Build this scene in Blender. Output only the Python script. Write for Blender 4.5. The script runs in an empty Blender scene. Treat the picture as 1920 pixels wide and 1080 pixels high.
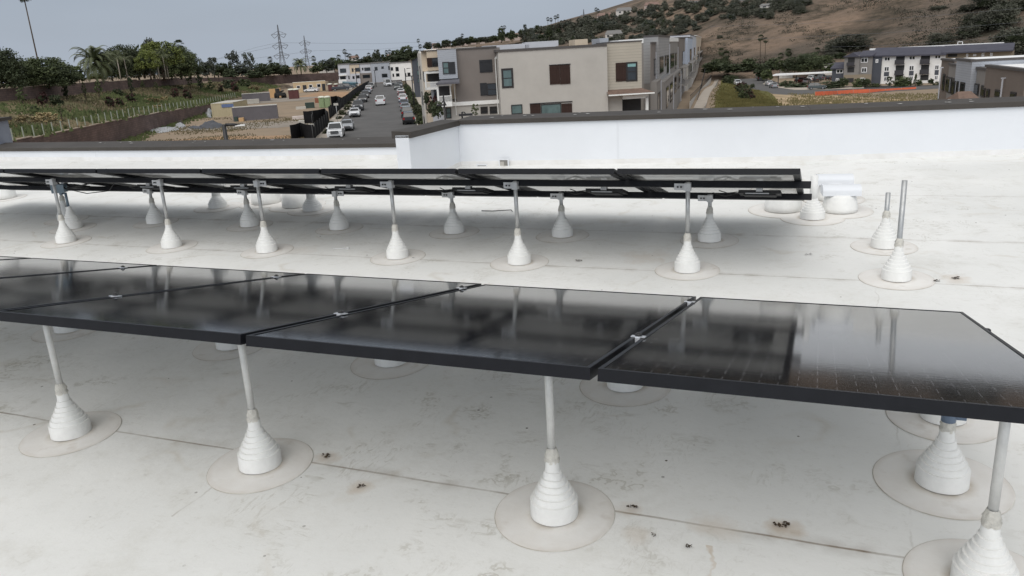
import bpy, bmesh, math, random
from mathutils import Vector, Matrix
R_ = random.Random(7)
PI = math.pi
sc = bpy.context.scene
COL = sc.collection
CAMZ = 9.4            # eye height above the street, metres
F = 1473.84           # focal length in photo pixels (1920 wide)
# ---------------------------------------------------------------- camera frame (solved from the photo)
CR = Vector((0.9311239, 0.36053888, -0.05495453))
CU = Vector((-0.05438634, 0.28626654, 0.95660525))
CF = Vector((-0.36062503, 0.88772923, -0.286158))
EYE = Vector((0, 0, CAMZ))
def ray(px, py): return CF * F + CR * (px - 960) + CU * (540 - py)
def at(px, py, D):
    q = ray(px, py); return EYE + q * (D / math.hypot(q.x, q.y))
def hz(px): return 540 + ray(px, 540).z / CU.z
AZ = math.radians(-29.63)
E2 = Vector((math.sin(AZ), math.cos(AZ), 0)); E1 = Vector((math.cos(AZ), -math.sin(AZ), 0))
def sstep(x, a, b):
    k = min(1, max(0, (x - a) / (b - a))); return k * k * (3 - 2 * k)
def gz(x, y):
    s = x * E2.x + y * E2.y; t = x * E1.x + y * E1.y
    return .007 * (min(s, 300) - 105) - 5.5 * sstep(t, 50, 115)
def gp(px, py, lift=0):
    q = ray(px, py); q = q / math.hypot(q.x, q.y); D = 20
    while D < 900:
        if CAMZ + q.z * D < gz(q.x * D, q.y * D) + lift: break
        D += .2
    return Vector((q.x * D, q.y * D, gz(q.x * D, q.y * D)))
def ST(s, t, dz=0):
    p = E2 * s + E1 * t; return Vector((p.x, p.y, gz(p.x, p.y) + dz))
def st_of(p): return p.x * E2.x + p.y * E2.y, p.x * E1.x + p.y * E1.y
def roof_z(y): return CAMZ - 1.5574 + .0415 * y
def roof_at(px, py):
    q = ray(px, py); k = -1.5574 / (q.z - .0415 * q.y); p = q * k
    return Vector((p.x, p.y, roof_z(p.y)))
# ---------------------------------------------------------------- materials
def lin(c):
    c /= 255.0
    return c / 12.92 if c <= .04045 else ((c + .055) / 1.055) ** 2.4
GAIN, DESAT = 1.0, 0.0
def rgb(r, g, b, k=1.0):
    c = [lin(r), lin(g), lin(b)]; m = sum(c) / 3
    return tuple(min(.84, (v + (m - v) * DESAT) * k * GAIN) for v in c) + (1,)
MATS = {}
def nodes_of(m): return m.node_tree.nodes, m.node_tree.links
def mat(name, col, rough=.7, var=.18, scale=3.0, bump=0.0, spec=.5, metal=0.0, col2=None, detail=5, rand=0.0, stretch=None, bscale=None):
    """principled surface whose colour wanders with noise"""
    if name in MATS: return MATS[name]
    m = bpy.data.materials.new(name); m.use_nodes = True; N, L = nodes_of(m)
    b = N['Principled BSDF']; b.inputs['Roughness'].default_value = rough; b.inputs['Metallic'].default_value = metal
    b.inputs['Specular IOR Level'].default_value = spec
    tc = N.new('ShaderNodeTexCoord'); src = tc.outputs['Object']
    if stretch:
        mp = N.new('ShaderNodeMapping'); mp.inputs['Scale'].default_value = stretch; L.new(src, mp.inputs['Vector']); src = mp.outputs['Vector']
    nz = N.new('ShaderNodeTexNoise'); nz.inputs['Scale'].default_value = scale; nz.inputs['Detail'].default_value = detail; nz.inputs['Roughness'].default_value = .65
    L.new(src, nz.inputs['Vector'])
    rp = N.new('ShaderNodeValToRGB'); rp.color_ramp.elements[0].position = .3; rp.color_ramp.elements[1].position = .7
    c1 = col; c2 = col2 or tuple(min(1, v * (1 + var)) for v in col[:3]) + (1,)
    if not col2: c1 = tuple(v * (1 - var) for v in col[:3]) + (1,)
    rp.color_ramp.elements[0].color = c1; rp.color_ramp.elements[1].color = c2
    L.new(nz.outputs['Fac'], rp.inputs['Fac'])
    out = rp.outputs['Color']
    if rand:
        oi = N.new('ShaderNodeObjectInfo'); hs = N.new('ShaderNodeHueSaturation')
        mr = N.new('ShaderNodeMapRange'); mr.inputs['To Min'].default_value = 1 - rand; mr.inputs['To Max'].default_value = 1 + rand
        L.new(oi.outputs['Random'], mr.inputs['Value']); L.new(mr.outputs['Result'], hs.inputs['Value']); L.new(out, hs.inputs['Color']); out = hs.outputs['Color']
    L.new(out, b.inputs['Base Color'])
    if bump:
        n2 = N.new('ShaderNodeTexNoise'); n2.inputs['Scale'].default_value = bscale or scale * 6; n2.inputs['Detail'].default_value = 4
        L.new(src, n2.inputs['Vector'])
        bp = N.new('ShaderNodeBump'); bp.inputs['Strength'].default_value = bump; bp.inputs['Distance'].default_value = .02
        L.new(n2.outputs['Fac'], bp.inputs['Height']); L.new(bp.outputs['Normal'], b.inputs['Normal'])
    MATS[name] = m; return m
def math_node(N, L, op, a, b=None, c=None):
    n = N.new('ShaderNodeMath'); n.operation = op
    for i, v in enumerate((a, b, c)):
        if v is None: continue
        if isinstance(v, (int, float)): n.inputs[i].default_value = v
        else: L.new(v, n.inputs[i])
    return n.outputs[0]
# ---------------------------------------------------------------- mesh builder
class MB:
    def __init__(s): s.v = []; s.f = []; s.m = []; s.sm = []
    def add(s, vs, fs, mi=0, smooth=False):
        o = len(s.v); s.v += [tuple(v) for v in vs]
        for f in fs: s.f.append(tuple(i + o for i in f)); s.m.append(mi); s.sm.append(smooth)
    def box(s, c, h, mi=0, ax=None):
        """box with centre c, half sizes h, optional axes (3 vectors)"""
        c = Vector(c); ax = ax or (Vector((1, 0, 0)), Vector((0, 1, 0)), Vector((0, 0, 1)))
        vs = [c + ax[0] * h[0] * i + ax[1] * h[1] * j + ax[2] * h[2] * k for i in (-1, 1) for j in (-1, 1) for k in (-1, 1)]
        s.add(vs, [(0, 1, 3, 2), (4, 6, 7, 5), (0, 4, 5, 1), (2, 3, 7, 6), (0, 2, 6, 4), (1, 5, 7, 3)], mi)
    def bx(s, x0, x1, y0, y1, z0, z1, mi=0): s.box(((x0 + x1) / 2, (y0 + y1) / 2, (z0 + z1) / 2), (abs(x1 - x0) / 2, abs(y1 - y0) / 2, abs(z1 - z0) / 2), mi)
    def hexa(s, p, mi=0):
        """8 points: bottom 4 then top 4 (ccw)"""
        s.add(p, [(3, 2, 1, 0), (4, 5, 6, 7), (0, 1, 5, 4), (1, 2, 6, 5), (2, 3, 7, 6), (3, 0, 4, 7)], mi)
    def lathe(s, prof, n=24, c=(0, 0, 0), mi=0, smooth=True, cap=True, wob=0, rnd=None):
        vs = []; fs = []; c = Vector(c)
        for (r, z) in prof:
            for k in range(n):
                a = 2 * PI * k / n; q = r * (1 + (rnd.uniform(-wob, wob) if wob else 0))
                vs.append(c + Vector((q * math.cos(a), q * math.sin(a), z)))
        for i in range(len(prof) - 1):
            for k in range(n): fs.append((i * n + k, i * n + (k + 1) % n, (i + 1) * n + (k + 1) % n, (i + 1) * n + k))
        if cap:
            fs.append(tuple(range(n - 1, -1, -1))); o = (len(prof) - 1) * n; fs.append(tuple(range(o, o + n)))
        s.add(vs, fs, mi, smooth)
    def tube(s, pts, r, n=8, mi=0, r2=None, smooth=True):
        pts = [Vector(p) for p in pts]; vs = []; fs = []; m = len(pts)
        for i, p in enumerate(pts):
            d = (pts[min(i + 1, m - 1)] - pts[max(i - 1, 0)]).normalized()
            a = d.cross(Vector((0, 0, 1)) if abs(d.z) < .9 else Vector((1, 0, 0))).normalized(); b = d.cross(a)
            rr = r if r2 is None else r + (r2 - r) * i / (m - 1)
            for k in range(n):
                t = 2 * PI * k / n; vs.append(p + (a * math.cos(t) + b * math.sin(t)) * rr)
        for i in range(m - 1):
            for k in range(n): fs.append((i * n + k, (i + 1) * n + k, (i + 1) * n + (k + 1) % n, i * n + (k + 1) % n))
        fs.append(tuple(range(n))); fs.append(tuple(range((m - 1) * n + n - 1, (m - 1) * n - 1, -1)))
        s.add(vs, fs, mi, smooth)
    def quad(s, a, b, c, d, mi=0): s.add([a, b, c, d], [(0, 1, 2, 3)], mi)
    def mesh(s, name, mats):
        me = bpy.data.meshes.new(name); me.from_pydata(s.v, [], s.f)
        for m in (mats if isinstance(mats, (list, tuple)) else [mats]): me.materials.append(m)
        me.polygons.foreach_set('material_index', s.m); me.polygons.foreach_set('use_smooth', s.sm); me.update(); return me
    def build(s, name, mats, parent=None, loc=None, bevel=0, label=None):
        o = bpy.data.objects.new(name, s.mesh(name, mats)); COL.objects.link(o)
        if parent: o.parent = parent
        if loc is not None: o.location = loc
        if label: o['label'] = label
        if bevel:
            b = o.modifiers.new('edge', 'BEVEL'); b.width = bevel; b.segments = 2; b.limit_method = 'ANGLE'; b.angle_limit = .6
        return o
def tag(o, label=None, cat=None, group=None, kind=None):
    if label: o['label'] = label
    if cat: o['category'] = cat
    if group: o['group'] = group
    if kind: o['kind'] = kind
    return o
def empty(name, loc, label=None, cat=None, group=None, rot=(0, 0, 0)):
    o = bpy.data.objects.new(name, None); COL.objects.link(o); o.location = loc; o.rotation_euler = rot; o.empty_display_size = .1
    return tag(o, label, cat, group)
def inst(name, me, parent=None, loc=(0, 0, 0), rot=(0, 0, 0), scale=(1, 1, 1)):
    o = bpy.data.objects.new(name, me); COL.objects.link(o); o.parent = parent; o.location = loc; o.rotation_euler = rot; o.scale = scale; return o
ORD = ['first', 'second', 'third', 'fourth', 'fifth', 'sixth', 'seventh', 'eighth', 'ninth', 'tenth', 'eleventh', 'twelfth']
# ================================================================ ROOF AND SOLAR ARRAYS
LAPX = roof_at(350, 950).x; RUNX = roof_at(1334, 1030).x
STAINS = [(roof_at(a, b).x, roof_at(a, b).y, r, k) for a, b, r, k in [(1468, 990, .06, .75), (612, 860, .05, .6), (1340, 988, .09, .35), (676, 914, .045, .5), (1195, 1000, .05, .3), (1186, 955, .05, .4), (1792, 523, .09, .5), (560, 470, .16, .2), (330, 465, .16, .25), (1215, 480, .2, .3)]]
def roof_material():
    m = bpy.data.materials.new('roof_membrane'); m.use_nodes = True; N, L = nodes_of(m); b = N['Principled BSDF']
    b.inputs['Roughness'].default_value = .62; b.inputs['Specular IOR Level'].default_value = .3
    tc = N.new('ShaderNodeTexCoord'); P = tc.outputs['Object']
    def noise(scale, detail=5, stretch=None, rough=.6, dist=0, rotz=0):
        src = P
        if stretch or rotz:
            mp = N.new('ShaderNodeMapping'); mp.inputs['Scale'].default_value = stretch or (1, 1, 1); mp.inputs['Rotation'].default_value = (0, 0, rotz); L.new(P, mp.inputs['Vector']); src = mp.outputs['Vector']
        n = N.new('ShaderNodeTexNoise'); n.inputs['Scale'].default_value = scale; n.inputs['Detail'].default_value = detail; n.inputs['Roughness'].default_value = rough; n.inputs['Distortion'].default_value = dist
        L.new(src, n.inputs['Vector']); return n.outputs['Fac']
    def ramp(v, a, c, lo=0., hi=1.):
        r = N.new('ShaderNodeMapRange'); r.inputs['From Min'].default_value = a; r.inputs['From Max'].default_value = c; r.inputs['To Min'].default_value = lo; r.inputs['To Max'].default_value = hi
        L.new(v, r.inputs['Value']); return r.outputs['Result']
    def mix(fac, a, c):
        x = N.new('ShaderNodeMix'); x.data_type = 'RGBA'
        L.new(fac, x.inputs['Factor'])
        for i, v in ((6, a), (7, c)):
            if isinstance(v, tuple): x.inputs[i].default_value = v
            else: L.new(v, x.inputs[i])
        return x.outputs[2]
    col = mix(ramp(noise(.9, 4), .35, .65), (.735, .738, .716, 1), (.812, .812, .788, 1))
    # broad grime
    col = mix(ramp(noise(2.6, 9, rough=.8), .50, .76, 0, .5), col, (.56, .545, .49, 1))
    # scuffs: stretched streaks that only show inside patches
    for st, rz, sc_ in (((1, 3.2, 1), .5, 9), ((3.0, 1, 1), .25, 11)):
        patch = ramp(noise(3.1 + rz * 3, 2), .54, .64); streak = ramp(noise(sc_, 6, st, .7, 1.6, rz), .52, .62)
        col = mix(math_node(N, L, 'MULTIPLY', math_node(N, L, 'MULTIPLY', math_node(N, L, 'MULTIPLY', patch, ramp(noise(.5, 2), .38, .62, .2, 1.2)), streak), .38), col, (.42, .40, .34, 1))
    area = ramp(noise(.55, 3), .40, .60, .25, 1.3)
    pond = math_node(N, L, 'ABSOLUTE', math_node(N, L, 'SUBTRACT', noise(.75, 4, rough=.45), .5))
    col = mix(math_node(N, L, 'MULTIPLY', ramp(pond, .0, .012, .3, 0), ramp(noise(3.5, 4), .45, .6)), col, (.50, .44, .34, 1))
    # swirling shoe-print like rubs
    wv = N.new('ShaderNodeTexWave'); wv.wave_type = 'RINGS'; wv.inputs['Scale'].default_value = 9; wv.inputs['Distortion'].default_value = 14; wv.inputs['Detail'].default_value = 3; wv.inputs['Detail Scale'].default_value = 2.2
    L.new(P, wv.inputs['Vector'])
    patch = ramp(noise(5.2, 3), .585, .68)
    col = mix(math_node(N, L, 'MULTIPLY', math_node(N, L, 'MULTIPLY', patch, ramp(wv.outputs['Fac'], .55, .9)), math_node(N, L, 'MULTIPLY', area, .36)), col, (.42, .40, .34, 1))
    col = mix(ramp(noise(26, 6, rough=.85), .56, .74, 0, .35), col, (.45, .43, .37, 1))
    # specks
    vo = N.new('ShaderNodeTexVoronoi'); vo.inputs['Scale'].default_value = 9; L.new(P, vo.inputs['Vector'])
    spk = math_node(N, L, 'LESS_THAN', vo.outputs['Distance'], .055)
    col = mix(math_node(N, L, 'MULTIPLY', spk, ramp(noise(3.3, 2), .5, .62)), col, (.12, .10, .08, 1))
    # tan dirt that gathers against the weld seams of the sheets
    sx = N.new('ShaderNodeSeparateXYZ'); L.new(P, sx.inputs[0])
    wob = ramp(noise(2.0, 3), .3, .7, -.004, .004)
    yy = math_node(N, L, 'ADD', sx.outputs['Y'], wob)
    hmask = None
    for ys, wd, amt in ((2.215, .006, .75), (4.745, .006, .5), (5.64, .005, .45), (6.95, .006, .4), (0.35, .006, .6)):
        d = math_node(N, L, 'ABSOLUTE', math_node(N, L, 'SUBTRACT', yy, ys))
        line = ramp(d, wd * .5, wd, 1, 0)
        grime = math_node(N, L, 'MULTIPLY', ramp(d, 0, .05, 1, 0), ramp(noise(7, 5), .45, .7))
        tot = math_node(N, L, 'MINIMUM', math_node(N, L, 'ADD', math_node(N, L, 'MULTIPLY', line, math_node(N, L, 'MULTIPLY', ramp(noise(3.7, 5), .3, .62, .25, 1), amt)), math_node(N, L, 'MULTIPLY', grime, .4)), 1)
        col = mix(tot, col, (.24, .19, .14, 1))
    # end laps and a rusty run-off line: short lines across the sheets
    wx = math_node(N, L, 'ADD', sx.outputs['X'], ramp(noise(5.0, 4), .3, .7, -.012, .012)); wx2 = math_node(N, L, 'ADD', sx.outputs['X'], ramp(noise(4.0, 4), .3, .7, -.05, .05))
    for xs_, ya, yb, src, wd, amt, cc in ((LAPX, 1.78, 2.2, wx, .005, .45, (.30, .27, .22, 1)), (LAPX + 2.35, 2.22, 4.74, wx, .004, .3, (.32, .29, .24, 1)), (LAPX - 2.1, 4.75, 6.9, wx, .005, .3, (.32, .29, .24, 1)), (RUNX, -5, 2.12, wx2, .006, .5, (.50, .38, .25, 1))):
        d = math_node(N, L, 'ABSOLUTE', math_node(N, L, 'SUBTRACT', src, xs_)); k = math_node(N, L, 'MULTIPLY', math_node(N, L, 'GREATER_THAN', sx.outputs['Y'], ya), math_node(N, L, 'LESS_THAN', sx.outputs['Y'], yb))
        col = mix(math_node(N, L, 'MULTIPLY', math_node(N, L, 'MULTIPLY', ramp(d, wd * .4, wd * 1.2, 1, 0), k), math_node(N, L, 'MULTIPLY', ramp(noise(6, 4), .35, .6), amt)), col, cc)
    # tan stains where leaves have rotted and water has stood
    for (qx, qy, qr, qa) in STAINS:
        vd = N.new('ShaderNodeVectorMath'); vd.operation = 'DISTANCE'; L.new(P, vd.inputs[0]); vd.inputs[1].default_value = (qx, qy, roof_z(qy))
        d = math_node(N, L, 'ADD', vd.outputs['Value'], ramp(noise(9, 5), .3, .7, -qr * .5, qr * .5))
        col = mix(ramp(d, qr * .2, qr, qa * .8, 0), col, (.52, .40, .28, 1))
    L.new(col, b.inputs['Base Color'])
    bp = N.new('ShaderNodeBump'); bp.inputs['Strength'].default_value = .12; bp.inputs['Distance'].default_value = .01
    b2 = N.new('ShaderNodeBump'); b2.inputs['Strength'].default_value = .35; b2.inputs['Distance'].default_value = .02; L.new(noise(2.4, 3), b2.inputs['Height']); L.new(b2.outputs['Normal'], bp.inputs['Normal'])
    L.new(noise(38, 4), bp.inputs['Height']); L.new(bp.outputs['Normal'], b.inputs['Normal'])
    return m
ROOF = roof_material()
WHITE = mat('white_wall_membrane', rgb(236, 239, 243, .90), .55, .035, 1.1, .12, .3)
BOOT = mat('white_rubber_boot', rgb(240, 240, 237, .95), .5, .07, 9, .14, .3, bscale=45)
FLANGE = mat('flange_sheet', (.715, .69, .65, 1), .62, 0, 6, .04, .3, col2=(.80, .79, .765, 1), detail=8)
def grime_rings(m):
    N, L = nodes_of(m); b = N['Principled BSDF']; old = b.inputs['Base Color'].links[0].from_socket
    tc = N.new('ShaderNodeTexCoord'); vl = N.new('ShaderNodeVectorMath'); vl.operation = 'LENGTH'; L.new(tc.outputs['Object'], vl.inputs[0])
    nz = N.new('ShaderNodeTexNoise'); nz.inputs['Scale'].default_value = 11; nz.inputs['Detail'].default_value = 6
    oi = N.new('ShaderNodeObjectInfo'); va = N.new('ShaderNodeVectorMath'); va.operation = 'ADD'; L.new(tc.outputs['Object'], va.inputs[0]); L.new(oi.outputs['Location'], va.inputs[1]); L.new(va.outputs[0], nz.inputs['Vector'])
    def rm(v, a, c, lo, hi):
        r = N.new('ShaderNodeMapRange'); r.inputs['From Min'].default_value = a; r.inputs['From Max'].default_value = c; r.inputs['To Min'].default_value = lo; r.inputs['To Max'].default_value = hi; L.new(v, r.inputs['Value']); return r.outputs['Result']
    inner = rm(vl.outputs['Value'], .082, .108, .7, 0); outer = rm(vl.outputs['Value'], .175, .2, 0, .4)
    k = math_node(N, L, 'MULTIPLY', math_node(N, L, 'MAXIMUM', inner, outer), rm(nz.outputs['Fac'], .35, .65, .1, 1))
    k = math_node(N, L, 'MAXIMUM', k, rm(nz.outputs['Fac'], .6, .74, 0, .35))
    mx = N.new('ShaderNodeMix'); mx.data_type = 'RGBA'; L.new(k, mx.inputs['Factor']); L.new(old, mx.inputs[6]); mx.inputs[7].default_value = (.43, .37, .29, 1); L.new(mx.outputs[2], b.inputs['Base Color'])
grime_rings(FLANGE)
FRING = mat('flange_edge_dirt', (.36, .32, .265, 1), .9, 0, 7, 0, .1, col2=(.72, .70, .66, 1), detail=6)
STEEL = mat('galvanised_pipe', (.45, .46, .46, 1), .42, .14, 30, .02, .5, .55)
STEELW = mat('weathered_white_pipe', (.62, .62, .60, 1), .45, .10, 26, .02, .5, .15)
BRKT = mat('bracket_aluminium', (.55, .56, .57, 1), .4, .08, 40, 0, .5, .5)
BLACK = mat('black_anodised_frame', (.009, .0095, .012, 1), .42, .2, 18, 0, .22)
BLACKP = mat('black_plastic', (.016, .016, .017, 1), .5, .3, 30)
COPING = mat('coping_metal', rgb(72, 68, 64), .6, .16, 2.2, .03, .2, detail=8)
SEAL = mat('sealant', (.70, .68, .62, 1), .45, .12, 60, .5, .4)
BOLT = mat('bolt_black', (.02, .02, .02, 1), .4, .2, 50)
CLAMPW = mat('clamp_bright', (.75, .77, .80, 1), .3, .06, 60, 0, .5, .6)
LEAFD = mat('dead_leaf', (.075, .052, .034, 1), .9, .6, 40, .3, .2)
JBOX = mat('grey_blue_box', rgb(112, 128, 140), .5, .1, 20)
def glass_mat():
    m = bpy.data.materials.new('panel_glass'); m.use_nodes = True; N, L = nodes_of(m); b = N['Principled BSDF']
    tc = N.new('ShaderNodeTexCoord'); sx = N.new('ShaderNodeSeparateXYZ'); L.new(tc.outputs['Object'], sx.inputs[0])
    fx = math_node(N, L, 'FRACT', math_node(N, L, 'DIVIDE', sx.outputs['X'], .0412))
    lx = math_node(N, L, 'GREATER_THAN', math_node(N, L, 'ABSOLUTE', math_node(N, L, 'SUBTRACT', fx, .5)), .478)
    fy = math_node(N, L, 'FRACT', math_node(N, L, 'DIVIDE', sx.outputs['Y'], .0845))
    dash = math_node(N, L, 'LESS_THAN', fy, .55)
    cx = math_node(N, L, 'FRACT', math_node(N, L, 'DIVIDE', sx.outputs['X'], .1648)); cy = math_node(N, L, 'FRACT', math_node(N, L, 'DIVIDE', sx.outputs['Y'], .169))
    gx = math_node(N, L, 'LESS_THAN', cx, .014); gy = math_node(N, L, 'LESS_THAN', cy, .012)
    grid = math_node(N, L, 'MULTIPLY', math_node(N, L, 'MAXIMUM', gx, gy), .16)
    ln = math_node(N, L, 'MAXIMUM', math_node(N, L, 'MULTIPLY', lx, dash), grid)
    nz = N.new('ShaderNodeTexNoise'); nz.inputs['Scale'].default_value = 5; nz.inputs['Detail'].default_value = 6; L.new(tc.outputs['Object'], nz.inputs['Vector'])
    mx = N.new('ShaderNodeMix'); mx.data_type = 'RGBA'; mx.inputs[6].default_value = (.0045, .0045, .0065, 1); mx.inputs[7].default_value = (.10, .10, .108, 1); L.new(ln, mx.inputs['Factor']); L.new(mx.outputs[2], b.inputs['Base Color'])
    mr = N.new('ShaderNodeMapRange'); mr.inputs['To Min'].default_value = .06; mr.inputs['To Max'].default_value = .095; L.new(nz.outputs['Fac'], mr.inputs['Value']); L.new(mr.outputs['Result'], b.inputs['Roughness'])
    b.inputs['IOR'].default_value = 1.45; b.inputs['Specular IOR Level'].default_value = .5
    n2 = N.new('ShaderNodeTexNoise'); n2.inputs['Scale'].default_value = 55; n2.inputs['Detail'].default_value = 2
    mp = N.new('ShaderNodeMapping'); mp.inputs['Scale'].default_value = (.35, 1.6, 1); L.new(tc.outputs['Object'], mp.inputs['Vector']); L.new(mp.outputs['Vector'], n2.inputs['Vector'])
    bp = N.new('ShaderNodeBump'); bp.inputs['Strength'].default_value = .03; bp.inputs['Distance'].default_value = .0015; L.new(n2.outputs['Fac'], bp.inputs['Height'])
    # the rolled glass pattern leans the mirror a little towards the upper edge
    va = N.new('ShaderNodeVectorMath'); va.operation = 'ADD'; va.inputs[1].default_value = (0, -.013, 0); L.new(bp.outputs['Normal'], va.inputs[0]); vn = N.new('ShaderNodeVectorMath'); vn.operation = 'NORMALIZE'; L.new(va.outputs[0], vn.inputs[0]); L.new(vn.outputs[0], b.inputs['Normal'])
    return m
GLASS = glass_mat()
BACKS = mat('backsheet_painted_mirror', (.62, .62, .61, 1), .05, .03, 3, 0, .5)  # base colour kept pale to stand in for the mirrored white roof
BACKW = mat('backsheet_bounce', (.72, .72, .71, 1), .3, .03, 3, 0, .5)  # unseen underside of the near row, made pale to bounce light beneath
BACKS.node_tree.nodes['Principled BSDF'].inputs['IOR'].default_value = 3.5

# roof sheet (one sheet, a step under the flanges)
mb = MB(); nx, ny = 2, 2
xs = [-16, 9]; ys = [-5, 9.6]
mb.add([(x, y, roof_z(y)) for y in ys for x in xs], [(0, 1, 3, 2)])
roof = mb.build('flat_roof', ROOF); tag(roof, kind='structure')
# dimensions solved from the photo
Y1, Z1, T1, XR1 = 1.7036, CAMZ - .7389, .2010, .55
Y2, Z2, T2, XR2 = 4.516, CAMZ - .683, .2795, -.1161
PW1, PW2, PL, GAP, TH = 1.05, 1.0291, 1.7483, .0191, .0314
def pt(row, X, a, down=0):
    Y, z, t = (Y1, Z1, T1) if row == 1 else (Y2, Z2, T2)
    return Vector((X, Y + a * math.cos(t) - down * math.sin(t), z - a * math.sin(t) - down * math.cos(t)))
def panel_meshes(W, PL=PL):
    fr = MB(); w = .011; lip = .026
    # four bars with a lower inward lip; ends butt
    fr.bx(0, W, 0, w, -TH, 0); fr.bx(0, W, PL - w, PL, -TH, 0); fr.bx(0, w, w, PL - w, -TH, 0); fr.bx(W - w, W, w, PL - w, -TH, 0)
    fr.bx(w, W - w, w, w + lip, -TH, -TH + .002); fr.bx(w, W - w, PL - w - lip, PL - w, -TH, -TH + .002)
    fr.bx(w, w + lip, w + lip, PL - w - lip, -TH, -TH + .002); fr.bx(W - w - lip, W - w, w + lip, PL - w - lip, -TH, -TH + .002)
    gl = MB(); gl.bx(w, W - w, w, PL - w, -.0055, -.0018)
    bk = MB(); bk.bx(w, W - w, w, PL - w, -.0085, -.006)
    return fr.mesh('panel_frame', BLACK), gl.mesh('panel_glass', GLASS), bk.mesh('panel_backsheet', BACKS if PL < 1.7 else BACKW)
def lay_panel(row, i, label, group):
    W = (PW1 if row == 1 else PW2); xr = XR1 if row == 1 else XR2; jit = random.Random(row * 31 + i)
    p = pt(row, xr - (i + 1) * W + GAP, 0); p.z += jit.uniform(-.0015, .0015) if row == 1 else 0
    e = empty('solar_panel', p, label, 'solar panel', group, rot=(-(T1 if row == 1 else T2) + jit.uniform(-.001, .001), 0, 0))
    fr, gl, bk = PM[row]
    inst('frame', fr, e); inst('glass', gl, e); inst('backsheet', bk, e)
PM = {1: panel_meshes(PW1 - GAP), 2: panel_meshes(PW2 - GAP, 1.56)}
names1 = ['black solar panel at the right end of the near row', 'near row black panel, second from its right end', 'near row black panel, third from its right end', 'near row black panel, fourth from its right end, its front edge leaving the picture', 'near row black panel, fifth from its right end, only a corner showing', 'near row black panel, furthest left sliver of the row']
for i in range(6): lay_panel(1, i, names1[i], 'solar panels of the near row')
names2 = ['black solar panel at the free right end of the far row', 'far row black panel, second from its free end', 'far row black panel, third from its free end', 'far row black panel, fourth from its free end', 'far row black panel, fifth from its free end', 'far row black panel, sixth from its free end', 'far row black panel, seventh from its free end', 'far row black panel cut by the left edge of the picture']
for i in range(8): lay_panel(2, i, names2[i], 'solar panels of the far row')
# rails with mid clamps (beam across the panels)
RH = .0405
def rail(row, off, label, clamps):
    t = T1 if row == 1 else T2; W = PW1 if row == 1 else PW2; xr = XR1 if row == 1 else XR2
    x1 = xr + .055; x0 = xr - (6 if row == 1 else 8) * W - .3
    e = empty('mounting_rail', pt(row, x1, off, TH + .001), label, 'mounting rail', 'black rails under the panels', rot=(-t, 0, 0))
    mb = MB(); Lr = x1 - x0
    mb.bx(-Lr, 0, -.002, .034, -RH, 0); mb.build('beam', BLACK, e, bevel=.003)
    if clamps:
        cm = MB(); cm.bx(-.021, .021, -.013, .013, .0, .003); cm.bx(-.007, .007, -.016, .016, -TH, 0)
        cme = cm.mesh('clamp', CLAMPW); bm_ = MB(); bm_.lathe([(.011, .004), (.011, .009), (.006, .0095), (.006, .013)], 10); bme = bm_.mesh('bolt', BOLT)
        for i in range(1, 6):
            c = inst('clamp', cme, e, (xr - i * W + GAP / 2 - x1, .016, TH + .0015)); inst('bolt', bme, c)
    return e
RAILS = {}
RAILS[1, 'f'] = rail(1, .484, 'black rail with bright clamps under the front of the near panel row', True)
RAILS[1, 'r'] = rail(1, 1.48, 'black rail with bright clamps under the rear of the near panel row', True)
RAILS[2, 'f'] = rail(2, .3062, 'upper black rail on the tall front posts of the far row', False)
RAILS[2, 'r'] = rail(2, 1.0227, 'lower black rail on the short rear posts of the far row', False)
# ---- posts: pole in a stepped rubber boot on a round flange
fl = MB(); fl.lathe([(.2000, .0), (.1988, .0012), (.1972, .0016)], 48, cap=False, mi=1); fl.lathe([(.1972, .0016), (.192, .0022), (.06, .003)], 48, cap=False); FLM = fl.mesh('flange', [FLANGE, FRING])
def boot_prof(k=1.0):
    # short cylinder then steps then a concave cone up to a collar
    st = [(.080, .0788, .003, .060), (.0712, .0690, .0612, .080), (.0615, .0590, .0812, .099), (.0518, .0492, .1002, .117), (.0422, .0395, .1182, .136), (.0325, .0295, .1372, .159), (.0245, .0220, .1602, .198)]; o = []
    for a, b in zip(st, st[1:] + [None]):
        o.append([(a[0], a[2]), (a[1], a[3])])
        if b: o.append([(a[1], a[3]), (b[0], b[2])])
    return o
def boot_mesh(seed):
    rr_ = random.Random(seed); m = MB(); n = 40; ph = [rr_.uniform(0, 6.28) for _ in range(4)]; am = [rr_.uniform(.003, .009) for _ in range(4)]
    for si, seg in enumerate(boot_prof()):
        o = len(m.v); m.lathe(seg, n, cap=False); dx, dy = rr_.uniform(-.0012, .0012), rr_.uniform(-.0012, .0012)
        for i in range(o, len(m.v)):
            x, y, z = m.v[i]; a = math.atan2(y, x); q = math.hypot(x, y); w_ = 1 + am[0] * math.sin(2 * a + ph[0]) + am[1] * math.sin(3 * a + ph[1] + z * 40) + am[2] * .6 * math.sin(7 * a + ph[2] + z * 90)
            m.v[i] = (q * w_ * math.cos(a), q * w_ * math.sin(a), z + .0022 * math.sin(a * 2 + ph[3]) * (z > .06))
    return m.mesh('boot', BOOT)
BTMS = [boot_mesh(k) for k in range(5)]; BTM = BTMS[0]
cl = MB(); cl.lathe([(.0225, .190), (.0245, .199), (.0215, .207), (.0228, .216), (.0175, .232), (.0140, .240)], 24, cap=False, wob=.12, rnd=random.Random(5)); CLM = cl.mesh('sealant_collar', SEAL)
def bracket_mesh(side=-1):
    b = MB(); b.bx(side * .016, side * .082, -.004, .003, -.022, .018); b.bx(-.019, .019, -.021, .021, -.026, .022); return b.mesh('bracket', BRKT)
BRM = {s: bracket_mesh(s) for s in (-1, 1)}
bo = MB()
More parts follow.
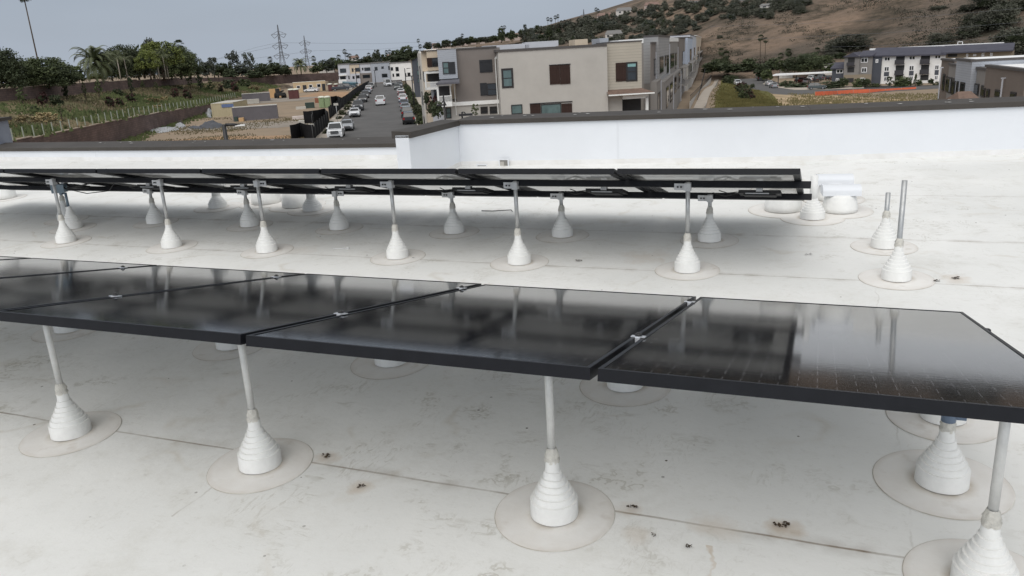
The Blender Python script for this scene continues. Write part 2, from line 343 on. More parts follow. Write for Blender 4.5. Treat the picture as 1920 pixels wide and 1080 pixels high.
for dx in (-.06, -.04): bo.box((dx, -.006, -.002), (.005, .004, .005))
BOM = bo.mesh('bolts', BOLT)
POLES = {}
def pole_mesh(h, m):
    k = (round(h, 3), m.name)
    if k not in POLES:
        b = MB(); b.lathe([(.0131, .19), (.0131, h)], 20); POLES[k] = b.mesh('pole', m)
    return POLES[k]
def post(x, row, end, label, group, side=-1, steel=STEEL, lean=(0, 0)):
    off = {(1, 'f'): .484, (1, 'r'): 1.48, (2, 'f'): .3062, (2, 'r'): 1.0227}[row, end]
    p = pt(row, x, off, TH + .004); y = p.y - .0215; top = p.z - .003
    base = Vector((x, y, roof_z(y) + .001))
    e = empty('support_post', base, label, 'support post', group)
    rz = random.Random(int(x * 977)).uniform(0, 6)
    inst('flange', FLM, e, rot=(math.atan(.0415), 0, 0)); b = inst('boot', BTMS[int(rz * 7) % 5], e, rot=(0, 0, rz), scale=(1, 1, .97 + .06 * ((rz * 3) % 1))); inst('sealant_collar', CLM, b, rot=(0, 0, rz * 1.7))
    inst('pole', pole_mesh(top - base.z, steel), e)
    br = inst('bracket', BRM[side], e, (0, .0, top - base.z - .027)); inst('bolts', BOM, br, scale=(-side, 1, 1))
def xpost(row, end, px, py):   # world x of the post foot seen at this pixel
    return roof_at(px, py).x
g1 = 'posts carrying the near panel row'
for (px, py), lb in zip([(130, 815), (491, 870), (1037, 968), (1840, 1085)],
        ['leaning-looking grey post in a white boot at far left under the near panels', 'second front post of the near row, below the seam of two panels', 'front post of the near row with the whole round flange in the middle foreground', 'front post of the near row cut by the bottom right picture corner']):
    post(xpost(1, 'f', px, py), 1, 'f', lb, g1, steel=STEELW)
for (px, py), lb in zip([(107, 628), (415, 660), (725, 686), (1165, 736), (1770, 792)],
        ['rear post of the near row, boot half hidden at far left', 'rear post of the near row, boot showing behind the second front post', 'rear post of the near row, boot hidden midway under the panels', 'rear post of the near row, boot under the gap of the two right panels', 'rear post of the near row, under the right end panel behind a stubby boot']):
    post(xpost(1, 'r', px, py), 1, 'r', lb, g1, steel=STEELW)
g2 = 'posts carrying the far panel row'
for k, ((px, py), sd) in enumerate(zip([(121, 455), (320, 464), (497, 473), (745, 483), (976, 491), (1288, 508)], [-1, -1, 1, -1, -1, -1])):
    post(xpost(2, 'f', px, py), 2, 'f', ('tall front post of the far row, ' + ORD[5 - k] + ' from its free end') if k < 5 else 'tall front post nearest the free end of the far row', g2, sd)
for k, ((px, py), sd) in enumerate(zip([(110, 417), (286, 420), (465, 425), (632, 431), (850, 437), (1056, 441), (1331, 449)], [-1, -1, -1, 1, -1, -1, -1])):
    post(xpost(2, 'r', px, py), 2, 'r', ('short shaded rear post of the far row, ' + ORD[6 - k] + ' from its free end') if k < 6 else 'short shaded rear post nearest the free end of the far row', g2, sd)
# lone pipes without a panel
def lone(px, py, h, label, taper=STEEL, r=.0145):
    b0 = roof_at(px, py); b0.z += .001
    e = empty('roof_pipe', b0, label, 'roof pipe', 'bare pipes in boots right of the far row')
    inst('flange', FLM, e, rot=(math.atan(.0415), 0, 0)); b = inst('boot', BTM, e); inst('sealant_collar', CLM, b)
    pm = MB(); pm.lathe([(r, .19), (r, h), (r * .82, h), (r * .8, h - .05)], 20, cap=False); pm.build('pole', taper, e); return e
lone(1657, 463, .352, 'shorter bare grey pipe in a white boot right of the far row')
lone(1680, 523, .565, 'taller bare grey pipe in a white boot right of the far row')
# stubby conduit boot under the near row's right end
b0 = roof_at(1765, 905); b0.z += .001
e = empty('conduit_boot', b0, 'stubby capped boot with a blue strap under the right end of the near panels', 'pipe boot')
inst('flange', FLM, e, scale=(1.05, 1.05, 1), rot=(math.atan(.0415), 0, 0)); inst('boot', BTM, e, scale=(1.02, 1.02, 1)); inst('sealant_collar', CLM, e)
sm = MB(); sm.lathe([(.0215, .225), (.0225, .228), (.0225, .262), (.021, .266)], 16); sm.bx(.02, .05, -.008, .008, .235, .258); sm.build('strap', mat('blue_strap', rgb(105, 120, 140), .4, .1, 30, 0, .5, .5), e)
cd = MB(); cd.tube([(0, 0, .26), (0, .01, .33), (.02, .12, .39), (.05, .4, .37)], .012, 8); cd.build('conduit', STEEL, e)
# junction box on its boot with cables
jb = roof_at(137, 428); jb.z += .001
e = empty('junction_boot', jb, 'white boot carrying the grey blue junction box behind the first far posts', 'pipe boot')
inst('flange', FLM, e, rot=(math.atan(.0415), 0, 0)); inst('boot', BTM, e, scale=(1.05, 1.05, 1.05)); sm = MB(); sm.lathe([(.012, .19), (.012, .335)], 12); sm.build('stub', JBOX, e)
bj = MB(); bj.bx(-.10, .075, -.05, .05, -.055, .055); bj.bx(-.105, .08, -.06, -.05, -.06, .06)
bj.bx(-.02, .02, -.03, .03, -.09, -.055); jo = bj.build('junction_box', JBOX, None, jb + Vector((-.05, 0, .375)), .006); jo.rotation_euler = (0, 0, .35)
jo.scale = (.66, .66, .66); tag(jo, 'grey blue weatherproof junction box on a boot under the far row', 'junction box')
cb = MB()
q0 = jb + Vector((.02, .0, .37)); q1 = Vector((jb.x + .95, jb.y - .1, jb.z + .50))
cb.tube([q0, q0 + Vector((.2, 0, .03)), q0.lerp(q1, .5) + Vector((0, 0, .02)), q1], .008, 6)
cb.tube([q0, q0 + Vector((.25, 0, -.04)), q0 + Vector((.55, -.02, -.01)), q0 + Vector((.66, -.05, .06)), q0 + Vector((.66, -.1, .2))], .004, 6)
cb.tube([q0, q0 + Vector((-.08, -.05, .10)), q0 + Vector((-.17, -.12, .17))], .007, 6)
o = cb.build('power_cable', BLACKP); tag(o, 'thin dark cables looping from the junction box up to the far rail', 'cable')
# micro-inverters hung on the rear rail of the far row
iv = MB(); iv.bx(-.13, .13, -.09, .09, -.022, .0); iv.bx(-.10, .10, -.07, .07, -.032, -.022); ivm = iv.mesh('body', BLACKP)
ic = MB(); ic.bx(-.02, .02, -.1, -.06, -.012, .012); ic.bx(-.085, .06, -.098, -.088, -.026, -.02); icm = ic.mesh('mount_plate', BRKT)
ik = MB(); ik.tube([(-.13, -.05, -.01), (-.2, -.07, -.02), (-.26, -.03, .0)], .0035, 6); ik.tube([(-.13, .03, -.01), (-.22, -.03, -.035), (-.3, -.02, -.015)], .005, 6); ikm = ik.mesh('lead', BLACKP)
for i, px in enumerate([1370, 1120, 905, 660, 430, 165, 40]):
    k = (XR2 - .26 - [0, 1, 2, 3, 4, 5, 6][i] * PW2)
    p = pt(2, k, .86, TH + .006)
    e = empty('microinverter', p, 'flat black inverter box with cables under the far row panel ' + (ORD[i] + ' from the free end' if i else 'at the free end'), 'inverter', 'inverters under the far row', rot=(-T2, 0, 0))
    inst('body', ivm, e); inst('mount_plate', icm, e); inst('lead', ikm, e)
# ---- vents and small boots behind the far row
def bell(px, py, r, h, label, hood=None, rot=0):
    b0 = roof_at(px, py); b0.z += .001
    e = empty('roof_vent', b0, label, 'roof vent')
    f = inst('flange', FLM, e, scale=(r / .079 * .74, r / .079 * .74, 1), rot=(math.atan(.0415), 0, 0))
    m = MB(); m.lathe([(r, .004), (r * .99, h * .25), (r * .93, h * .6), (r * .86, h * .85), (r * .78, h)], 28); m.build('cone', BOOT, e)
    if hood:
        w, d, z0, z1 = hood; m = MB()
        n = 18; prof = [(-d, z0)] + [(-d * math.cos(PI * k / n), z0 + (z1 - z0) * (.45 + .55 * math.sin(PI * k / n))) for k in range(n + 1)] + [(d, z0)]
        vs = [(sx_ * w, y, z) for sx_ in (-1, 1) for (y, z) in prof]; n2 = len(prof)
        fs = [(i, i + 1, n2 + i + 1, n2 + i) for i in range(n2 - 1)] + [tuple(range(n2 - 1, -1, -1)), tuple(range(n2, 2 * n2))]
        m.add(vs, fs[:-2], 0, True); m.add(vs, fs[-2:], 0); o = m.build('hood', WHITE, e); o.rotation_euler = (0, 0, rot)
    return e
bell(1574, 396, .128, .135, 'white roof vent with a long rounded hood right of the far row', (.135, .085, .13, .205), .12)
bell(1562, 374, .128, .14, 'white hooded roof vent behind the other one', (.135, .085, .13, .205), .12)
bell(1468, 394, .14, .19, 'plain white bell vent behind the free end of the far row')
bell(500, 380, .145, .2, 'white bell vent behind the far row, left one of a pair')
bell(558, 386, .145, .2, 'white bell vent behind the far row, right one of a pair')
bell(10, 372, .12, .22, 'white bell vent at the left picture edge behind the far row')
for px, py, lb, hh in [(409, 389, 'low capped white boot behind the far row', 0), (586, 394, 'low white boot beside the pair of bell vents', 0), (1523, 409, 'white boot with a tall square-ended white pipe beside the hooded vents', .315)]:
    b0 = roof_at(px, py); b0.z += .001
    e = empty('pipe_boot', b0, lb, 'pipe boot'); inst('flange', FLM, e, scale=(1.15, 1.15, 1), rot=(math.atan(.0415), 0, 0)); inst('boot', BTM, e, scale=(1.12, 1.12, .92 if hh else .85))
    m = MB(); m.lathe([(.028 if hh else .042, .11), (.027 if hh else .040, hh or .2), (.02, (hh or .2) + .004)], 18); m.build('pipe', BOOT, e)
# ---- parapet walls
WHITE2 = mat('wall_lap', rgb(234, 237, 241, .885), .5, .02, 3, .1, .3)
FLASH = mat('base_flashing', (.72, .71, .68, 1), .6, 0, 5, .1, .3, col2=(.83, .83, .825, 1), detail=9)
def wall_run(name, pts, z0f, ztop, thick, label, capw, caph=.06, over=.03, slope=.03, e=None):
    """pts: plan polyline of the inner face (left to right, roof side is to the right of travel reversed); outward = +y side"""
    pts = [Vector((p[0], p[1], 0)) for p in pts]; n = len(pts); nrm = []
    for i in range(n):
        ds = []
        if i > 0: ds.append((pts[i] - pts[i - 1]).normalized())
        if i < n - 1: ds.append((pts[i + 1] - pts[i]).normalized())
        ns = [Vector((-d.y, d.x, 0)) for d in ds]; a = sum(ns, Vector()).normalized(); nrm.append(a / max(.35, a.dot(ns[0])))
    e = e or empty(name, (0, 0, 0), label, 'parapet wall')
    def strip(off0, off1, zb, zt, tilt=0):
        mb = MB()
        for i in range(n - 1):
            a, b = pts[i], pts[i + 1]; na, nb = nrm[i], nrm[i + 1]
            def V(p, q, o, z): v = p + q * o; return (v.x, v.y, z(v.y) if callable(z) else z)
            t2 = (lambda z: z if callable(z) else z + tilt)
            mb.hexa([V(a, na, off0, zb), V(b, nb, off0, zb), V(b, nb, off1, zb), V(a, na, off1, zb), V(a, na, off0, zt), V(b, nb, off0, zt), V(b, nb, off1, t2(zt)), V(a, na, off1, t2(zt))])
        return mb
    w = strip(0, thick, z0f, ztop - caph * .5).build('wall', WHITE, e)
    strip(-.006, .0, lambda y: roof_z(y) - .01, lambda y: roof_z(y) + .05).build('flashing', FLASH, e)
    for i in range(n - 1):
        Lg = (pts[i + 1] - pts[i]).length; d = (pts[i + 1] - pts[i]) / Lg
        for k in range(1, int(Lg / 2.4) + 1):
            q = pts[i] + d * (k * 2.4 - .9 + .35 * (k % 2)); lm = MB(); zz = (ztop - caph * .6)
            lm.box((q.x, q.y, (roof_z(q.y) + zz) / 2), (.012, .0025, (zz - roof_z(q.y)) / 2), 0, (d, Vector((-d.y, d.x, 0)), Vector((0, 0, 1)))); lm.build('lap_seam', WHITE2, e)
    strip(-over, capw, ztop - caph, ztop, slope).build('coping', COPING, e, bevel=.004)
    return e
zL, zR = CAMZ - 1.0, CAMZ - .697
rw = wall_run('parapet_wall', [(-3.92, 8.25), (-.15, 8.48), (1.9, 8.82), (5.5, 9.4)], lambda y: roof_z(y) - .02, zR, .3, 'taller white parapet wall with brown metal coping running behind the roof to the right', .46, .050, slope=.009)
wall_run('parapet_wall', [(-3.87, 7.02), (-3.90, 8.25)], lambda y: roof_z(y) - .02, zR, .15, None, .19, .062, .03, .012, e=rw)
lw = wall_run('parapet_wall', [(-14, 8.86), (-8.76, 8.68), (-4.06, 8.745)], lambda y: roof_z(y) - .02, zL, .3, 'lower white parapet wall with brown metal coping at left, in front of the street', .5, .05)
# scupper openings with grey sleeves
SCU = mat('scupper_shadow', (.22, .21, .19, 1), .7, .2, 8)
def scupper(px, py, wpx, hpx, wallpar, dist):
    c = at(px, py, dist); k = dist / F * 1.0
    m = MB(); w, h = wpx * k / 2, hpx * k / 2
    m.bx(-w, w, -.004, .0, -h, h, 0); m.bx(-w - .012, -w, -.010, 0, -h - .012, h + .012, 1); m.bx(w, w + .012, -.010, 0, -h - .012, h + .012, 1); m.bx(-w, w, -.010, 0, h, h + .012, 1); m.bx(-w, w, -.010, 0, -h - .012, -h, 1)
    m.bx(-w, 0, -.006, -.004, -h, h * .5, 2)
    o = m.build('scupper', [SCU, WHITE, mat('scupper_sleeve', (.45, .43, .39, 1), .7, .1, 8)], wallpar, c)
def wall_y(x, run): 
    for (xa, ya), (xb, yb) in zip(run, run[1:]):
        if xa <= x <= xb: return ya + (yb - ya) * (x - xa) / (xb - xa)
    return run[0][1]
for px, py, w_, h_, par, run in [(945, 306, 16, 12, rw, [(-3.92, 8.25), (-.15, 8.48)]), (904, 314, 17, 8, rw, [(-3.92, 8.25), (-.15, 8.48)]), (34, 309, 11, 10, lw, [(-14, 8.86), (-8.76, 8.68)]), (11, 317, 14, 4, lw, [(-14, 8.86), (-8.76, 8.68)])]:
    q = ray(px, py); Y = 8.4
    for _ in range(4): Y = wall_y(q.x * Y / q.y, run)
    D = math.hypot(q.x * Y / q.y, Y) - .035; scupper(px, py, w_, h_, par, D)
# grey downpipe in the corner of the two parapets, grey parapet block at the left end
dp = MB(); a = at(751, 263, 9.3); dp.tube([a, at(755, 291, 9.25)], .018, 8); o = dp.build('drain_pipe', STEEL); tag(o, 'thin grey pipe in the corner where the two parapets meet', 'pipe')
gb = MB(); P0 = at(-6, 272, 15.4); gb.box((0, 0, .0), (.48, .25, .24), 0, (E1, E2, Vector((0, 0, 1)))); gb.box((0, 0, .265), (.53, .3, .025), 1, (E1, E2, Vector((0, 0, 1))))
o = gb.build('parapet_block', [mat('grey_blue_stucco', rgb(140, 146, 158), .8, .06, 3, .1), COPING], None, at(-50, 258, 16)); tag(o, 'blue grey wall block with dark cap at the left picture edge beyond the coping', 'wall')
# white paint drips and bird marks on coping are part of the coping: small flecks
rf = random.Random(12)
def flecks(par, spots, z, nm='flecks'):
    m = MB()
    for (x, y) in spots:
        r = rf.uniform(.010, .028); n = 6; vs = [(x + r * rf.uniform(.6, 1.5) * math.cos(2 * PI * k / n), y + r * rf.uniform(.5, 1) * math.sin(2 * PI * k / n), z(x, y)) for k in range(n)]
        m.add(vs, [tuple(range(n))])
    o = m.build(nm, mat('white_droppings', (.75, .75, .73, 1), .8, .05, 30), par)
    o['kind'] = 'stuff'
cz = lambda z0, yi, capw, sl: (lambda x, y: z0 + .002 + sl * max(0, (y - yi)) / capw + .0025)
flecks(rw, [(x, wall_y(x, [(-3.92, 8.25), (-.15, 8.48), (1.9, 8.82), (5.5, 9.4)]) + rf.uniform(.05, .38)) for x in [rf.uniform(-3.6, 3.5) for _ in range(26)]], lambda x, y: zR + .0125)
flecks(lw, [(x, 8.74 + rf.uniform(.1, .36)) for x in [rf.uniform(-11.5, -4.6) for _ in range(16)]], lambda x, y: zL + .034)
# ---- leaf litter, twigs and a lost screw lying on the roof
def litter(px, py, r, label, seed, n=16):
    r *= .8
    rr = random.Random(seed); m = MB(); c = roof_at(px, py)
    for k in range(n):
        a, q = rr.uniform(0, 2 * PI), r * rr.random() ** .7; p = Vector((q * math.cos(a), q * .6 * math.sin(a), rr.uniform(.003, .012)))
        d = Vector((rr.uniform(-1, 1), rr.uniform(-1, 1), rr.uniform(-.25, .25))).normalized() * r * rr.uniform(.12, .38); e_ = d.cross(Vector((0, 0, 1))) * rr.uniform(.5, 1.0)
        m.quad(p - d, p - e_, p + d, p + e_)
    o = m.build('leaf_litter', LEAFD, None, c); tag(o, label, 'leaf litter')
for k, (px, py, r, lb) in enumerate([(612, 857, .028, 'brown leaf clump beside the flange of the second near post'), (676, 913, .022, 'small brown leaf clump in front of the seam, right of the second near post'), (1468, 987, .035, 'largest brown leaf clump on the seam at lower right'), (1292, 1028, .014, 'curled dark leaf lying in front of the seam, lower right'), (1186, 953, .022, 'reddish leaf crumbs beside the middle foreground flange'), (1226, 1006, .010, 'small dark leaf left of the curled one'), (1792, 522, .035, 'brown leaf clump right of the bare pipes'), (1756, 528, .025, 'leaf crumbs at the flange of the taller bare pipe'), (1515, 478, .03, 'pair of dark leaves between the far row and the bare pipes'), (1085, 490, .03, 'dark leaf crumbs in front of the far row posts'), (776, 485, .014, 'dark leaf on the flange of a far row post')]):
    litter(px, py, r, lb, 100 + k)
tw = MB(); c = roof_at(935, 397)
tw.tube([(-.16, 0, .006), (-.05, -.01, .008), (.05, .01, .012), (.11, .02, .014), (.13, -.01, .008)], .004, 5); o = tw.build('wire_scrap', BLACKP, None, c); tag(o, 'thin dark wire scrap lying behind the far row', 'wire')
sk = MB(); c = roof_at(640, 467); sk.tube([(-.06, -.015, .006), (.045, .008, .006)], .0035, 6); sk.tube([(.045, .008, .006), (.06, .011, .006)], .009, 8); o = sk.build('loose_screw', mat('white_plastic', (.8, .8, .8, 1), .4), None, c); tag(o, 'pale loose screw lying in the shade of the far row', 'screw')
# ================================================================ TERRAIN AND STREET
UP = Vector((0, 0, 1))
GAIN, DESAT = 1.3, .2
def tplane(px, py, t):
    """point where the sight line meets the upright plane that runs along the street at offset t"""
    q = ray(px, py); k = t / (q.x * E1.x + q.y * E1.y); return EYE + q * k
class Face:
    """upright plane through a point, heading az (looking away)"""
    def __init__(s, P0, az): a = math.radians(az); s.P = Vector(P0); s.n = Vector((math.sin(a), math.cos(a), 0)); s.r = Vector((math.cos(a), -math.sin(a), 0))
    def back(s, d): f = Face(s.P + s.n * d, 0); f.n, f.r = s.n, s.r; f.P = s.P + s.n * d; return f
    def uz(s, px, py):
        q = ray(px, py); k = (s.P - EYE).dot(s.n) / q.dot(s.n); p = EYE + q * k; return (p - s.P).dot(s.r), p.z
    def pt(s, u, z, o=0): p = s.P + s.r * u + s.n * o; return Vector((p.x, p.y, z))
    def box(s, mb, u0, u1, z0, z1, o0, o1, mi=0):
        mb.hexa([s.pt(u0, z0, o0), s.pt(u1, z0, o0), s.pt(u1, z0, o1), s.pt(u0, z0, o1), s.pt(u0, z1, o0), s.pt(u1, z1, o0), s.pt(u1, z1, o1), s.pt(u0, z1, o1)], mi)
    def pbox(s, mb, x0, y0, x1, y1, o0, o1, mi=0, z0=None, z1=None):
        """box whose front outline is the photo rectangle x0,y0 (top left) .. x1,y1 (bottom right)"""
        ym = (y0 + y1) / 2 or 145; xm = (x0 + x1) / 2
        ua = s.uz(x0, ym)[0]; ub = s.uz(x1, ym)[0]; zt = s.uz(xm, y0)[1] if z1 is None else z1; zb = s.uz(xm, y1)[1] if z0 is None else z0
        s.box(mb, ua, ub, zb, zt, o0, o1, mi)
        return ua, ub, zb, zt
def vnoise(x, y, seed=0):
    from mathutils import noise
    return noise.noise(Vector((x, y, seed * 7.3)))
# lower retaining wall line (top sampled from the photo), upper garden wall
LT = -40.2; UT = -55.0
low_top = [tplane(px, py, LT) for px, py in [(-60, 280), (20, 266), (106, 250), (170, 236), (235, 222), (310, 209), (350, 203), (395, 195)]]
up_top = [tplane(px, py, UT) for px, py in [(-60, 173), (0, 166), (60, 162), (118, 158.5), (190, 153), (250, 150.5), (307, 148), (378, 145)]]
up_bot = [tplane(px, py, UT) for px, py in [(-60, 202), (0, 193), (60, 187), (118, 181), (190, 173), (250, 167), (307, 162), (378, 158)]]
def interp(line, s):
    pts = [(st_of(p)[0], p.z) for p in line]
    if s <= pts[0][0]: return pts[0][1]
    for (a, za), (b, zb) in zip(pts, pts[1:]):
        if s <= b: return za + (zb - za) * (s - a) / (b - a)
    return pts[-1][1]
def lowz(s): return interp(low_top, s)
def upz(s): return interp(up_bot, s)
def bank_z(s, t):
    k = min(1, max(0, (LT - t) / (LT - UT))); return (lowz(s) - .15) * (1 - k) + (upz(s) + .1) * k
def hill_e(az):
    """skyline of the hill above the eye level, photo pixels, by compass heading in degrees"""
    pts = [(-34, -6), (-30, 0), (-27, 12), (-24.7, 22), (-22, 30), (-19.7, 38), (-17, 52), (-14.9, 62), (-12, 80), (-9, 104), (-6, 140), (-2, 180), (3, 215), (8, 240), (14, 255), (35, 250)]
    if az <= pts[0][0]: return pts[0][1]
    for (a, ea), (b, eb) in zip(pts, pts[1:]):
        if az <= b: return ea + (eb - ea) * (az - a) / (b - a)
    return pts[-1][1]
def hill_z(x, y):
    D = math.hypot(x, y); az = math.degrees(math.atan2(x, y)); D0 = 300 - 4 * max(0, az); Dr = 900
    if D <= D0: return -50
    e = hill_e(az); zr = CAMZ + e / F * Dr * 1.02; z0 = gz(x, y)
    k = sstep(D, D0 - 30, Dr + 60) if D < Dr + 60 else 1 - .25 * sstep(D, Dr + 60, 1600)
    k = k * .55 + .45 * min(1, max(0, (D - D0) / (Dr - D0)))
    n = vnoise(x * .006, y * .006, 1) * 9 + vnoise(x * .015, y * .013, 2) * 4.5 + vnoise(x * .05, y * .05, 3) * 1.2
    fade = sstep(D, D0, D0 + 120) * (1 if D < 700 else max(.2, 1 - (D - 700) / 200))
    return z0 + (zr - z0) * k + n * fade * min(1, max(0, e / 60))
def terr_z(x, y):
    s = x * E2.x + y * E2.y; t = x * E1.x + y * E1.y
    if t < LT - .2 and s < 330:
        return bank_z(s, t) if t > UT - .3 else upz(s) + .6 + .02 * min(60, UT - t)
    return gz(x, y)
def grid_mesh(name, ss, ts, zf, m, lift=0):
    mb = MB(); n = len(ts)
    vs = []
    for s_ in ss:
        for t_ in ts:
            p = E2 * s_ + E1 * t_; vs.append((p.x, p.y, zf(p.x, p.y) + lift))
    fs = [(i * n + j, i * n + j + 1, (i + 1) * n + j + 1, (i + 1) * n + j) for i in range(len(ss) - 1) for j in range(n - 1)]
    mb.add(vs, fs, 0, True); return mb.build(name, m)
def frange(a, b, st):
    o = []; x = a
    while x < b - 1e-6: o.append(x); x += st
    return o + [b]
DIRT = mat('site_dirt', rgb(158, 136, 112, .8), .95, .1, .09, .3, .1, col2=rgb(132, 118, 98, .8), detail=10, bscale=1.2)
ss = frange(-60, 420, 6) + [460, 520, 600, 700, 850, 1000, 1400, 2000, 3500, 6000]
ts = [-6000, -3000, -1500, -800, -500, -300, -200, -140, -100, -80, -65, -58, -55.4, -55.1, -52, -49, -46, -43, LT - .25, LT - .15] + frange(-36, 200, 6) + [230, 280, 350, 450, 600, 900, 1500, 3000, 6000]
g = grid_mesh('ground', ss, ts, terr_z, DIRT); tag(g, kind='structure')
# sloping planted bank: grass-green with straw patches
BANK = mat('bank_grass', rgb(82, 88, 56, .85), .95, .2, .16, .5, .1, col2=rgb(128, 112, 82, .8), detail=9, bscale=1.5, stretch=(1, 1, 2.5))
bk = grid_mesh('bank', frange(-20, 330, 4), [UT, -52, -49, -46, -43, LT - .26], lambda x, y: terr_z(x, y) + .3 * vnoise(x * .2, y * .2, 5), BANK, .06); tag(bk, kind='structure')
ASPH = mat('asphalt', (.115, .112, .110, 1), .9, .16, .25, .15, .25, detail=9, bscale=6)
CONC = mat('pavement_concrete', rgb(182, 170, 155, .72), .85, .12, .5, .1, .2, detail=7)
KERB = mat('kerb_concrete', rgb(175, 168, 158, .72), .85, .1, 1, .1, .2)
lift = lambda d: (lambda x, y: gz(x, y) + d)
RL, RR = -9.0, 3.0
o = grid_mesh('road', frange(40, 330, 10), frange(RL, RR, 3), lift(.02), ASPH); tag(o, kind='structure')
o = grid_mesh('crossing_road', frange(318, 334, 4), frange(-60, 60, 10), lift(.026), ASPH); tag(o, kind='structure')
def kerb(t, nm):
    mb = MB()
    for s_ in frange(40, 316, 12)[:-1]:
        a, b = ST(s_, t), ST(s_ + 11.98, t); w_ = E1 * .09
        mb.hexa([a - w_ - UP * .1, b - w_ - UP * .1, b + w_ - UP * .1, a + w_ - UP * .1, a - w_ + UP * .14, b - w_ + UP * .14, b + w_ + UP * .14, a + w_ + UP * .14])
    o = mb.build('kerb', KERB); tag(o, kind='structure')
kerb(RL, 'l'); kerb(RR, 'r')
o = grid_mesh('pavement', frange(40, 316, 10), [-10.9, -9.1], lift(.12), CONC); tag(o, kind='structure')
o = grid_mesh('pavement', frange(40, 316, 10), [4.9, 6.9], lift(.12), CONC); tag(o, kind='structure')
SOIL = mat('planting_soil', rgb(92, 80, 60, .75), .95, .3, .8, .4, .1, detail=8)
o = grid_mesh('planting_strip', frange(40, 316, 10), [3.1, 4.85], lift(.1), SOIL); tag(o, kind='structure')
# bare orange earth band and tyre-worn track on the building site
ORG = mat('orange_earth', rgb(190, 148, 108, .75), .95, .14, .3, .3, .1, col2=rgb(150, 124, 96, .72), detail=9, bscale=2)
TRK = mat('site_track', rgb(150, 140, 128, .75), .95, .12, .25, .3, .1, detail=8, bscale=2)
def patch(name, pix, m, dz, n=1):
    P = [gp(px, py) for px, py in pix]; mb = MB(); c = sum(P, Vector()) / len(P); K = 10
    for i in range(len(P)):
        a, b = P[i], P[(i + 1) % len(P)]; vs = []; ix = {}
        for u in range(K + 1):
            for v in range(u + 1):
                q = c + (a - c) * ((u - v) / K) + (b - c) * (v / K); ix[u, v] = len(vs); vs.append((q.x, q.y, gz(q.x, q.y) + dz))
        fs = []
        for u in range(K):
            for v in range(u + 1):
                fs.append((ix[u, v], ix[u + 1, v], ix[u + 1, v + 1]))
                if v < u: fs.append((ix[u, v], ix[u + 1, v + 1], ix[u, v + 1]))
        mb.add(vs, fs)
    o = mb.build(name, m); tag(o, kind='structure'); return o
patch('bare_earth', [(150, 285), (240, 266), (330, 263), (420, 256), (500, 255), (560, 254), (560, 275), (300, 290)], ORG, .03)
patch('site_track', [(330, 238), (420, 233), (500, 229), (572, 226), (590, 233), (520, 240), (420, 243), (340, 246)], TRK, .03)
patch('bare_earth', [(545, 184), (600, 173), (655, 172), (648, 182), (600, 186)], ORG, .035)
patch('site_track', [(440, 190), (540, 183), (610, 181), (560, 189), (460, 196)], TRK, .04)
# ================================================================ PLANT LIBRARY
def leafmat(name, c1, c2, rough=.6, scale=.8, rand=.22):
    m = mat(name, c1, rough, .3, scale, 0, .3, col2=c2, detail=6, rand=rand); return m
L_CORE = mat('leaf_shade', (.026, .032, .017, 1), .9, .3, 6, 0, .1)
L_DARK = leafmat('leaf_dark', (.030, .042, .021, 1), (.092, .112, .054, 1))
L_MID = leafmat('leaf_mid', (.040, .058, .022, 1), (.115, .135, .058, 1))
L_YG = leafmat('leaf_yellow_green', (.075, .100, .024, 1), (.20, .22, .06, 1))
L_OLIVE = leafmat('leaf_olive', (.045, .055, .028, 1), (.11, .115, .065, 1))
L_GREY = leafmat('leaf_far', (.045, .055, .045, 1), (.11, .12, .095, 1))
L_RED = leafmat('leaf_red', (.035, .016, .016, 1), (.085, .035, .032, 1))
L_PALM = leafmat('palm_leaf', (.055, .07, .03, 1), (.17, .185, .095, 1), .5, .3)
L_STRAW = leafmat('straw_grass', (.20, .155, .075, 1), (.40, .32, .18, 1))
BARK = mat('bark', rgb(92, 80, 68, .8), .9, .25, 3, .4, .1)
BARKP = mat('pale_bark', rgb(172, 160, 146, .7), .85, .15, 3, .2, .1)
def leaf_quads(mb, c, r, n, size, rr, flat=1.0):
    for _ in range(n):
        while 1:
            v = Vector((rr.uniform(-1, 1), rr.uniform(-1, 1), rr.uniform(-1, 1)))
            if v.length < 1: break
        p = c + Vector((v.x * r, v.y * r, v.z * r * flat)); a = Vector((rr.uniform(-1, 1), rr.uniform(-1, 1), rr.uniform(-1, 1))).normalized(); b = a.cross(Vector((rr.uniform(-1, 1), rr.uniform(-1, 1), rr.uniform(-1, 1)))).normalized()
        k = size * rr.uniform(.6, 1.3); mb.quad(p - a * k, p - b * k * .55, p + a * k, p + b * k * .55)
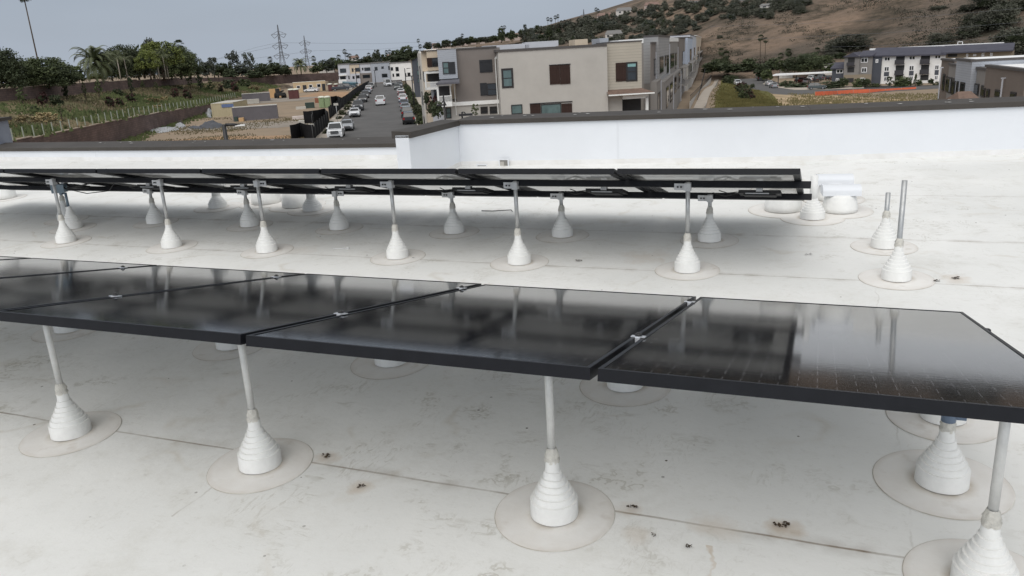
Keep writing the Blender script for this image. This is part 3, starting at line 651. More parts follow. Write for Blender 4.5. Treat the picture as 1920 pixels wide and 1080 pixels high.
def crown(seed, shape='round', nclump=40, per=22, leaf=.075, m=L_DARK):
    """unit crown: width 1, height 1, base at z=0"""
    rr = random.Random(seed); mb = MB()
    for i in range(nclump):
        u = rr.uniform(0, 2 * PI)
        if shape == 'round': z = rr.uniform(.10, .92); rad = .46 * math.sqrt(max(.02, 1 - ((z - .42) / .56) ** 2))
        elif shape == 'tall': z = rr.uniform(.08, .93); rad = .36 * math.sqrt(max(.02, 1 - ((z - .5) / .52) ** 2)) * rr.choice([.6, 1, 1.25])
        elif shape == 'umbrella': z = rr.uniform(.35, .92); rad = .46 * math.sqrt(max(.02, 1 - ((z - .3) / .68) ** 2))
        elif shape == 'cone': z = rr.uniform(.05, .95); rad = .42 * (1.02 - z)
        else: z = rr.uniform(.05, .85); rad = .5 * math.sqrt(max(.05, 1 - (z / .95) ** 2))
        q = rad * rr.uniform(.35, 1) ** .6
        c = Vector((q * math.cos(u), q * math.sin(u), z)); leaf_quads(mb, c, rr.uniform(.09, .16), per, leaf, rr, .75)
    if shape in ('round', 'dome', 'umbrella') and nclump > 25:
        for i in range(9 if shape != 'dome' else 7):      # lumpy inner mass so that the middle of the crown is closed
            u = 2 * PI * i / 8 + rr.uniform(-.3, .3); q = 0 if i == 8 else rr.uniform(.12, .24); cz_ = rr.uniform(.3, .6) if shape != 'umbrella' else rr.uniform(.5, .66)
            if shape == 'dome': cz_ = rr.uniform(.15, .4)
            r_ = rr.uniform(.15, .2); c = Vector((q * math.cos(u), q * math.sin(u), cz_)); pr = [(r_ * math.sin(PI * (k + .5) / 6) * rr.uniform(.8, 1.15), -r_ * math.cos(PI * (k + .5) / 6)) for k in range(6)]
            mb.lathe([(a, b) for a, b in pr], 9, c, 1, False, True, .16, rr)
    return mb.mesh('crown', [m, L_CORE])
CR_ = {}
def crowns(key, shape, m, nc, per, leaf, nvar=3):
    CR_[key] = [crown(hash_(key) + i, shape, nc, per, leaf, m) for i in range(nvar)]
def hash_(k): return sum(ord(ch) * (i + 3) for i, ch in enumerate(k))
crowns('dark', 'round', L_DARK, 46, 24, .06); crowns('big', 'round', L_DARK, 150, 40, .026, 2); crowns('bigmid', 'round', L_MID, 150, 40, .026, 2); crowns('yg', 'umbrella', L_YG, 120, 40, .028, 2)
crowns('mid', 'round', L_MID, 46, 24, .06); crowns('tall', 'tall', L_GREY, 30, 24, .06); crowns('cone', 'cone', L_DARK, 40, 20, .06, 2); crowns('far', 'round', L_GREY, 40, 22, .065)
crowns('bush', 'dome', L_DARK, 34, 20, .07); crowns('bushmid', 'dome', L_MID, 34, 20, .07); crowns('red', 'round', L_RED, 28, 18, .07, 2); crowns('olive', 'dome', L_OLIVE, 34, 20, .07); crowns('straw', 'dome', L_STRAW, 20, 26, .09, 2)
L_SCRUB = leafmat('scrub_olive_haze', (.050, .055, .040, 1), (.122, .124, .092, 1))  # haze of distance is mixed into this paler leaf colour
crowns('hbush', 'dome', L_SCRUB, 130, 36, .026, 2); crowns('hdark', 'round', L_SCRUB, 90, 30, .036, 3)
crowns('sapling', 'tall', L_MID, 16, 16, .08, 2); crowns('saplingdark', 'tall', L_DARK, 26, 18, .08, 2)
tm = MB(); tm.tube([(0, 0, 0), (.02, 0, .35), (.01, .02, .7)], .035, 7, r2=.018); tm.tube([(.02, 0, .33), (.12, .05, .6)], .018, 5, r2=.008); tm.tube([(.01, .02, .4), (-.1, -.04, .65)], .016, 5, r2=.008); TRUNK = tm.mesh('trunk', BARK)
ti = [0]
def tree(px, yb, yt, D, key, label, cat='tree', group=None, wpx=None, trunk=.22, name='tree', z=None):
    """tree standing at distance D whose foot and top are seen at yb, yt"""
    ti[0] += 1; rr = random.Random(ti[0] * 13 + 5)
    b = at(px, yb, D)
    if z is not None: b.z = z
    H = (yb - yt) * D / F * 1.02; W = (wpx or (yb - yt)) * D / F
    e = empty(name, b, label, cat, group, rot=(0, 0, rr.uniform(0, 6.28)))
    me = rr.choice(CR_[key])
    if trunk: 
        inst('trunk', TRUNK, e, (0, 0, -.02 * H), scale=(H, H, H * (trunk + .35)))
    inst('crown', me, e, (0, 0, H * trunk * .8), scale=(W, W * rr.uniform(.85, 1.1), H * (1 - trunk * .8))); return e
def frond_mesh(seed, n, length, droop, m, leaflets=14, wide=.16, up0=(.0, 1.3)):
    rr = random.Random(seed); mb = MB()
    for k in range(n):
        a = 2 * PI * k / n * 2.618 + rr.uniform(-.2, .2); el = rr.uniform(*up0); L_ = length * rr.uniform(.8, 1.1); d = Vector((math.cos(a), math.sin(a), 0)); side = Vector((-d.y, d.x, 0))
        pts = []
        for i in range(leaflets + 1):
            f = i / leaflets; ang = el - droop * f * f * rr.uniform(.95, 1.05)
            prev = pts[-1] if pts else Vector((0, 0, 0)); pts.append(prev + (d * math.cos(ang) + UP * math.sin(ang)) * (L_ / leaflets))
        for i in range(1, leaflets):
            f = i / leaflets; w_ = L_ * wide * math.sin(PI * min(1, f * .85 + .15)) ; t_ = (pts[i + 1] - pts[i]).normalized()
            for sd in (-1, 1):
                tip = pts[i] + side * sd * w_ + t_ * w_ * .7 - UP * w_ * .35
                mb.add([pts[i] - t_ * .012 * L_, tip, pts[i] + t_ * .03 * L_], [(0, 1, 2)])
    return mb.mesh('fronds', m)
DATE = frond_mesh(4, 84, .95, 2.1, L_PALM, 24, .13, (-.5, 1.4)); QUEEN = frond_mesh(9, 26, 1.0, 2.0, L_PALM, 10, .2, (-.2, 1.3)); FANB = None
def fan_crown(seed, n, m):
    rr = random.Random(seed); mb = MB()
    for k in range(n * 2):
        a = rr.uniform(0, 2 * PI); el = rr.uniform(-1.2, 1.4); d = Vector((math.cos(a) * math.cos(el), math.sin(a) * math.cos(el), math.sin(el))); c = d * rr.uniform(.45, .7); s1 = d.cross(UP).normalized(); s2 = s1.cross(d)
        for j in range(7):
            b = -1.3 + 2.6 * j / 6; tip = c + (d * math.cos(b) + s1 * math.sin(b)) * .42 - UP * .1; w_ = (s1 * math.cos(b) - d * math.sin(b)) * .13
            mb.add([c, tip - w_ * .3, tip + w_ * .3 + s2 * .02], [(0, 1, 2)])
    return mb.mesh('fronds', m)
FAN = fan_crown(3, 44, L_DARK); FANG = fan_crown(8, 40, L_GREY)
pt_ = MB(); pt_.tube([(0, 0, 0), (.004, 0, .5), (0, .003, 1)], .016, 8, r2=.011); PTRUNK = pt_.mesh('trunk', BARK)
ptp = MB(); ptp.tube([(0, 0, 0), (.01, 0, .5), (.005, .003, 1)], .03, 8, r2=.02); PTRUNKP = ptp.mesh('trunk', BARKP)
def palm(px, yb, yt, D, label, kind='fan', rpx=6, group=None, lean=(0, 0), z=None, tk=1.0):
    b = at(px, yb, D)
    if z is not None: b.z = z
    H = (yb - yt) * D / F; r = rpx * D / F
    e = empty('palm_tree', b, label, 'palm tree', group, rot=(lean[0], lean[1], random.Random(int(px * 7)).uniform(0, 6)))
    tr = {'fan': PTRUNK, 'far': PTRUNK, 'date': PTRUNK, 'queen': PTRUNKP}[kind]; ts_ = {'fan': 1, 'far': 1, 'date': 3.2, 'queen': 1}[kind]
    k = H * ts_ * tk; inst('trunk', tr, e, scale=(k, k, H)); inst('crown', {'fan': FAN, 'far': FANG, 'date': DATE, 'queen': QUEEN}[kind], e, (0, 0, H), scale=(r, r, r)); return e
# ================================================================ LEFT SIDE: WALLS, BANK, TREES
BRICKB = None
def block_mat():
    m = bpy.data.materials.new('slump_block_wall'); m.use_nodes = True; N, L = nodes_of(m); b = N['Principled BSDF']; b.inputs['Roughness'].default_value = .9
    tc = N.new('ShaderNodeTexCoord'); sx = N.new('ShaderNodeSeparateXYZ'); L.new(tc.outputs['Object'], sx.inputs[0]); cb_ = N.new('ShaderNodeCombineXYZ')
    al = math_node(N, L, 'ADD', math_node(N, L, 'MULTIPLY', sx.outputs['X'], E2.x), math_node(N, L, 'MULTIPLY', sx.outputs['Y'], E2.y)); L.new(al, cb_.inputs[0]); L.new(sx.outputs['Z'], cb_.inputs[1])
    br = N.new('ShaderNodeTexBrick'); br.inputs['Scale'].default_value = 1; br.inputs['Brick Width'].default_value = .6; br.inputs['Row Height'].default_value = .3; br.inputs['Mortar Size'].default_value = .03
    br.inputs['Color1'].default_value = rgb(108, 86, 78, 1.0); br.inputs['Color2'].default_value = rgb(90, 72, 67, 1.0); br.inputs['Mortar'].default_value = rgb(80, 66, 61, 1.0); L.new(cb_.outputs[0], br.inputs['Vector'])
    nz = N.new('ShaderNodeTexNoise'); nz.inputs['Scale'].default_value = .35; nz.inputs['Detail'].default_value = 8; L.new(tc.outputs['Object'], nz.inputs['Vector'])
    hs = N.new('ShaderNodeHueSaturation'); mr = N.new('ShaderNodeMapRange'); mr.inputs['From Min'].default_value = .3; mr.inputs['From Max'].default_value = .7; mr.inputs['To Min'].default_value = .7; mr.inputs['To Max'].default_value = 1.25; L.new(nz.outputs['Fac'], mr.inputs['Value']); L.new(mr.outputs['Result'], hs.inputs['Value']); L.new(br.outputs['Color'], hs.inputs['Color']); L.new(hs.outputs['Color'], b.inputs['Base Color']); return m
BLOCK = block_mat(); CAPW = mat('wall_cap', rgb(178, 160, 140, .75), .85, .15, .7)
def stepped_wall(label, line, t, zb, step, thick=.3, caph=.1, s0=None, s1=None):
    s0 = s0 if s0 is not None else st_of(line[0])[0]; s1 = s1 if s1 is not None else st_of(line[-1])[0]
    e = empty('retaining_wall', ST((s0 + s1) / 2, t), label, 'wall'); L0 = e.location; m = MB(); c = MB(); s_ = s0
    while s_ < s1 - .1:
        b = min(s1, s_ + step); zt = (interp(line, s_) + interp(line, b)) / 2
        P = lambda q, o, z: Vector(((E2 * q + E1 * (t + o)).x, (E2 * q + E1 * (t + o)).y, z))
        z0 = min(zb(s_), zb(b)) - .4
        m.hexa([P(s_, -thick, z0), P(s_, 0, z0), P(b, 0, z0), P(b, -thick, z0), P(s_, -thick, zt), P(s_, 0, zt), P(b, 0, zt), P(b, -thick, zt)])
        c.hexa([P(s_, -thick - .05, zt), P(s_, .05, zt), P(b, .05, zt), P(b, -thick - .05, zt), P(s_, -thick - .05, zt + caph), P(s_, .05, zt + caph), P(b, .05, zt + caph), P(b, -thick - .05, zt + caph)]); s_ = b
    m.build('wall', BLOCK, e, -L0); c.build('cap', CAPW, e, -L0); return e
stepped_wall('lower brown block retaining wall stepping down along the building site', low_top, LT, lambda s: ST(s, LT).z, 14)
stepped_wall('upper long brown block wall with pale cap along the top of the planted bank', up_top, UT, upz, 18)
# far part of the upper wall, beyond the bank
P_ = [at(px, py, D) for px, py, D in [(378, 146, 262), (430, 144.5, 285), (468, 143.5, 300), (560, 139, 330), (640, 135.5, 345), (700, 132, 352)]]
e = empty('garden_wall', P_[2], 'far brown block wall running towards the pale terraced houses', 'wall'); m = MB()
for a, b in zip(P_, P_[1:]):
    d = (b - a).cross(UP).normalized() * .3; h = UP * 3.2
    m.hexa([a - h, b - h, b - h + d, a - h + d, a, b, b + d, a + d])
m.build('wall', BLOCK, e, -P_[2])
# short stake fence on top of the lower wall: each stake is one thing
stk = MB(); stk.bx(-.045, .045, -.045, .045, 0, 1.35); stk.bx(-.055, .055, -.055, .055, 1.35, 1.39); STKM = stk.mesh('stake', mat('pale_stake', rgb(158, 165, 150, .75), .8, .12, 2))
smin, smax = st_of(low_top[1])[0], st_of(low_top[-1])[0]
k = 0; s_ = smin + 1
while s_ < smax + 30:
    p = ST(s_, LT - .15); p.z = lowz(s_) - .05
    o = inst('fence_stake', STKM, None, p); tag(o, 'pale wooden fence stake in the row on top of the lower retaining wall', 'fence stake', 'fence stakes along the retaining wall'); s_ += 2.6; k += 1
def bank_hit(px, py):
    q = ray(px, py); h = math.hypot(q.x, q.y); D = 60
    while D < 420:
        p = EYE + q * (D / h); s, t = st_of(p)
        if t < LT and p.z < bank_z(s, t): return p
        D += .5
    return EYE + q * (200 / h)
def bank_plant(px, yb, yt, key, label, wpx, name='shrub', cat='shrub', trunk=0, group='shrubs and saplings planted on the bank'):
    p = bank_hit(px, yb); D = math.hypot(p.x, p.y); tree(px, yb, yt, D, key, label, cat, group, wpx, trunk, name)
for px, yb, yt, key, w_, tr, lb in [
    (43, 197, 171, 'sapling', 20, .3, 'thin green sapling on the bank below the wall, first from the left'), (82, 200, 178, 'red', 18, .15, 'dark red shrub on the bank left of the wall gap'),
    (125, 186, 154, 'saplingdark', 15, .12, 'dark upright conifer in front of the upper wall at left'), (106, 199, 180, 'bush', 20, 0, 'dark green bush below the dark conifer'), (65, 211, 200, 'bush', 13, 0, 'low dark bush in the middle of the bank at left'),
    (163, 192, 160, 'sapling', 10, .5, 'thin staked sapling, second from the left'), (188, 186, 155, 'sapling', 15, .4, 'leafy staked sapling left of the round bush'), (222, 180, 168, 'bush', 18, 0, 'round dark bush at the foot of the upper wall'), (249, 180, 150, 'saplingdark', 10, .25, 'slender dark sapling right of the round bush'),
    (246, 192, 178, 'red', 18, .05, 'purple shrub under the slender dark sapling'), (208, 202, 184, 'red', 15, .1, 'reddish twiggy shrub in the upper middle of the bank'), (226, 200, 186, 'red', 14, .1, 'reddish twiggy shrub right of its twin'), (118, 230, 200, 'sapling', 12, .6, 'bare stemmed sapling low on the bank at left'), (269, 170, 154, 'sapling', 9, .4, 'small sapling against the upper wall'), (295, 175, 157, 'sapling', 9, .4, 'small thin sapling against the upper wall, right'),
    (329, 185, 168, 'red', 14, .1, 'dark red shrub in the middle of the bank'), (353, 188, 170, 'red', 16, .1, 'broad dark red shrub on the bank, right of its twin'), (357, 166, 143, 'sapling', 12, .25, 'slim sapling near the right end of the upper wall'), (377, 168, 143, 'saplingdark', 13, .05, 'dark dense conifer at the right end of the bank'), (397, 172, 150, 'sapling', 16, .2, 'loose grey green sapling right of the dark conifer'), (415, 176, 160, 'red', 12, .1, 'reddish shrub near the containers'), (442, 176, 156, 'red', 14, .15, 'rust coloured shrub behind the rear container'), (338, 170, 163, 'bush', 12, 0, 'low bush under the upper wall'), (430, 168, 150, 'bush', 26, 0, 'dark bush mass at the right end of the bank'), (460, 165, 148, 'bushmid', 26, 0, 'green bush above the plywood box')]:
    bank_plant(px, yb, yt, key, lb, w_, 'sapling' if 'sapl' in key else 'shrub', 'sapling' if 'sapl' in key else 'shrub', tr)
for i, (px, yb, yt, w_) in enumerate([(52, 232, 217, 34), (84, 230, 213, 30), (102, 228, 215, 22), (14, 240, 226, 22), (285, 194, 184, 26), (310, 192, 182, 18), (296, 206, 198, 20), (475, 170, 162, 24), (15, 232, 222, 16)]):
    bank_plant(px, yb, yt, 'straw', 'straw coloured grass clump on the bank', w_, 'grass_clump', 'grass clump', 0, 'straw coloured grass clumps on the bank')
# grass stuff over the bank
def tufts(name, pts, m, hgt, n, seed, spread):
    rr = random.Random(seed); mb = MB()
    for p in pts:
        for _ in range(n):
            b = p + Vector((rr.gauss(0, spread), rr.gauss(0, spread), 0)); a = rr.uniform(0, PI); d = Vector((math.cos(a), math.sin(a), 0)) * hgt * rr.uniform(.25, .6); h = UP * hgt * rr.uniform(.5, 1.2) + d * rr.uniform(-.5, .5)
            mb.add([b - d, b + d, b + h], [(0, 1, 2)])
    o = mb.build(name, m); o['kind'] = 'stuff'; return o
rr = random.Random(77); pts = []; pts2 = []; pts3 = []
for _ in range(3400):
    s_, t_ = rr.uniform(70, 300), rr.uniform(UT + .5, LT - .4); p = E2 * s_ + E1 * t_; p.z = bank_z(s_, t_) - .02
    low = (LT - t_) / (LT - UT); n_ = vnoise(s_ * .06, t_ * .12, 9) + (.35 - low) * .9
    (pts if n_ > -.12 else pts2 if rr.random() < .55 else pts3).append(p)
tufts('grass', pts, leafmat('bank_green', (.060, .082, .030, 1), (.145, .168, .070, 1), .8, .12), .55, 7, 5, .8)
tufts('grass', pts2, leafmat('bank_tan', (.14, .11, .07, 1), (.26, .21, .135, 1), .9, .2), .4, 5, 6, .7)
tufts('grass', pts3, leafmat('bank_olive', (.075, .072, .035, 1), (.16, .148, .08, 1), .9, .2), .45, 6, 6, .8)
gb_ = 'trees behind the upper wall'
for px, yb, yt, D, key, w_, tr, lb in [(8, 172, 108, 140, 'big', 75, .02, 'near black dense tree at the left picture edge behind the wall'), (42, 168, 128, 146, 'bigmid', 60, .02, 'dark green bushy tree beside the black one at the left edge'), (92, 166, 119, 150, 'bigmid', 88, .02, 'broad domed dark green tree at left behind the wall'), (118, 164, 128, 148, 'big', 55, .02, 'dark right shoulder tree beside the broad domed one'), (64, 166, 122, 156, 'big', 50, .02, 'dark tree behind the broad domed one'),
    (212, 154, 106, 190, 'bigmid', 52, .03, 'dark green tree right of the date palm'), (240, 152, 95, 205, 'big', 60, .03, 'tall dark tree behind the white trunked palms'), (262, 150, 100, 210, 'big', 58, .03, 'dense dark tree in the shade of the yellow green crown'), (290, 150, 84, 225, 'far', 22, .3, 'small crowned tree peeping over the yellow green tree'), (308, 148, 88, 200, 'yg', 80, .12, 'bright yellow green spreading tree behind the wall'), (283, 149, 103, 192, 'yg', 46, .1, 'lower yellow green crown left of the big one'), (340, 148, 96, 214, 'bigmid', 60, .03, 'round dark green tree right of the yellow green one'), (358, 147, 104, 222, 'big', 44, .03, 'dark end tree of the grove'), (322, 149, 112, 216, 'big', 60, .03, 'dark shaded tree under the yellow green crown'), (272, 146, 92, 228, 'mid', 40, .1, 'back tree between the dark tree and the yellow green one'), (180, 154, 140, 176, 'yg', 24, 0, 'low yellow green bush at the foot of the date palm'), (150, 156, 130, 170, 'mid', 26, .05, 'small green tree left of the date palm')]:
    tree(px, yb, yt, D, key, lb, 'tree', gb_, w_, tr)
palm(184, 156, 124, 172, 'big date palm with arching fronds behind the upper wall', 'date', 45)
palm(79, 150, 24, 180, 'very tall thin palm leaning left against the sky', 'fan', 11, None, (0, 0), None, .6)
for i, (px, yb, yt, r_, lb) in enumerate([(227, 152, 118, 24, 'pale trunked feather palm right of the date palm'), (240, 151, 116, 22, 'pale trunked feather palm, second of the left pair'), (300, 148, 116, 24, 'pale trunked palm with yellowed fronds left of the twin trunks'), (312, 148, 112, 22, 'left twin palm with pale trunk under the yellow green tree'), (316.5, 148, 111, 20, 'right twin palm with pale trunk under the yellow green tree')]):
    palm(px, yb, yt, 186 + i * 3, lb, 'queen', r_, 'pale trunked palms behind the upper wall')
palm(343, 130, 90, 240, 'fan palm head above the round dark tree', 'fan', 9)
# far tree line left of the street
gf = 'trees of the far tree line'
for px, yb, yt, D, key, w_, lb in [(390, 146, 118, 290, 'far', 34, 'greyish tree at the left end of the far tree line'), (403, 146, 112, 300, 'tall', 20, 'tall loose tree in the far tree line left of the big eucalyptus'), (420, 146, 122, 300, 'dark', 34, 'dark bushy tree in the far tree line'), (441, 144, 101, 310, 'tall', 32, 'big eucalyptus with clumpy crown in the far tree line'), (470, 144, 102, 315, 'tall', 27, 'second eucalyptus right of the bigger one'), (455, 146, 124, 300, 'far', 36, 'low bushy tree between the two eucalyptuses'), (492, 145, 122, 300, 'dark', 36, 'dark round tree right of the eucalyptuses'), (514, 143, 120, 310, 'dark', 40, 'dark round tree left of the near pylon'), (432, 148, 132, 288, 'bush', 30, 'dark undergrowth tree below the eucalyptus'), (478, 148, 132, 290, 'bush', 36, 'dark undergrowth tree below the second eucalyptus'), (535, 143, 124, 320, 'dark', 26, 'dark tree under the pylon'), (596, 139, 119, 345, 'mid', 26, 'olive tree right of the far date palm'), (613, 136, 113, 350, 'far', 30, 'pale green tree left of the terraced houses'), (628, 135, 110, 360, 'mid', 30, 'rounded tree behind the terraced houses, left end'), (647, 130, 113, 365, 'dark', 32, 'dark tree over the terraced house roof'), (672, 124, 112, 400, 'far', 40, 'low tree line tree behind the white house'), (708, 121, 96, 390, 'far', 18, 'upright oval tree over the grey terraced houses'), (690, 121, 107, 400, 'dark', 26, 'dark tree left of the oval one'), (722, 119, 103, 400, 'mid', 22, 'green tree right of the oval one'), (744, 120, 96, 385, 'dark', 30, 'dark tree left of the flat crowned pair'), (764, 118, 89, 380, 'dark', 34, 'tallest dark tree right over the white terraced house'), (782, 118, 96, 380, 'dark', 26, 'dark tree beside the beige town house'), (752, 122, 104, 375, 'dark', 50, 'wide dark tree mass behind the white terraced house')]:
    tree(px, yb, yt, D, key, lb, 'tree', gf, w_, .1)
palm(565, 140, 124, 325, 'far date palm below the right pylon', 'date', 20)
for px, yb, yt, r_, lb in [(407, 140, 116, 5, 'thin fan palm in the far tree line, left'), (510, 138, 114, 5, 'thin fan palm left of the pylons'), (591, 135, 112, 5, 'thin fan palm right of the pylons'), (649, 125, 99, 4.5, 'fan palm over the terraced houses, taller of a pair'), (653, 126, 105, 4, 'fan palm over the terraced houses, shorter of a pair'), (637, 125, 109, 5, 'feathery palm left of the fan palm pair'), (658, 125, 106, 4, 'thin palm right of the fan palm pair'), (671, 122, 107, 4, 'thin palm above the white house'), (693, 118, 104, 4, 'thin palm left of the oval tree'), (726, 112, 99, 4, 'left thin palm near the cream house'), (732, 112, 98, 4, 'right thin palm near the cream house'), (786, 98, 78, 3.5, 'lone thin palm rising over the beige town house corner'), (789, 100, 88, 4, 'short palm at the beige town house corner')]:
    palm(px, yb, yt, 420, lb, 'far', r_, 'thin far palms')
# distant coast strip houses
HW = mat('far_house_wall', rgb(205, 200, 192, .75), .85, .08, 1); HP = mat('far_house_pink', rgb(188, 168, 156, .7), .85, .08, 1); HR = mat('far_house_roof', rgb(132, 104, 92, .75), .85, .15, 1); HG = mat('far_house_roof_grey', rgb(120, 118, 116, .75), .85, .12, 1); WIN = mat('dark_window', (.02, .023, .027, 1), .18, .3, 2, 0, .6)
def house(px, py, D, wpx, hpx, label, wall=HW, roof=HR, az=None, nwin=3, group=None, gable=.45, dep=8):
    b = at(px, py, D); az = az if az is not None else math.degrees(math.atan2(b.x, b.y)); fc = Face(b, az); w_ = wpx * D / F / 2; h = hpx * D / F
    e = empty('house', b, label, 'house', group); m = MB(); hw = h * (1 - gable); fc.box(m, -w_, w_, b.z - 3, b.z + hw, 0, dep); m.build('wall', wall, e, -b)
    r = MB(); o_ = .4; P = fc.pt
    vs = [P(-w_ - o_, b.z + hw, -o_), P(w_ + o_, b.z + hw, -o_), P(w_ + o_, b.z + hw, dep + o_), P(-w_ - o_, b.z + hw, dep + o_), P(-w_ * .8, b.z + h, dep / 2), P(w_ * .8, b.z + h, dep / 2)]
    r.add(vs, [(0, 1, 5, 4), (2, 3, 4, 5), (1, 2, 5), (3, 0, 4), (3, 2, 1, 0)]); r.build('roof', roof, e, -b)
    for i in range(nwin):
        u = -w_ + (i + .5) * 2 * w_ / nwin; ww = min(.8, w_ / nwin * .5); q = MB(); fc.box(q, u - ww, u + ww, b.z + hw * .4, b.z + hw * .8, -.04, .02); q.build('window', WIN, e, -b)
    return e
house(613, 135, 370, 26, 9, 'low pale house behind the far wall left of the terraces', HW, HG); house(664, 114, 430, 18, 9, 'cream house on the far skyline above the terraces'); house(690, 112, 440, 14, 5, 'small cream house on the skyline right of its neighbour'); house(733, 108, 440, 16, 6, 'cream house on the skyline near the thin palms')
# ---- pylons and power lines
PYL = mat('pylon_steel', rgb(128, 132, 140, .55), .6, .1, .2, 0, .4)
def pylon(px, yb, yt, D, label, az=20):
    b = at(px, yb, D); H = (yb - yt) * D / F; e = empty('power_pylon', b, label, 'pylon', rot=(0, 0, math.radians(az))); w_ = .052 * H; t = .0042 * H
    body = MB(); lv = [0, .12, .24, .36, .47, .57, .67, .77, .87, 1.0]
    def half(f): return w_ * (1.5 - .9 * f / .36) if f < .36 else w_ * .6 * (1 - .85 * (f - .36) / .64)
    cs = [(-1, -1), (1, -1), (1, 1), (-1, 1)]
    for sx_, sy in cs: body.tube([(sx_ * half(f), sy * half(f), f * H) for f in lv], t, 4, smooth=False)
    for f, g_ in zip(lv, lv[1:]):
        for i in range(4):
            a, c = cs[i], cs[(i + 1) % 4]
            body.tube([(a[0] * half(f), a[1] * half(f), f * H), (c[0] * half(g_), c[1] * half(g_), g_ * H)], t * .6, 3, smooth=False); body.tube([(c[0] * half(f), c[1] * half(f), f * H), (a[0] * half(g_), a[1] * half(g_), g_ * H)], t * .6, 3, smooth=False)
    body.build('tower', PYL, e)
    for f in (.36, .57, .80):
        a = MB(); arm = H * .175 * (1 if f < .7 else .95); z = f * H
        for sd in (-1, 1):
            tip = Vector((sd * arm, 0, z)); a.tube([(0, 0, z + .075 * H), tip], t, 4, smooth=False); a.tube([(0, half(f), z), tip], t, 4, smooth=False); a.tube([(0, -half(f), z), tip], t, 4, smooth=False)
            a.tube([(sd * arm * .5, 0, z), (sd * arm * .5, 0, z + .037 * H)], t * .6, 3, smooth=False)
            # V string of insulators under the arm
            v = Vector((sd * arm * .62, 0, z - .075 * H)); a.tube([tip, v], t * 1.2, 4, smooth=False); a.tube([(sd * half(f), 0, z - .012 * H), v], t * 1.2, 4, smooth=False)
        a.build('cross_arm', PYL, e)
    return e
pylon(532, 136, 57, 620, 'nearer lattice power pylon, taller, left of two on the skyline'); pylon(578, 134, 74, 780, 'farther lattice power pylon, right of two on the skyline'); pylon(1096, 82, 24, 760, 'lattice pylon standing against the wooded slope over the roofs', -10); pylon(1115, 80, 46, 700, 'lower lattice pylon on the slope right of the other', -10)
def wire(pts, label, r=.06, grp='power lines'):
    m = MB(); P = [at(*p) for p in pts]; m.tube(P, r, 4, smooth=False); o = m.build('power_line', mat('wire', rgb(120, 124, 132, .6), .6)); tag(o, label, 'power line', grp)
wire([(380, 118, 600), (480, 89, 620), (520, 80, 620), (600, 81, 680), (700, 82, 700), (800, 79, 760), (1000, 66, 760)], 'upper power line from the nearer pylon across the sky')
wire([(380, 126, 600), (480, 109, 620), (545, 101, 640), (592, 95, 700), (700, 93, 720), (800, 86, 740), (1080, 62, 760)], 'lower power line passing the farther pylon')
wire([(380, 118, 600), (455, 100, 610), (512, 88, 620)], 'faint line sagging left from the nearer pylon')
for k, (a, b, lb) in enumerate([((1560, 88), (1930, 62), 'lowest power line crossing the brown hillside'), ((1330, 75), (1930, 40), 'middle power line crossing the brown hillside'), ((1330, 50), (1930, 14), 'highest power line crossing the brown hillside')]):
    wire([(a[0] + (b[0] - a[0]) * f, a[1] + (b[1] - a[1]) * f + 6 * math.sin(PI * f), 270) for f in (0, .25, .5, .75, 1)], lb, .022)
# ================================================================ HILL
def hill_mat():
    m = bpy.data.materials.new('dry_hillside'); m.use_nodes = True; N, L = nodes_of(m); b = N['Principled BSDF']; b.inputs['Roughness'].default_value = .95; b.inputs['Specular IOR Level'].default_value = .1
    tc = N.new('ShaderNodeTexCoord'); P = tc.outputs['Object']
    def nz(s, d, st=(1, 1, 1), r=.65):
        mp = N.new('ShaderNodeMapping'); mp.inputs['Scale'].default_value = st; L.new(P, mp.inputs['Vector']); n = N.new('ShaderNodeTexNoise'); n.inputs['Scale'].default_value = s; n.inputs['Detail'].default_value = d; n.inputs['Roughness'].default_value = r; L.new(mp.outputs['Vector'], n.inputs['Vector']); return n.outputs['Fac']
    def rmp(v, a, c, hi=1.):
        r = N.new('ShaderNodeMapRange'); r.inputs['From Min'].default_value = a; r.inputs['From Max'].default_value = c; r.inputs['To Max'].default_value = hi; L.new(v, r.inputs['Value']); return r.outputs['Result']
    def mix(f, a, c):
        x = N.new('ShaderNodeMix'); x.data_type = 'RGBA'; L.new(f, x.inputs['Factor'])
        for i, v in ((6, a), (7, c)):
            if isinstance(v, tuple): x.inputs[i].default_value = v
            else: L.new(v, x.inputs[i])
        return x.outputs[2]
    col = mix(rmp(nz(.012, 8), .42, .6), rgb(98, 87, 76, 1.0), rgb(128, 107, 88, 1.0))
    col = mix(rmp(nz(.02, 9, (1, 1, .5)), .5, .66, .85), col, rgb(70, 64, 54, .85))
    col = mix(rmp(nz(.045, 10, r=.75), .50, .62, .85), col, rgb(58, 56, 44, .8))
    col = mix(rmp(nz(.03, 4), .6, .72, .6), col, rgb(146, 124, 100, .95))
    col = mix(rmp(nz(.35, 8, r=.8), .5, .75, .6), col, rgb(52, 50, 40, .75))
    L.new(col, b.inputs['Base Color'])
    bp = N.new('ShaderNodeBump'); bp.inputs['Strength'].default_value = .9; bp.inputs['Distance'].default_value = 2.0; L.new(nz(.25, 8, r=.75), bp.inputs['Height']); L.new(bp.outputs['Normal'], b.inputs['Normal']); return m
mb = MB(); azs = [(-34 + i * .5) for i in range(0, 141)]; Ds = frange(270, 960, 10) + [1000, 1100, 1250, 1500, 2000]
vs = []
for a in azs:
    for D in Ds:
        x, y = D * math.sin(math.radians(a)), D * math.cos(math.radians(a)); vs.append((x, y, max(hill_z(x, y), gz(x, y) - 3 if D < 320 else -30)))
n = len(Ds); mb.add(vs, [(i * n + j, i * n + j + 1, (i + 1) * n + j + 1, (i + 1) * n + j) for i in range(len(azs) - 1) for j in range(n - 1)], 0, True)
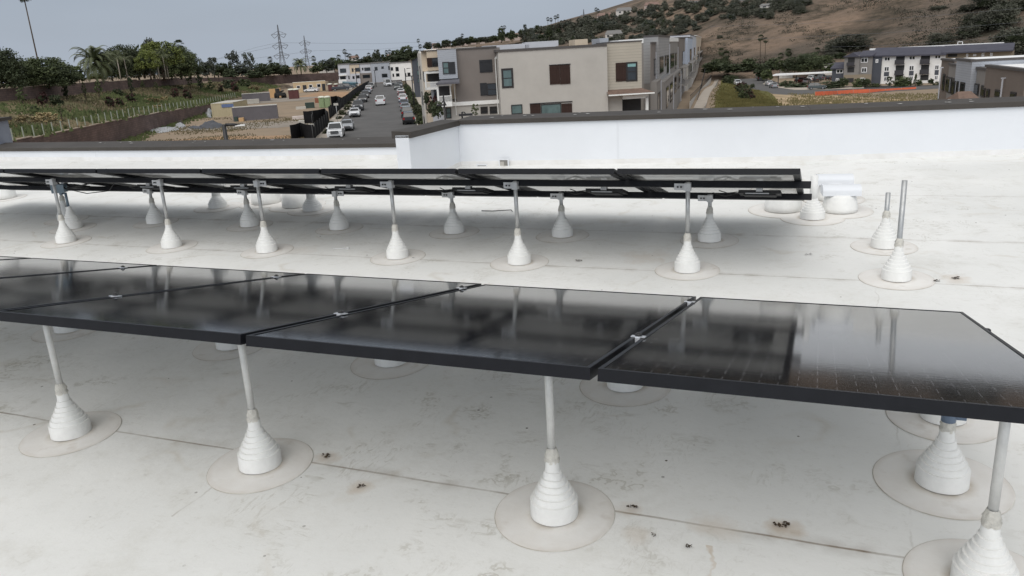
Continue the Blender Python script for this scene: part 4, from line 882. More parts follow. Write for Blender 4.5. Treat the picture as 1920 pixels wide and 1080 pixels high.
o = mb.build('hill', hill_mat()); tag(o, kind='structure')
def hill_hit(px, py):
    q = ray(px, py); h = math.hypot(q.x, q.y); D = 280
    while D < 1000:
        p = EYE + q * (D / h)
        if p.z < hill_z(p.x, p.y): return p, D
        D += 2
    p = EYE + q * (880 / h); return p, 880
def htree(px, yb, yt, key, label, w_, group=None, name='tree', cat='tree', trunk=.08):
    p, D = hill_hit(px, yb); tree(px, yb, yt, D, key, label, cat, group, w_, trunk, name)
rr = random.Random(41)
# dark wooded slope above the town-house roofs: trees one can tell apart in the mass
gw = 'dark trees massed on the slope above the roofs'
for k in range(105):
    px = rr.uniform(985, 1330); top = 60 - (px - 985) * .2; bot = 84 - max(0, px - 1180) * .2
    y = rr.uniform(top + 8, bot); h = rr.uniform(8, 16)
    htree(px, y, y - h, rr.choice(['hdark', 'hdark', 'hdark', 'hbush', 'far', 'tall', 'cone']), 'dark tree in the mass on the slope above the town house roofs', h * rr.uniform(.9, 1.9), gw)
for k in range(38):
    px = rr.uniform(1330, 1520); y = rr.uniform(8, 40 - max(0, px - 1440) * .35) ; h = rr.uniform(9, 15)
    htree(px, y, y - h, rr.choice(['hdark', 'hdark', 'hbush', 'far']), 'dark tree among the houses at the top of the brown hill', h * rr.uniform(1, 1.6), 'dark trees among the hilltop houses')
for k in range(34):
    px = rr.uniform(800, 990); y = 91 - (px - 800) * .12 + rr.uniform(-4, 3); h = rr.uniform(6, 11)
    tree(px, y, y - h, 640, rr.choice(['dark', 'far', 'far', 'mid']), 'small far tree on the low ridge behind the town house roof', 'tree', 'far trees on the low ridge', h * rr.uniform(1, 1.7), .1)
for px, yb, yt, w_ in [(940, 80, 55, 14), (985, 76, 48, 10), (1000, 78, 54, 12), (960, 78, 58, 14), (1030, 74, 50, 14)]:
    tree(px, yb, yt, 620, 'tall' if w_ < 14 else 'dark', 'taller dark tree on the low ridge behind the town house roof', 'tree', 'taller trees on the low ridge', w_, .1)
for i, (px, yb, yt) in enumerate([(868, 84, 68), (942, 74, 54), (947, 72, 53), (945, 76, 60), (1028, 60, 38), (1034, 60, 39), (1042, 58, 35), (1047, 57, 33), (1053, 57, 43), (1059, 56, 42), (1064, 55, 43), (1070, 54, 41), (1082, 50, 42), (1118, 40, 20), (1122, 40, 22), (1280, 14, -4), (1286, 14, -2)]):
    palm(px, yb, yt, 700, 'tiny fan palm in the row along the far ridge', 'far', 3.6, 'tiny fan palms along the far ridge', tk=1.2)
for i in range(11):
    px = 815 + i * 15 + rr.uniform(-5, 5); house(px, 87 - (px - 800) * .115 + rr.uniform(-1, 2), 690, rr.uniform(7, 11), rr.uniform(4, 6), 'small pink far house on the low ridge', HP, HR, nwin=2, group='far pink houses on the low ridge')
for px, py, wpx, hpx, lb, wl, rf_, nw in [(1151, 72, 30, 14, 'white two storey house low on the wooded slope', HW, HG, 3), (1133, 36, 26, 11, 'pinkish house with brown roof on the ridge', HP, HR, 2), (1170, 27, 28, 12, 'cream gabled house on the ridge right of the palms', HW, HG, 2), (1222, 17, 26, 12, 'pink house highest on the visible ridge', HP, HR, 2), (1300, 8, 20, 10, 'white house at the top of the frame on the ridge', HW, HR, 2), (1442, 15, 30, 8, 'grey house at the top of the brown hill', HW, HG, 2), (1505, 8, 20, 8, 'white house at the top of the brown hill, right', HW, HG, 2), (1392, 6, 22, 8, 'pale house among hilltop trees', HP, HG, 2)]:
    p, D = hill_hit(px, py); house(px, py, D, wpx, hpx, lb, wl, rf_, nwin=nw)
# the wood behind and between those trees reads as one mass
wv_, wf_ = [], []
def mass(px, yb, h, w_, fixedD=None):
    if fixedD: D = fixedD; p = at(px, yb, D)
    else: p, D = hill_hit(px, yb)
    me = rr.choice(CR_['wood']); H, W = h * D / F, w_ * D / F; a = rr.uniform(0, 6.28); ca, sa = math.cos(a), math.sin(a); o_ = len(wv_)
    for v in me.vertices: x, y, z = v.co; wv_.append((p.x + W * (x * ca - y * sa), p.y + W * (x * sa + y * ca), p.z + H * z - .05 * H))
    for pl in me.polygons: wf_.append(tuple(i + o_ for i in pl.vertices))
crowns('wood', 'round', L_SCRUB, 40, 18, .07, 4)
for k in range(190):
    px = rr.uniform(985, 1335); y = rr.uniform(62 - (px - 985) * .2, 86 - max(0, px - 1180) * .2); mass(px, y, rr.uniform(7, 13), rr.uniform(9, 22))
for k in range(60): px = rr.uniform(1330, 1500); mass(px, rr.uniform(4, 36 - max(0, px - 1440) * .35), rr.uniform(7, 12), rr.uniform(9, 20))
for k in range(60): px = rr.uniform(795, 995); mass(px, 92 - (px - 800) * .12 + rr.uniform(-4, 2), rr.uniform(4, 8), rr.uniform(6, 14), 650)
mw = MB(); mw.add(wv_, wf_); o = mw.build('woods', L_SCRUB); o['kind'] = 'stuff'
# scrub and bushes scattered on the brown face
for px, yb, yt, w_, key in [(1595, 95, 66, 74, 'hbush'), (1570, 96, 74, 50, 'hbush'), (1762, 84, 64, 46, 'hbush'), (1815, 72, 50, 40, 'hbush'), (1850, 58, 24, 60, 'hbush'), (1880, 50, 14, 50, 'hbush'), (1830, 48, 28, 50, 'hbush'), (1900, 24, -8, 60, 'hbush'), (1850, 16, -12, 50, 'hbush'), (1890, 96, 60, 60, 'hdark'), (1912, 100, 62, 60, 'hdark'), (1760, 18, 12, 30, 'hbush'), (1815, 20, 10, 36, 'hbush'), (1350, 72, 66, 12, 'hbush'), (1560, 108, 98, 30, 'hbush'), (1430, 30, 16, 34, 'hbush'), (1500, 26, 12, 26, 'hbush')]:
    htree(px, yb, yt, key, 'dark rounded scrub bush on the brown hillside', w_, 'scrub bushes on the brown hillside', 'scrub_bush', 'bush', 0)
pts = []
for _ in range(1500):
    px, py = rr.uniform(1325, 1935), rr.uniform(-10, 125)
    if vnoise(px * .012, py * .025, 21) + .35 * vnoise(px * .05, py * .09, 22) < .02: continue
    p, D = hill_hit(px, py); pts.append(p)
mbs = MB()
for p in pts: leaf_quads(mbs, p + UP * .3, rr.uniform(1.2, 4.5), 30, .34, rr, .3)
o = mbs.build('scrub', leafmat('scrub_leaf', (.042, .042, .030, 1), (.095, .085, .065, 1), .9, .05)); o['kind'] = 'stuff'  # scrub colour lightened to carry the distance haze
# ================================================================ BUILDINGS
GAIN, DESAT = 1.6, .12
def stucco(n, r, g, b, k=.78): return mat(n, rgb(r, g, b, k), .9, .07, .5, .12, .2, detail=9, bscale=5)
def siding(name, col, pitch=.17):
    m = mat(name, col, .75, .05, .6, 0, .3); N, L = nodes_of(m); b = N['Principled BSDF']
    tc = N.new('ShaderNodeTexCoord'); sx = N.new('ShaderNodeSeparateXYZ'); L.new(tc.outputs['Object'], sx.inputs[0])
    f = math_node(N, L, 'FRACT', math_node(N, L, 'DIVIDE', sx.outputs['Z'], pitch)); k = math_node(N, L, 'LESS_THAN', f, .16)
    old = b.inputs['Base Color'].links[0].from_socket; mx = N.new('ShaderNodeMix'); mx.data_type = 'RGBA'; mx.blend_type = 'MULTIPLY'; L.new(math_node(N, L, 'MULTIPLY', k, .32), mx.inputs['Factor']); L.new(old, mx.inputs[6]); mx.inputs[7].default_value = (.35, .35, .35, 1); L.new(mx.outputs[2], b.inputs['Base Color'])
    bp = N.new('ShaderNodeBump'); bp.inputs['Distance'].default_value = .03; bp.inputs['Strength'].default_value = .6; L.new(f, bp.inputs['Height']); L.new(bp.outputs['Normal'], b.inputs['Normal']); return m
S_BEI = stucco('beige_stucco', 167, 163, 156); S_BRN = stucco('brown_stucco', 118, 111, 106); S_TAN = stucco('cream_stucco', 186, 171, 150); S_GRY = stucco('grey_stucco', 128, 124, 120); S_LG = stucco('light_grey_stucco', 176, 178, 184); S_WH = stucco('white_stucco', 214, 212, 208); S_DB = stucco('dark_blue_grey_wall', 74, 77, 84); S_OLV = stucco('olive_tan_stucco', 134, 122, 104); S_MB = stucco('mid_brown_stucco', 112, 102, 94)
D_BLU = siding('blue_grey_siding', rgb(160, 165, 173, .74)); D_BEI = siding('beige_siding', rgb(168, 161, 147, .78), .24); D_GRY = siding('grey_siding', rgb(148, 148, 148, .75), .3); D_BLU2 = siding('pale_blue_siding', rgb(172, 182, 198, .75), .3)
TRIM = mat('white_trim', rgb(215, 212, 206, .82), .6, .04, 2); DKCAP = mat('dark_roof_edge', rgb(74, 70, 68, .75), .6, .1, 2); FRM = mat('window_frame_dark', rgb(44, 40, 40, .5), .5, .1, 4); FRW = mat('window_frame_white', rgb(220, 218, 214, .8), .5, .04, 4)
SHUT = mat('shutter_brown', rgb(68, 50, 44, .5), .75, .14, 3, .1, .2, stretch=(4, 4, .6)); SHUTD = mat('shutter_charcoal', rgb(60, 62, 66, .5), .7, .12, 3, .1, .2)
PANE = mat('window_glass', (.018, .022, .026, 1), .03, .4, .8, 0, .6); PANET = mat('window_glass_blind', (.11, .165, .165, 1), .12, .25, 1.4, 0, .5, stretch=(1, 1, .5))
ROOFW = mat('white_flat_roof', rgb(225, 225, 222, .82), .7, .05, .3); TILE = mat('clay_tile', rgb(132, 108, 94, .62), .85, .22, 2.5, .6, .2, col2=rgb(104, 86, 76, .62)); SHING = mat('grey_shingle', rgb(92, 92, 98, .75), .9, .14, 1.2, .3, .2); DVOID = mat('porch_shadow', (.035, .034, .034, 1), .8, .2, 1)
def window(B, fc, L0, x0, y0, x1, y1, o, pane=PANE, frame=FRM, bars=1, label=None, name='window', fw=.07):
    """window whose outer frame is the photo rectangle; frame stands proud, pane set back in it, glazing bars between"""
    ua, za = fc.uz(x0, (y0 + y1) / 2)[0], fc.uz((x0 + x1) / 2, y0)[1]; ub, zb = fc.uz(x1, (y0 + y1) / 2)[0], fc.uz((x0 + x1) / 2, y1)[1]
    m = MB(); fc.box(m, ua, ua + fw, zb, za, o - .05, o + .02); fc.box(m, ub - fw, ub, zb, za, o - .05, o + .02); fc.box(m, ua + fw, ub - fw, za - fw, za, o - .05, o + .02); fc.box(m, ua + fw, ub - fw, zb, zb + fw, o - .05, o + .02)
    for k in range(bars): zc = zb + (za - zb) * (k + 1) / (bars + 1); fc.box(m, ua + fw, ub - fw, zc - .03, zc + .03, o - .04, o + .01)
    w_ = m.build(name, frame, B, -L0, label=label); p = MB(); fc.box(p, ua + fw, ub - fw, zb + fw, za - fw, o - .015, o + .015); p.build('pane', pane, w_); return w_
def panel(B, fc, L0, x0, y0, x1, y1, o, m, name='shutter', th=.06, label=None, planks=0):
    mb = MB(); ua, ub, zb, zt = fc.pbox(mb, x0, y0, x1, y1, o - th, o + .01)
    if planks:
        for k in range(1, planks): u = ua + (ub - ua) * k / planks; fc.box(mb, u - .008, u + .008, zb, zt, o - th - .01, o - th)
        for zz in (zb + (zt - zb) * .12, zb + (zt - zb) * .82): fc.box(mb, ua, ub, zz, zz + (zt - zb) * .06, o - th - .02, o - th)
    return mb.build(name, m, B, -L0, label=label)
def bpart(B, L0, name, m, fn, label=None):
    mb = MB(); fn(mb); return mb.build(name, m, B, -L0, label=label)
# --- near town house with the blank beige end wall
F0 = Face(at(1035, 150, 70), -25); Fb = F0.back(3.2); Fbl = F0.back(2.5); Fs = F0.back(.5)
B = empty('town_house', F0.pt(0, gz(F0.P.x, F0.P.y)), 'three storey beige and brown town house block with blank end wall and brown shutters', 'town house', 'town houses'); L0 = B.location.copy(); GZ = L0.z - .3
bpart(B, L0, 'wall', S_BEI, lambda m: F0.pbox(m, 933, 95.5, 1138, 84, 0, 14, z0=GZ, z1=F0.uz(1035, 92)[1]))
bpart(B, L0, 'roof_edge', DKCAP, lambda m: F0.pbox(m, 932, 0, 1139, 0, -.08, 14.1, z0=F0.uz(1035, 92)[1], z1=F0.uz(1035, 87.5)[1]))
bpart(B, L0, 'wall', S_BRN, lambda m: Fb.pbox(m, 853, 0, 940, 0, 0, 12, z0=Fb.uz(895, 190)[1], z1=Fb.uz(895, 91)[1]), 'brown stucco wall')
bpart(B, L0, 'wall', S_BEI, lambda m: Fb.pbox(m, 826, 0, 940, 0, .02, 12, z0=GZ, z1=Fb.uz(895, 195.6)[1]), 'beige ground floor wall')
bpart(B, L0, 'roof_edge', DKCAP, lambda m: Fb.pbox(m, 822, 0, 934, 0, -.1, 12, z0=Fb.uz(895, 91)[1], z1=Fb.uz(895, 88)[1]))
bpart(B, L0, 'belt', TRIM, lambda m: Fb.pbox(m, 824, 0, 933, 0, -.14, .01, z0=Fb.uz(880, 197)[1], z1=Fb.uz(880, 190)[1]), 'white band')
bpart(B, L0, 'bay', D_BLU, lambda m: Fbl.pbox(m, 823.5, 0, 858.5, 0, 0, 3, z0=Fbl.uz(842, 147.5)[1], z1=Fbl.uz(842, 93)[1]), 'blue grey siding bay')
window(B, Fbl, L0, 830, 116, 842, 139, 0, PANET, FRM); panel(B, Fbl, L0, 842, 116, 853.5, 138.6, 0, SHUTD)
# little porch roof and white porch under the bay
def porch_roof(m):
    a, z0 = Fbl.uz(818, 155); b_, _ = Fbl.uz(861.5, 153); z1 = Fbl.uz(842, 147.3)[1]
    m.add([Fbl.pt(a, z0, -1.3), Fbl.pt(b_, z0, -1.3), Fbl.pt(b_, z1, .6), Fbl.pt(a + .6, z1, .6), Fbl.pt(a, z0 - .15, -1.3), Fbl.pt(b_, z0 - .15, -1.3), Fbl.pt(b_, z0 - .15, .6), Fbl.pt(a, z0 - .15, .6)], [(0, 1, 2, 3), (4, 7, 6, 5), (0, 4, 5, 1), (1, 5, 6, 2), (3, 7, 4, 0), (2, 6, 7, 3)])
bpart(B, L0, 'porch_roof', SHING, porch_roof)
bpart(B, L0, 'porch', TRIM, lambda m: [Fbl.pbox(m, 820, 158, 823.5, 199, -.9, -.7), Fbl.pbox(m, 820, 157, 847, 160.5, -.9, -.75), Fbl.pbox(m, 820, 191, 848, 199, -.9, .7), Fbl.pbox(m, 843.5, 160, 846, 180, -.2, 0)], 'white porch posts and beam')
bpart(B, L0, 'balcony_rail', TRIM, lambda m: [Fbl.pbox(m, 824, 178.5, 847.5, 180, -.85, -.8)] + [Fbl.pbox(m, 824.5 + i * 1.6, 180, 825.2 + i * 1.6, 191, -.84, -.81) for i in range(15)])
bpart(B, L0, 'recess', DVOID, lambda m: Fbl.pbox(m, 823.6, 160.5, 843, 190, .3, .4), 'shaded porch recess')
panel(B, Fb, L0, 899, 112, 923, 135.5, 0, SHUTD, planks=4); window(B, Fb, L0, 913, 156, 931, 179, 0); panel(B, Fb, L0, 900.5, 155.5, 913, 179, 0, SHUTD)
window(B, Fb, L0, 901, 200, 914.5, 213, 0); window(B, Fb, L0, 918, 199.5, 932, 213, 0); window(B, Fb, L0, 836, 202, 846, 222, 0, PANET)
bpart(B, L0, 'downpipe', TRIM, lambda m: [Fb.pbox(m, 930.5, 108, 932, 214, -.12, -.04), Fb.pbox(m, 929, 106, 933.5, 110, -.2, -.04), Fb.pbox(m, 853, 156, 854.2, 216, -.12, -.04)])
window(B, F0, L0, 940.5, 128, 962.5, 165, 0, PANET, FRM, 1, fw=.16)
panel(B, F0, L0, 1030.5, 122, 1049.6, 158, 0, SHUT, planks=3); panel(B, F0, L0, 1050, 121.5, 1069, 157.5, 0, SHUT, planks=3)
bpart(B, L0, 'lintel', FRM, lambda m: F0.pbox(m, 1029.5, 120.3, 1069.5, 121.8, -.09, .01)); bpart(B, L0, 'lintel', FRM, lambda m: F0.pbox(m, 993, 191.6, 1073, 193.2, -.1, .01))
window(B, F0, L0, 958.5, 196, 979.5, 214, 0, PANET, FRM, 0); panel(B, F0, L0, 994, 195, 1013.5, 216, 0, SHUT, planks=3); panel(B, F0, L0, 1053, 194, 1072.5, 214, 0, SHUT, planks=3); window(B, F0, L0, 1014, 194.5, 1052.5, 214, 0, PANET, FRM, 0)
# siding bay over a porch with a clay tile awning
bpart(B, L0, 'bay', D_BEI, lambda m: Fs.pbox(m, 1138.8, 0, 1203.5, 0, 0, 5.5, z0=Fs.uz(1170, 168)[1], z1=Fs.uz(1170, 79.5)[1]), 'beige lap siding bay')
bpart(B, L0, 'roof_edge', DKCAP, lambda m: Fs.pbox(m, 1138.8, 0, 1204.5, 0, -.05, 5.6, z0=Fs.uz(1170, 79.5)[1], z1=Fs.uz(1170, 77)[1]))
panel(B, Fs, L0, 1154.5, 117.5, 1173.5, 152.5, 0, SHUT, planks=3); window(B, Fs, L0, 1173.8, 116, 1195, 152.5, 0, PANE, FRM, 1, fw=.14)
bpart(B, L0, 'blind', mat('teal_blind', (.22, .40, .40, 1), .6, .1, 3), lambda m: Fs.pbox(m, 1175.5, 118.5, 1193, 125, -.03, -.02))
us = Fs.uz(1203.5, 120)[0]
def side_win(m): m.hexa([Fs.pt(us + .0, Fs.uz(1210, 152)[1], 1.0), Fs.pt(us + .07, Fs.uz(1210, 152)[1], 1.0), Fs.pt(us + .07, Fs.uz(1210, 152)[1], 3.6), Fs.pt(us + .0, Fs.uz(1210, 152)[1], 3.6), Fs.pt(us + .0, Fs.uz(1210, 114)[1], 1.0), Fs.pt(us + .07, Fs.uz(1210, 114)[1], 1.0), Fs.pt(us + .07, Fs.uz(1210, 114)[1], 3.6), Fs.pt(us, Fs.uz(1210, 114)[1], 3.6)])
bpart(B, L0, 'window', WIN, side_win, 'tall side window')
def awn(m):
    a = Fs.uz(1136, 175)[0]; b_ = Fs.uz(1221, 170)[0]; z0 = Fs.uz(1170, 174.5)[1]; z1 = Fs.uz(1170, 167)[1]
    m.add([Fs.pt(a, z0, -1.2), Fs.pt(b_, z0, -1.2), Fs.pt(b_, z0, 5), Fs.pt(a, z1, .0), Fs.pt(us, z1, .0), Fs.pt(us, z1, 5)], [(0, 1, 4, 3), (1, 2, 5, 4)]); m.add([Fs.pt(a, z0 - .02, -1.2), Fs.pt(b_, z0 - .02, -1.2), Fs.pt(b_, z0 - .02, 5), Fs.pt(a, z0 - .02, 5)], [(3, 2, 1, 0)])
bpart(B, L0, 'awning', TILE, awn, 'clay tile awning')
bpart(B, L0, 'gutter', TRIM, lambda m: [Fs.box(m, Fs.uz(1136, 175)[0], Fs.uz(1221, 170)[0], Fs.uz(1170, 177)[1], Fs.uz(1170, 174.7)[1], -1.3, -1.2), Fs.pbox(m, 1136.2, 178, 1138.4, 215, -.3, -.15)])
bpart(B, L0, 'wall', S_BEI, lambda m: Fs.pbox(m, 1138.8, 0, 1166.5, 0, .1, 5.5, z0=GZ, z1=Fs.uz(1170, 176)[1]), 'ground floor wall beside the porch')
bpart(B, L0, 'porch', TRIM, lambda m: [Fs.pbox(m, 1209, 180, 1214, 215, -.4, 0), Fs.pbox(m, 1166.5, 178, 1214, 184.5, -.4, 0)], 'white porch post and beam')
bpart(B, L0, 'recess', DVOID, lambda m: Fs.pbox(m, 1166.6, 0, 1209, 0, 1.6, 1.8, z0=GZ, z1=Fs.uz(1170, 183)[1]), 'dark porch recess')
# pale parapets and equipment seen over the roof edge
bpart(B, L0, 'roof', ROOFW, lambda m: F0.box(m, F0.uz(935, 90)[0], F0.uz(1137, 90)[0], F0.uz(1035, 91)[1] - .2, F0.uz(1035, 89.5)[1], 1, 13))
for x0, y0, x1, y1, d, mm, lb in [(905, 84, 985, 88.5, 18, S_LG, 'pale parapet strip beyond the roof'), (992, 81.5, 1042, 84, 14, S_LG, 'white roof equipment curb'), (985, 77.5, 1047, 82, 24, S_LG, 'grey parapet strip beyond the roof'), (1078, 73.5, 1102, 80, 22, S_TAN, 'cream parapet box beyond the roof'), (1124, 71.5, 1141, 80, 16, D_BLU, 'small blue grey roof box'), (1160, 74.5, 1183, 79, 12, ROOFW, 'white roof strip')]:
    fq = F0.back(d); bpart(B, L0, 'roof_parapet', mm, lambda m: fq.pbox(m, x0, y0, x1, y1 + 6, 0, 5), lb)
# --- the cream end unit on the street side
Fc = F0.back(9); Bc = empty('town_house', Fc.pt(Fc.uz(806, 200)[0], ST(90, 8).z), 'narrow cream town house end with white balconies, left end of the block at the street', 'town house', 'town houses'); L1 = Bc.location.copy()
u0 = Fc.uz(791, 120)[0]; u1 = Fc.uz(830, 120)[0]
bpart(Bc, L1, 'wall', S_TAN, lambda m: [Fc.box(m, u0, u1, Fc.uz(806, 133)[1], Fc.uz(806, 95.5)[1], 0, 11), Fc.box(m, Fc.uz(800, 100)[0], u1, Fc.uz(806, 133)[1] + .02, Fc.uz(806, 96)[1], -.5, 0)])
bpart(Bc, L1, 'wall', S_LG, lambda m: Fc.box(m, u0 + .6, u1, L1.z - 1, Fc.uz(806, 133)[1], 1.4, 9), 'grey lower floors')
bpart(Bc, L1, 'roof_edge', DKCAP, lambda m: Fc.box(m, u0 - .05, u1, Fc.uz(806, 95.5)[1], Fc.uz(806, 94)[1], -.6, 11))
window(Bc, Fc, L1, 810, 108, 823.5, 125, -.5, PANE, FRM, 0); panel(Bc, Fc, L1, 801, 108.5, 810, 125.5, -.5, SHUT)
bpart(Bc, L1, 'recess', DVOID, lambda m: Fc.pbox(m, 800, 138, 826, 153, 1.35, 1.39), 'dark balcony recess')
bpart(Bc, L1, 'balcony', TRIM, lambda m: [Fc.pbox(m, 796.5, 135, 799.5, 168, -.4, 0), Fc.pbox(m, 797, 133.5, 826, 137.5, -.4, 1.3), Fc.pbox(m, 797, 164, 822, 168, -.4, 1.3), Fc.pbox(m, 799, 153.5, 822, 154.8, -.35, -.3)] + [Fc.pbox(m, 800 + i * 1.7, 154.5, 800.8 + i * 1.7, 164, -.34, -.31) for i in range(13)], 'white balcony frame and railing')
window(Bc, Fc, L1, 813, 169, 821, 188, 1.38, PANE, FRM, 0)
# street-side facade pieces going back along the pavement
sd = E2; 
for k, (s0_, s1_, mm) in enumerate([(0, 5, S_TAN), (5, 10, S_WH), (10, 18, S_BEI), (18, 26, S_WH)]):
    a = Fc.pt(u0, 0, 9); p0 = Vector((a.x, a.y, 0)) + sd * s0_; f_ = Face(p0, math.degrees(AZ)); bpart(Bc, L1, 'wall', mm, lambda m: f_.box(m, -.2 + .4 * (k % 2), 6, L1.z - 1, Fc.uz(806, 96)[1] + (.3 if k % 2 else 0), 0, s1_ - s0_))
    for lv in range(3): bpart(Bc, L1, 'window', WIN, lambda m: f_.box(m, -.26 + .4 * (k % 2), -.2 + .4 * (k % 2), L1.z + 1 + lv * 3, L1.z + 2.6 + lv * 3, 1.2, 3.2))
# --- right hand row of town houses receding along the footpath
RA = -7.5
P_r = at(1240, 140, 92); Frow = Face(P_r, RA)     # n points along the row, r points out of it (right)
def row_s(px):                                    # distance along the row of the facade seen at px
    q = ray(px, 120); k = (P_r - EYE).dot(Frow.r) / q.dot(Frow.r); return (EYE + q * k - P_r).dot(Frow.n)
def rowz(px, py):
    q = ray(px, py); k = (P_r - EYE).dot(Frow.r) / q.dot(Frow.r); return (EYE + q * k).z
units = [  # px0, px1, top y, wall material, proud, label, upper-window list (x0,y0,x1,y1)
    (1221, 1229.5, 82, S_BRN, .0, 'first narrow brown town house in the receding row', [(1226, 110, 1230, 141)]),
    (1229.5, 1251.5, 69.5, D_GRY, .25, 'grey siding town house, tallest front in the receding row', [(1232, 106, 1239, 137), (1242, 104, 1244.5, 124), (1246, 103.5, 1249.5, 137)]),
    (1252, 1271, 78, S_GRY, .0, 'grey town house with cream roof parapet in the receding row', [(1256.5, 100, 1263.5, 127), (1265.5, 99, 1268, 128)]),
    (1271, 1282, 72, S_BRN, .2, 'brown town house with arched dark window in the receding row', [(1277, 96, 1281.5, 122)]),
    (1282, 1292.5, 71.5, D_BLU2, .7, 'pale blue town house with projecting bay in the receding row', [(1287, 92, 1290.5, 117)]),
    (1292.5, 1304, 67, S_LG, .1, 'light grey town house past the blue bay in the receding row', [(1293.5, 91, 1297.5, 112), (1300, 89, 1302, 113)]),
    (1304, 1315, 68.5, S_TAN, .1, 'cream town house near the far end of the receding row', [(1307, 88, 1309.5, 106), (1312, 87, 1314.5, 107)]),
    (1315, 1322, 68, D_BLU2, .2, 'last pale town house at the far end of the receding row', [(1318, 85, 1321, 102)])]
gr = gz(P_r.x, P_r.y)
for i, (xa, xb, yt, mm, pr, lb, wins) in enumerate(units):
    sa, sb = row_s(xa), row_s(xb); zt = rowz((xa + xb) / 2, yt); zm = rowz((xa + xb) / 2, 0) if 0 else None
    o = Frow.P + Frow.n * ((sa + sb) / 2); Bu = empty('town_house', (o.x, o.y, gr - .5), lb, 'town house', 'town houses in the receding row'); Lu = Bu.location.copy()
    z3 = rowz((xa + xb) / 2, [152, 148, 138, 124, 120, 112, 108, 104][i]); inn = -.08 if i == 0 else -1.2 if i == 1 else -5; lp = .5 if i in (0, 1, 2) else .0
    bpart(Bu, Lu, 'wall', mm, lambda m: Frow.box(m, inn, pr, z3, zt, sa + .05, sb - .02))
    bpart(Bu, Lu, 'wall', S_GRY if i < 4 else S_BEI, lambda m: Frow.box(m, inn, pr + lp, Lu.z - 1.5, z3 - .01, sa + .05, sb - .02), 'lower floors')
    bpart(Bu, Lu, 'roof_edge', TRIM if i in (2, 6) else DKCAP, lambda m: Frow.box(m, inn, pr + .08, zt, zt + (.55 if i == 2 else .16), sa, sb - .04))
    bpart(Bu, Lu, 'ledge', S_GRY, lambda m: Frow.box(m, pr - .1, pr + lp + .06, z3 - .04, z3 + .08, sa + .06, sb - .03))
    for (x0, y0, x1, y1) in wins:
        a, b_ = row_s(x0), row_s(x1); z0, z1 = rowz((x0 + x1) / 2, y1), rowz((x0 + x1) / 2, y0)
        f = MB(); Frow.box(f, pr - .02, pr + .05, z0, z1, a, b_); wf = f.build('window', FRM, Bu, -Lu); p = MB(); Frow.box(p, pr + .03, pr + .065, z0 + .1, z1 - .1, a + .12, b_ - .12); p.build('pane', PANE, wf)
    lo = pr + lp; wd = (sb - sa)
    for q in ((.22, .42), (.6, .85)):
        f = MB(); Frow.box(f, lo - .02, lo + .05, Lu.z + 3.4, Lu.z + 5.6, sa + wd * q[0], sa + wd * q[1]); wf = f.build('window', FRM, Bu, -Lu); p = MB(); Frow.box(p, lo + .03, lo + .065, Lu.z + 3.5, Lu.z + 5.5, sa + wd * q[0] + .1, sa + wd * q[1] - .1); p.build('pane', PANE, wf)
    bpart(Bu, Lu, 'downpipe', S_LG, lambda m: [Frow.box(m, pr, pr + .08, z3 + .1, zt - .8, sb - .2, sb - .1), Frow.box(m, pr + lp, pr + lp + .08, Lu.z, z3 - .1, sb - .2, sb - .1)])
    if i >= 3:
        bpart(Bu, Lu, 'balcony', S_GRY, lambda m: [Frow.box(m, pr - .2, pr + 1.1, Lu.z + 3.0, Lu.z + 3.2, sa + wd * .15, sb - wd * .15), Frow.box(m, pr + .9, pr + 1.05, Lu.z + 3.2, Lu.z + 5.9, sa + wd * .15, sa + wd * .15 + .25), Frow.box(m, pr + .9, pr + 1.05, Lu.z + 3.2, Lu.z + 5.9, sb - wd * .15 - .25, sb - wd * .15), Frow.box(m, pr + 1.0, pr + 1.05, Lu.z + 4.1, Lu.z + 4.2, sa + wd * .15, sb - wd * .15), Frow.box(m, pr - .2, pr + 1.1, Lu.z + 5.9, Lu.z + 6.05, sa + wd * .15, sb - wd * .15)])
        bpart(Bu, Lu, 'patio_rail', BLACKP, lambda m: [Frow.box(m, 3.2, 3.26, Lu.z + 1.0, Lu.z + 1.08, sa, sb - .2)] + [Frow.box(m, 3.2, 3.26, Lu.z, Lu.z + 1.0, sa + j * wd / 10, sa + j * wd / 10 + .05) for j in range(10)])
# --- flat roofed grey-brown building at right
P_q = at(1763, 150, 78); Fq = Face(P_q, RA + 3)
def q_s(px): q = ray(px, 140); k = (P_q - EYE).dot(Fq.r) / q.dot(Fq.r); return (EYE + q * k - P_q).dot(Fq.n)
def q_z(px, py): q = ray(px, py); k = (P_q - EYE).dot(Fq.r) / q.dot(Fq.r); return (EYE + q * k).z
Bq = empty('grey_building', (P_q.x, P_q.y, gz(P_q.x, P_q.y) - 2), 'grey brown building with white flat roofs and tall dark windows at the right edge', 'building'); Lq = Bq.location.copy()
vols = [(1757, 1781, 114, S_MB, -.25, [(1763, 139, 1767, 171), (1769.5, 143, 1774, 173)], 2.0), (1778, 1800.5, 123, S_GRY, .0, [(1779.5, 145, 1787, 175), (1789.5, 147, 1796.5, 178)], 1.2), (1800.5, 1831, 113.5, D_BLU, .35, [(1798, 151, 1803, 179), (1806, 152, 1809.5, 175), (1813.5, 154, 1822, 176)], 3.4), (1831, 1857, 131, S_GRY, .0, [(1829.5, 157, 1839, 179), (1843.5, 161, 1853, 183)], 1.0), (1857, 1935, 129.5, S_MB, .3, [(1855, 165, 1861, 183), (1864, 167, 1870, 184), (1880.5, 169, 1893, 184), (1911, 173, 1922, 186)], 1.8)]
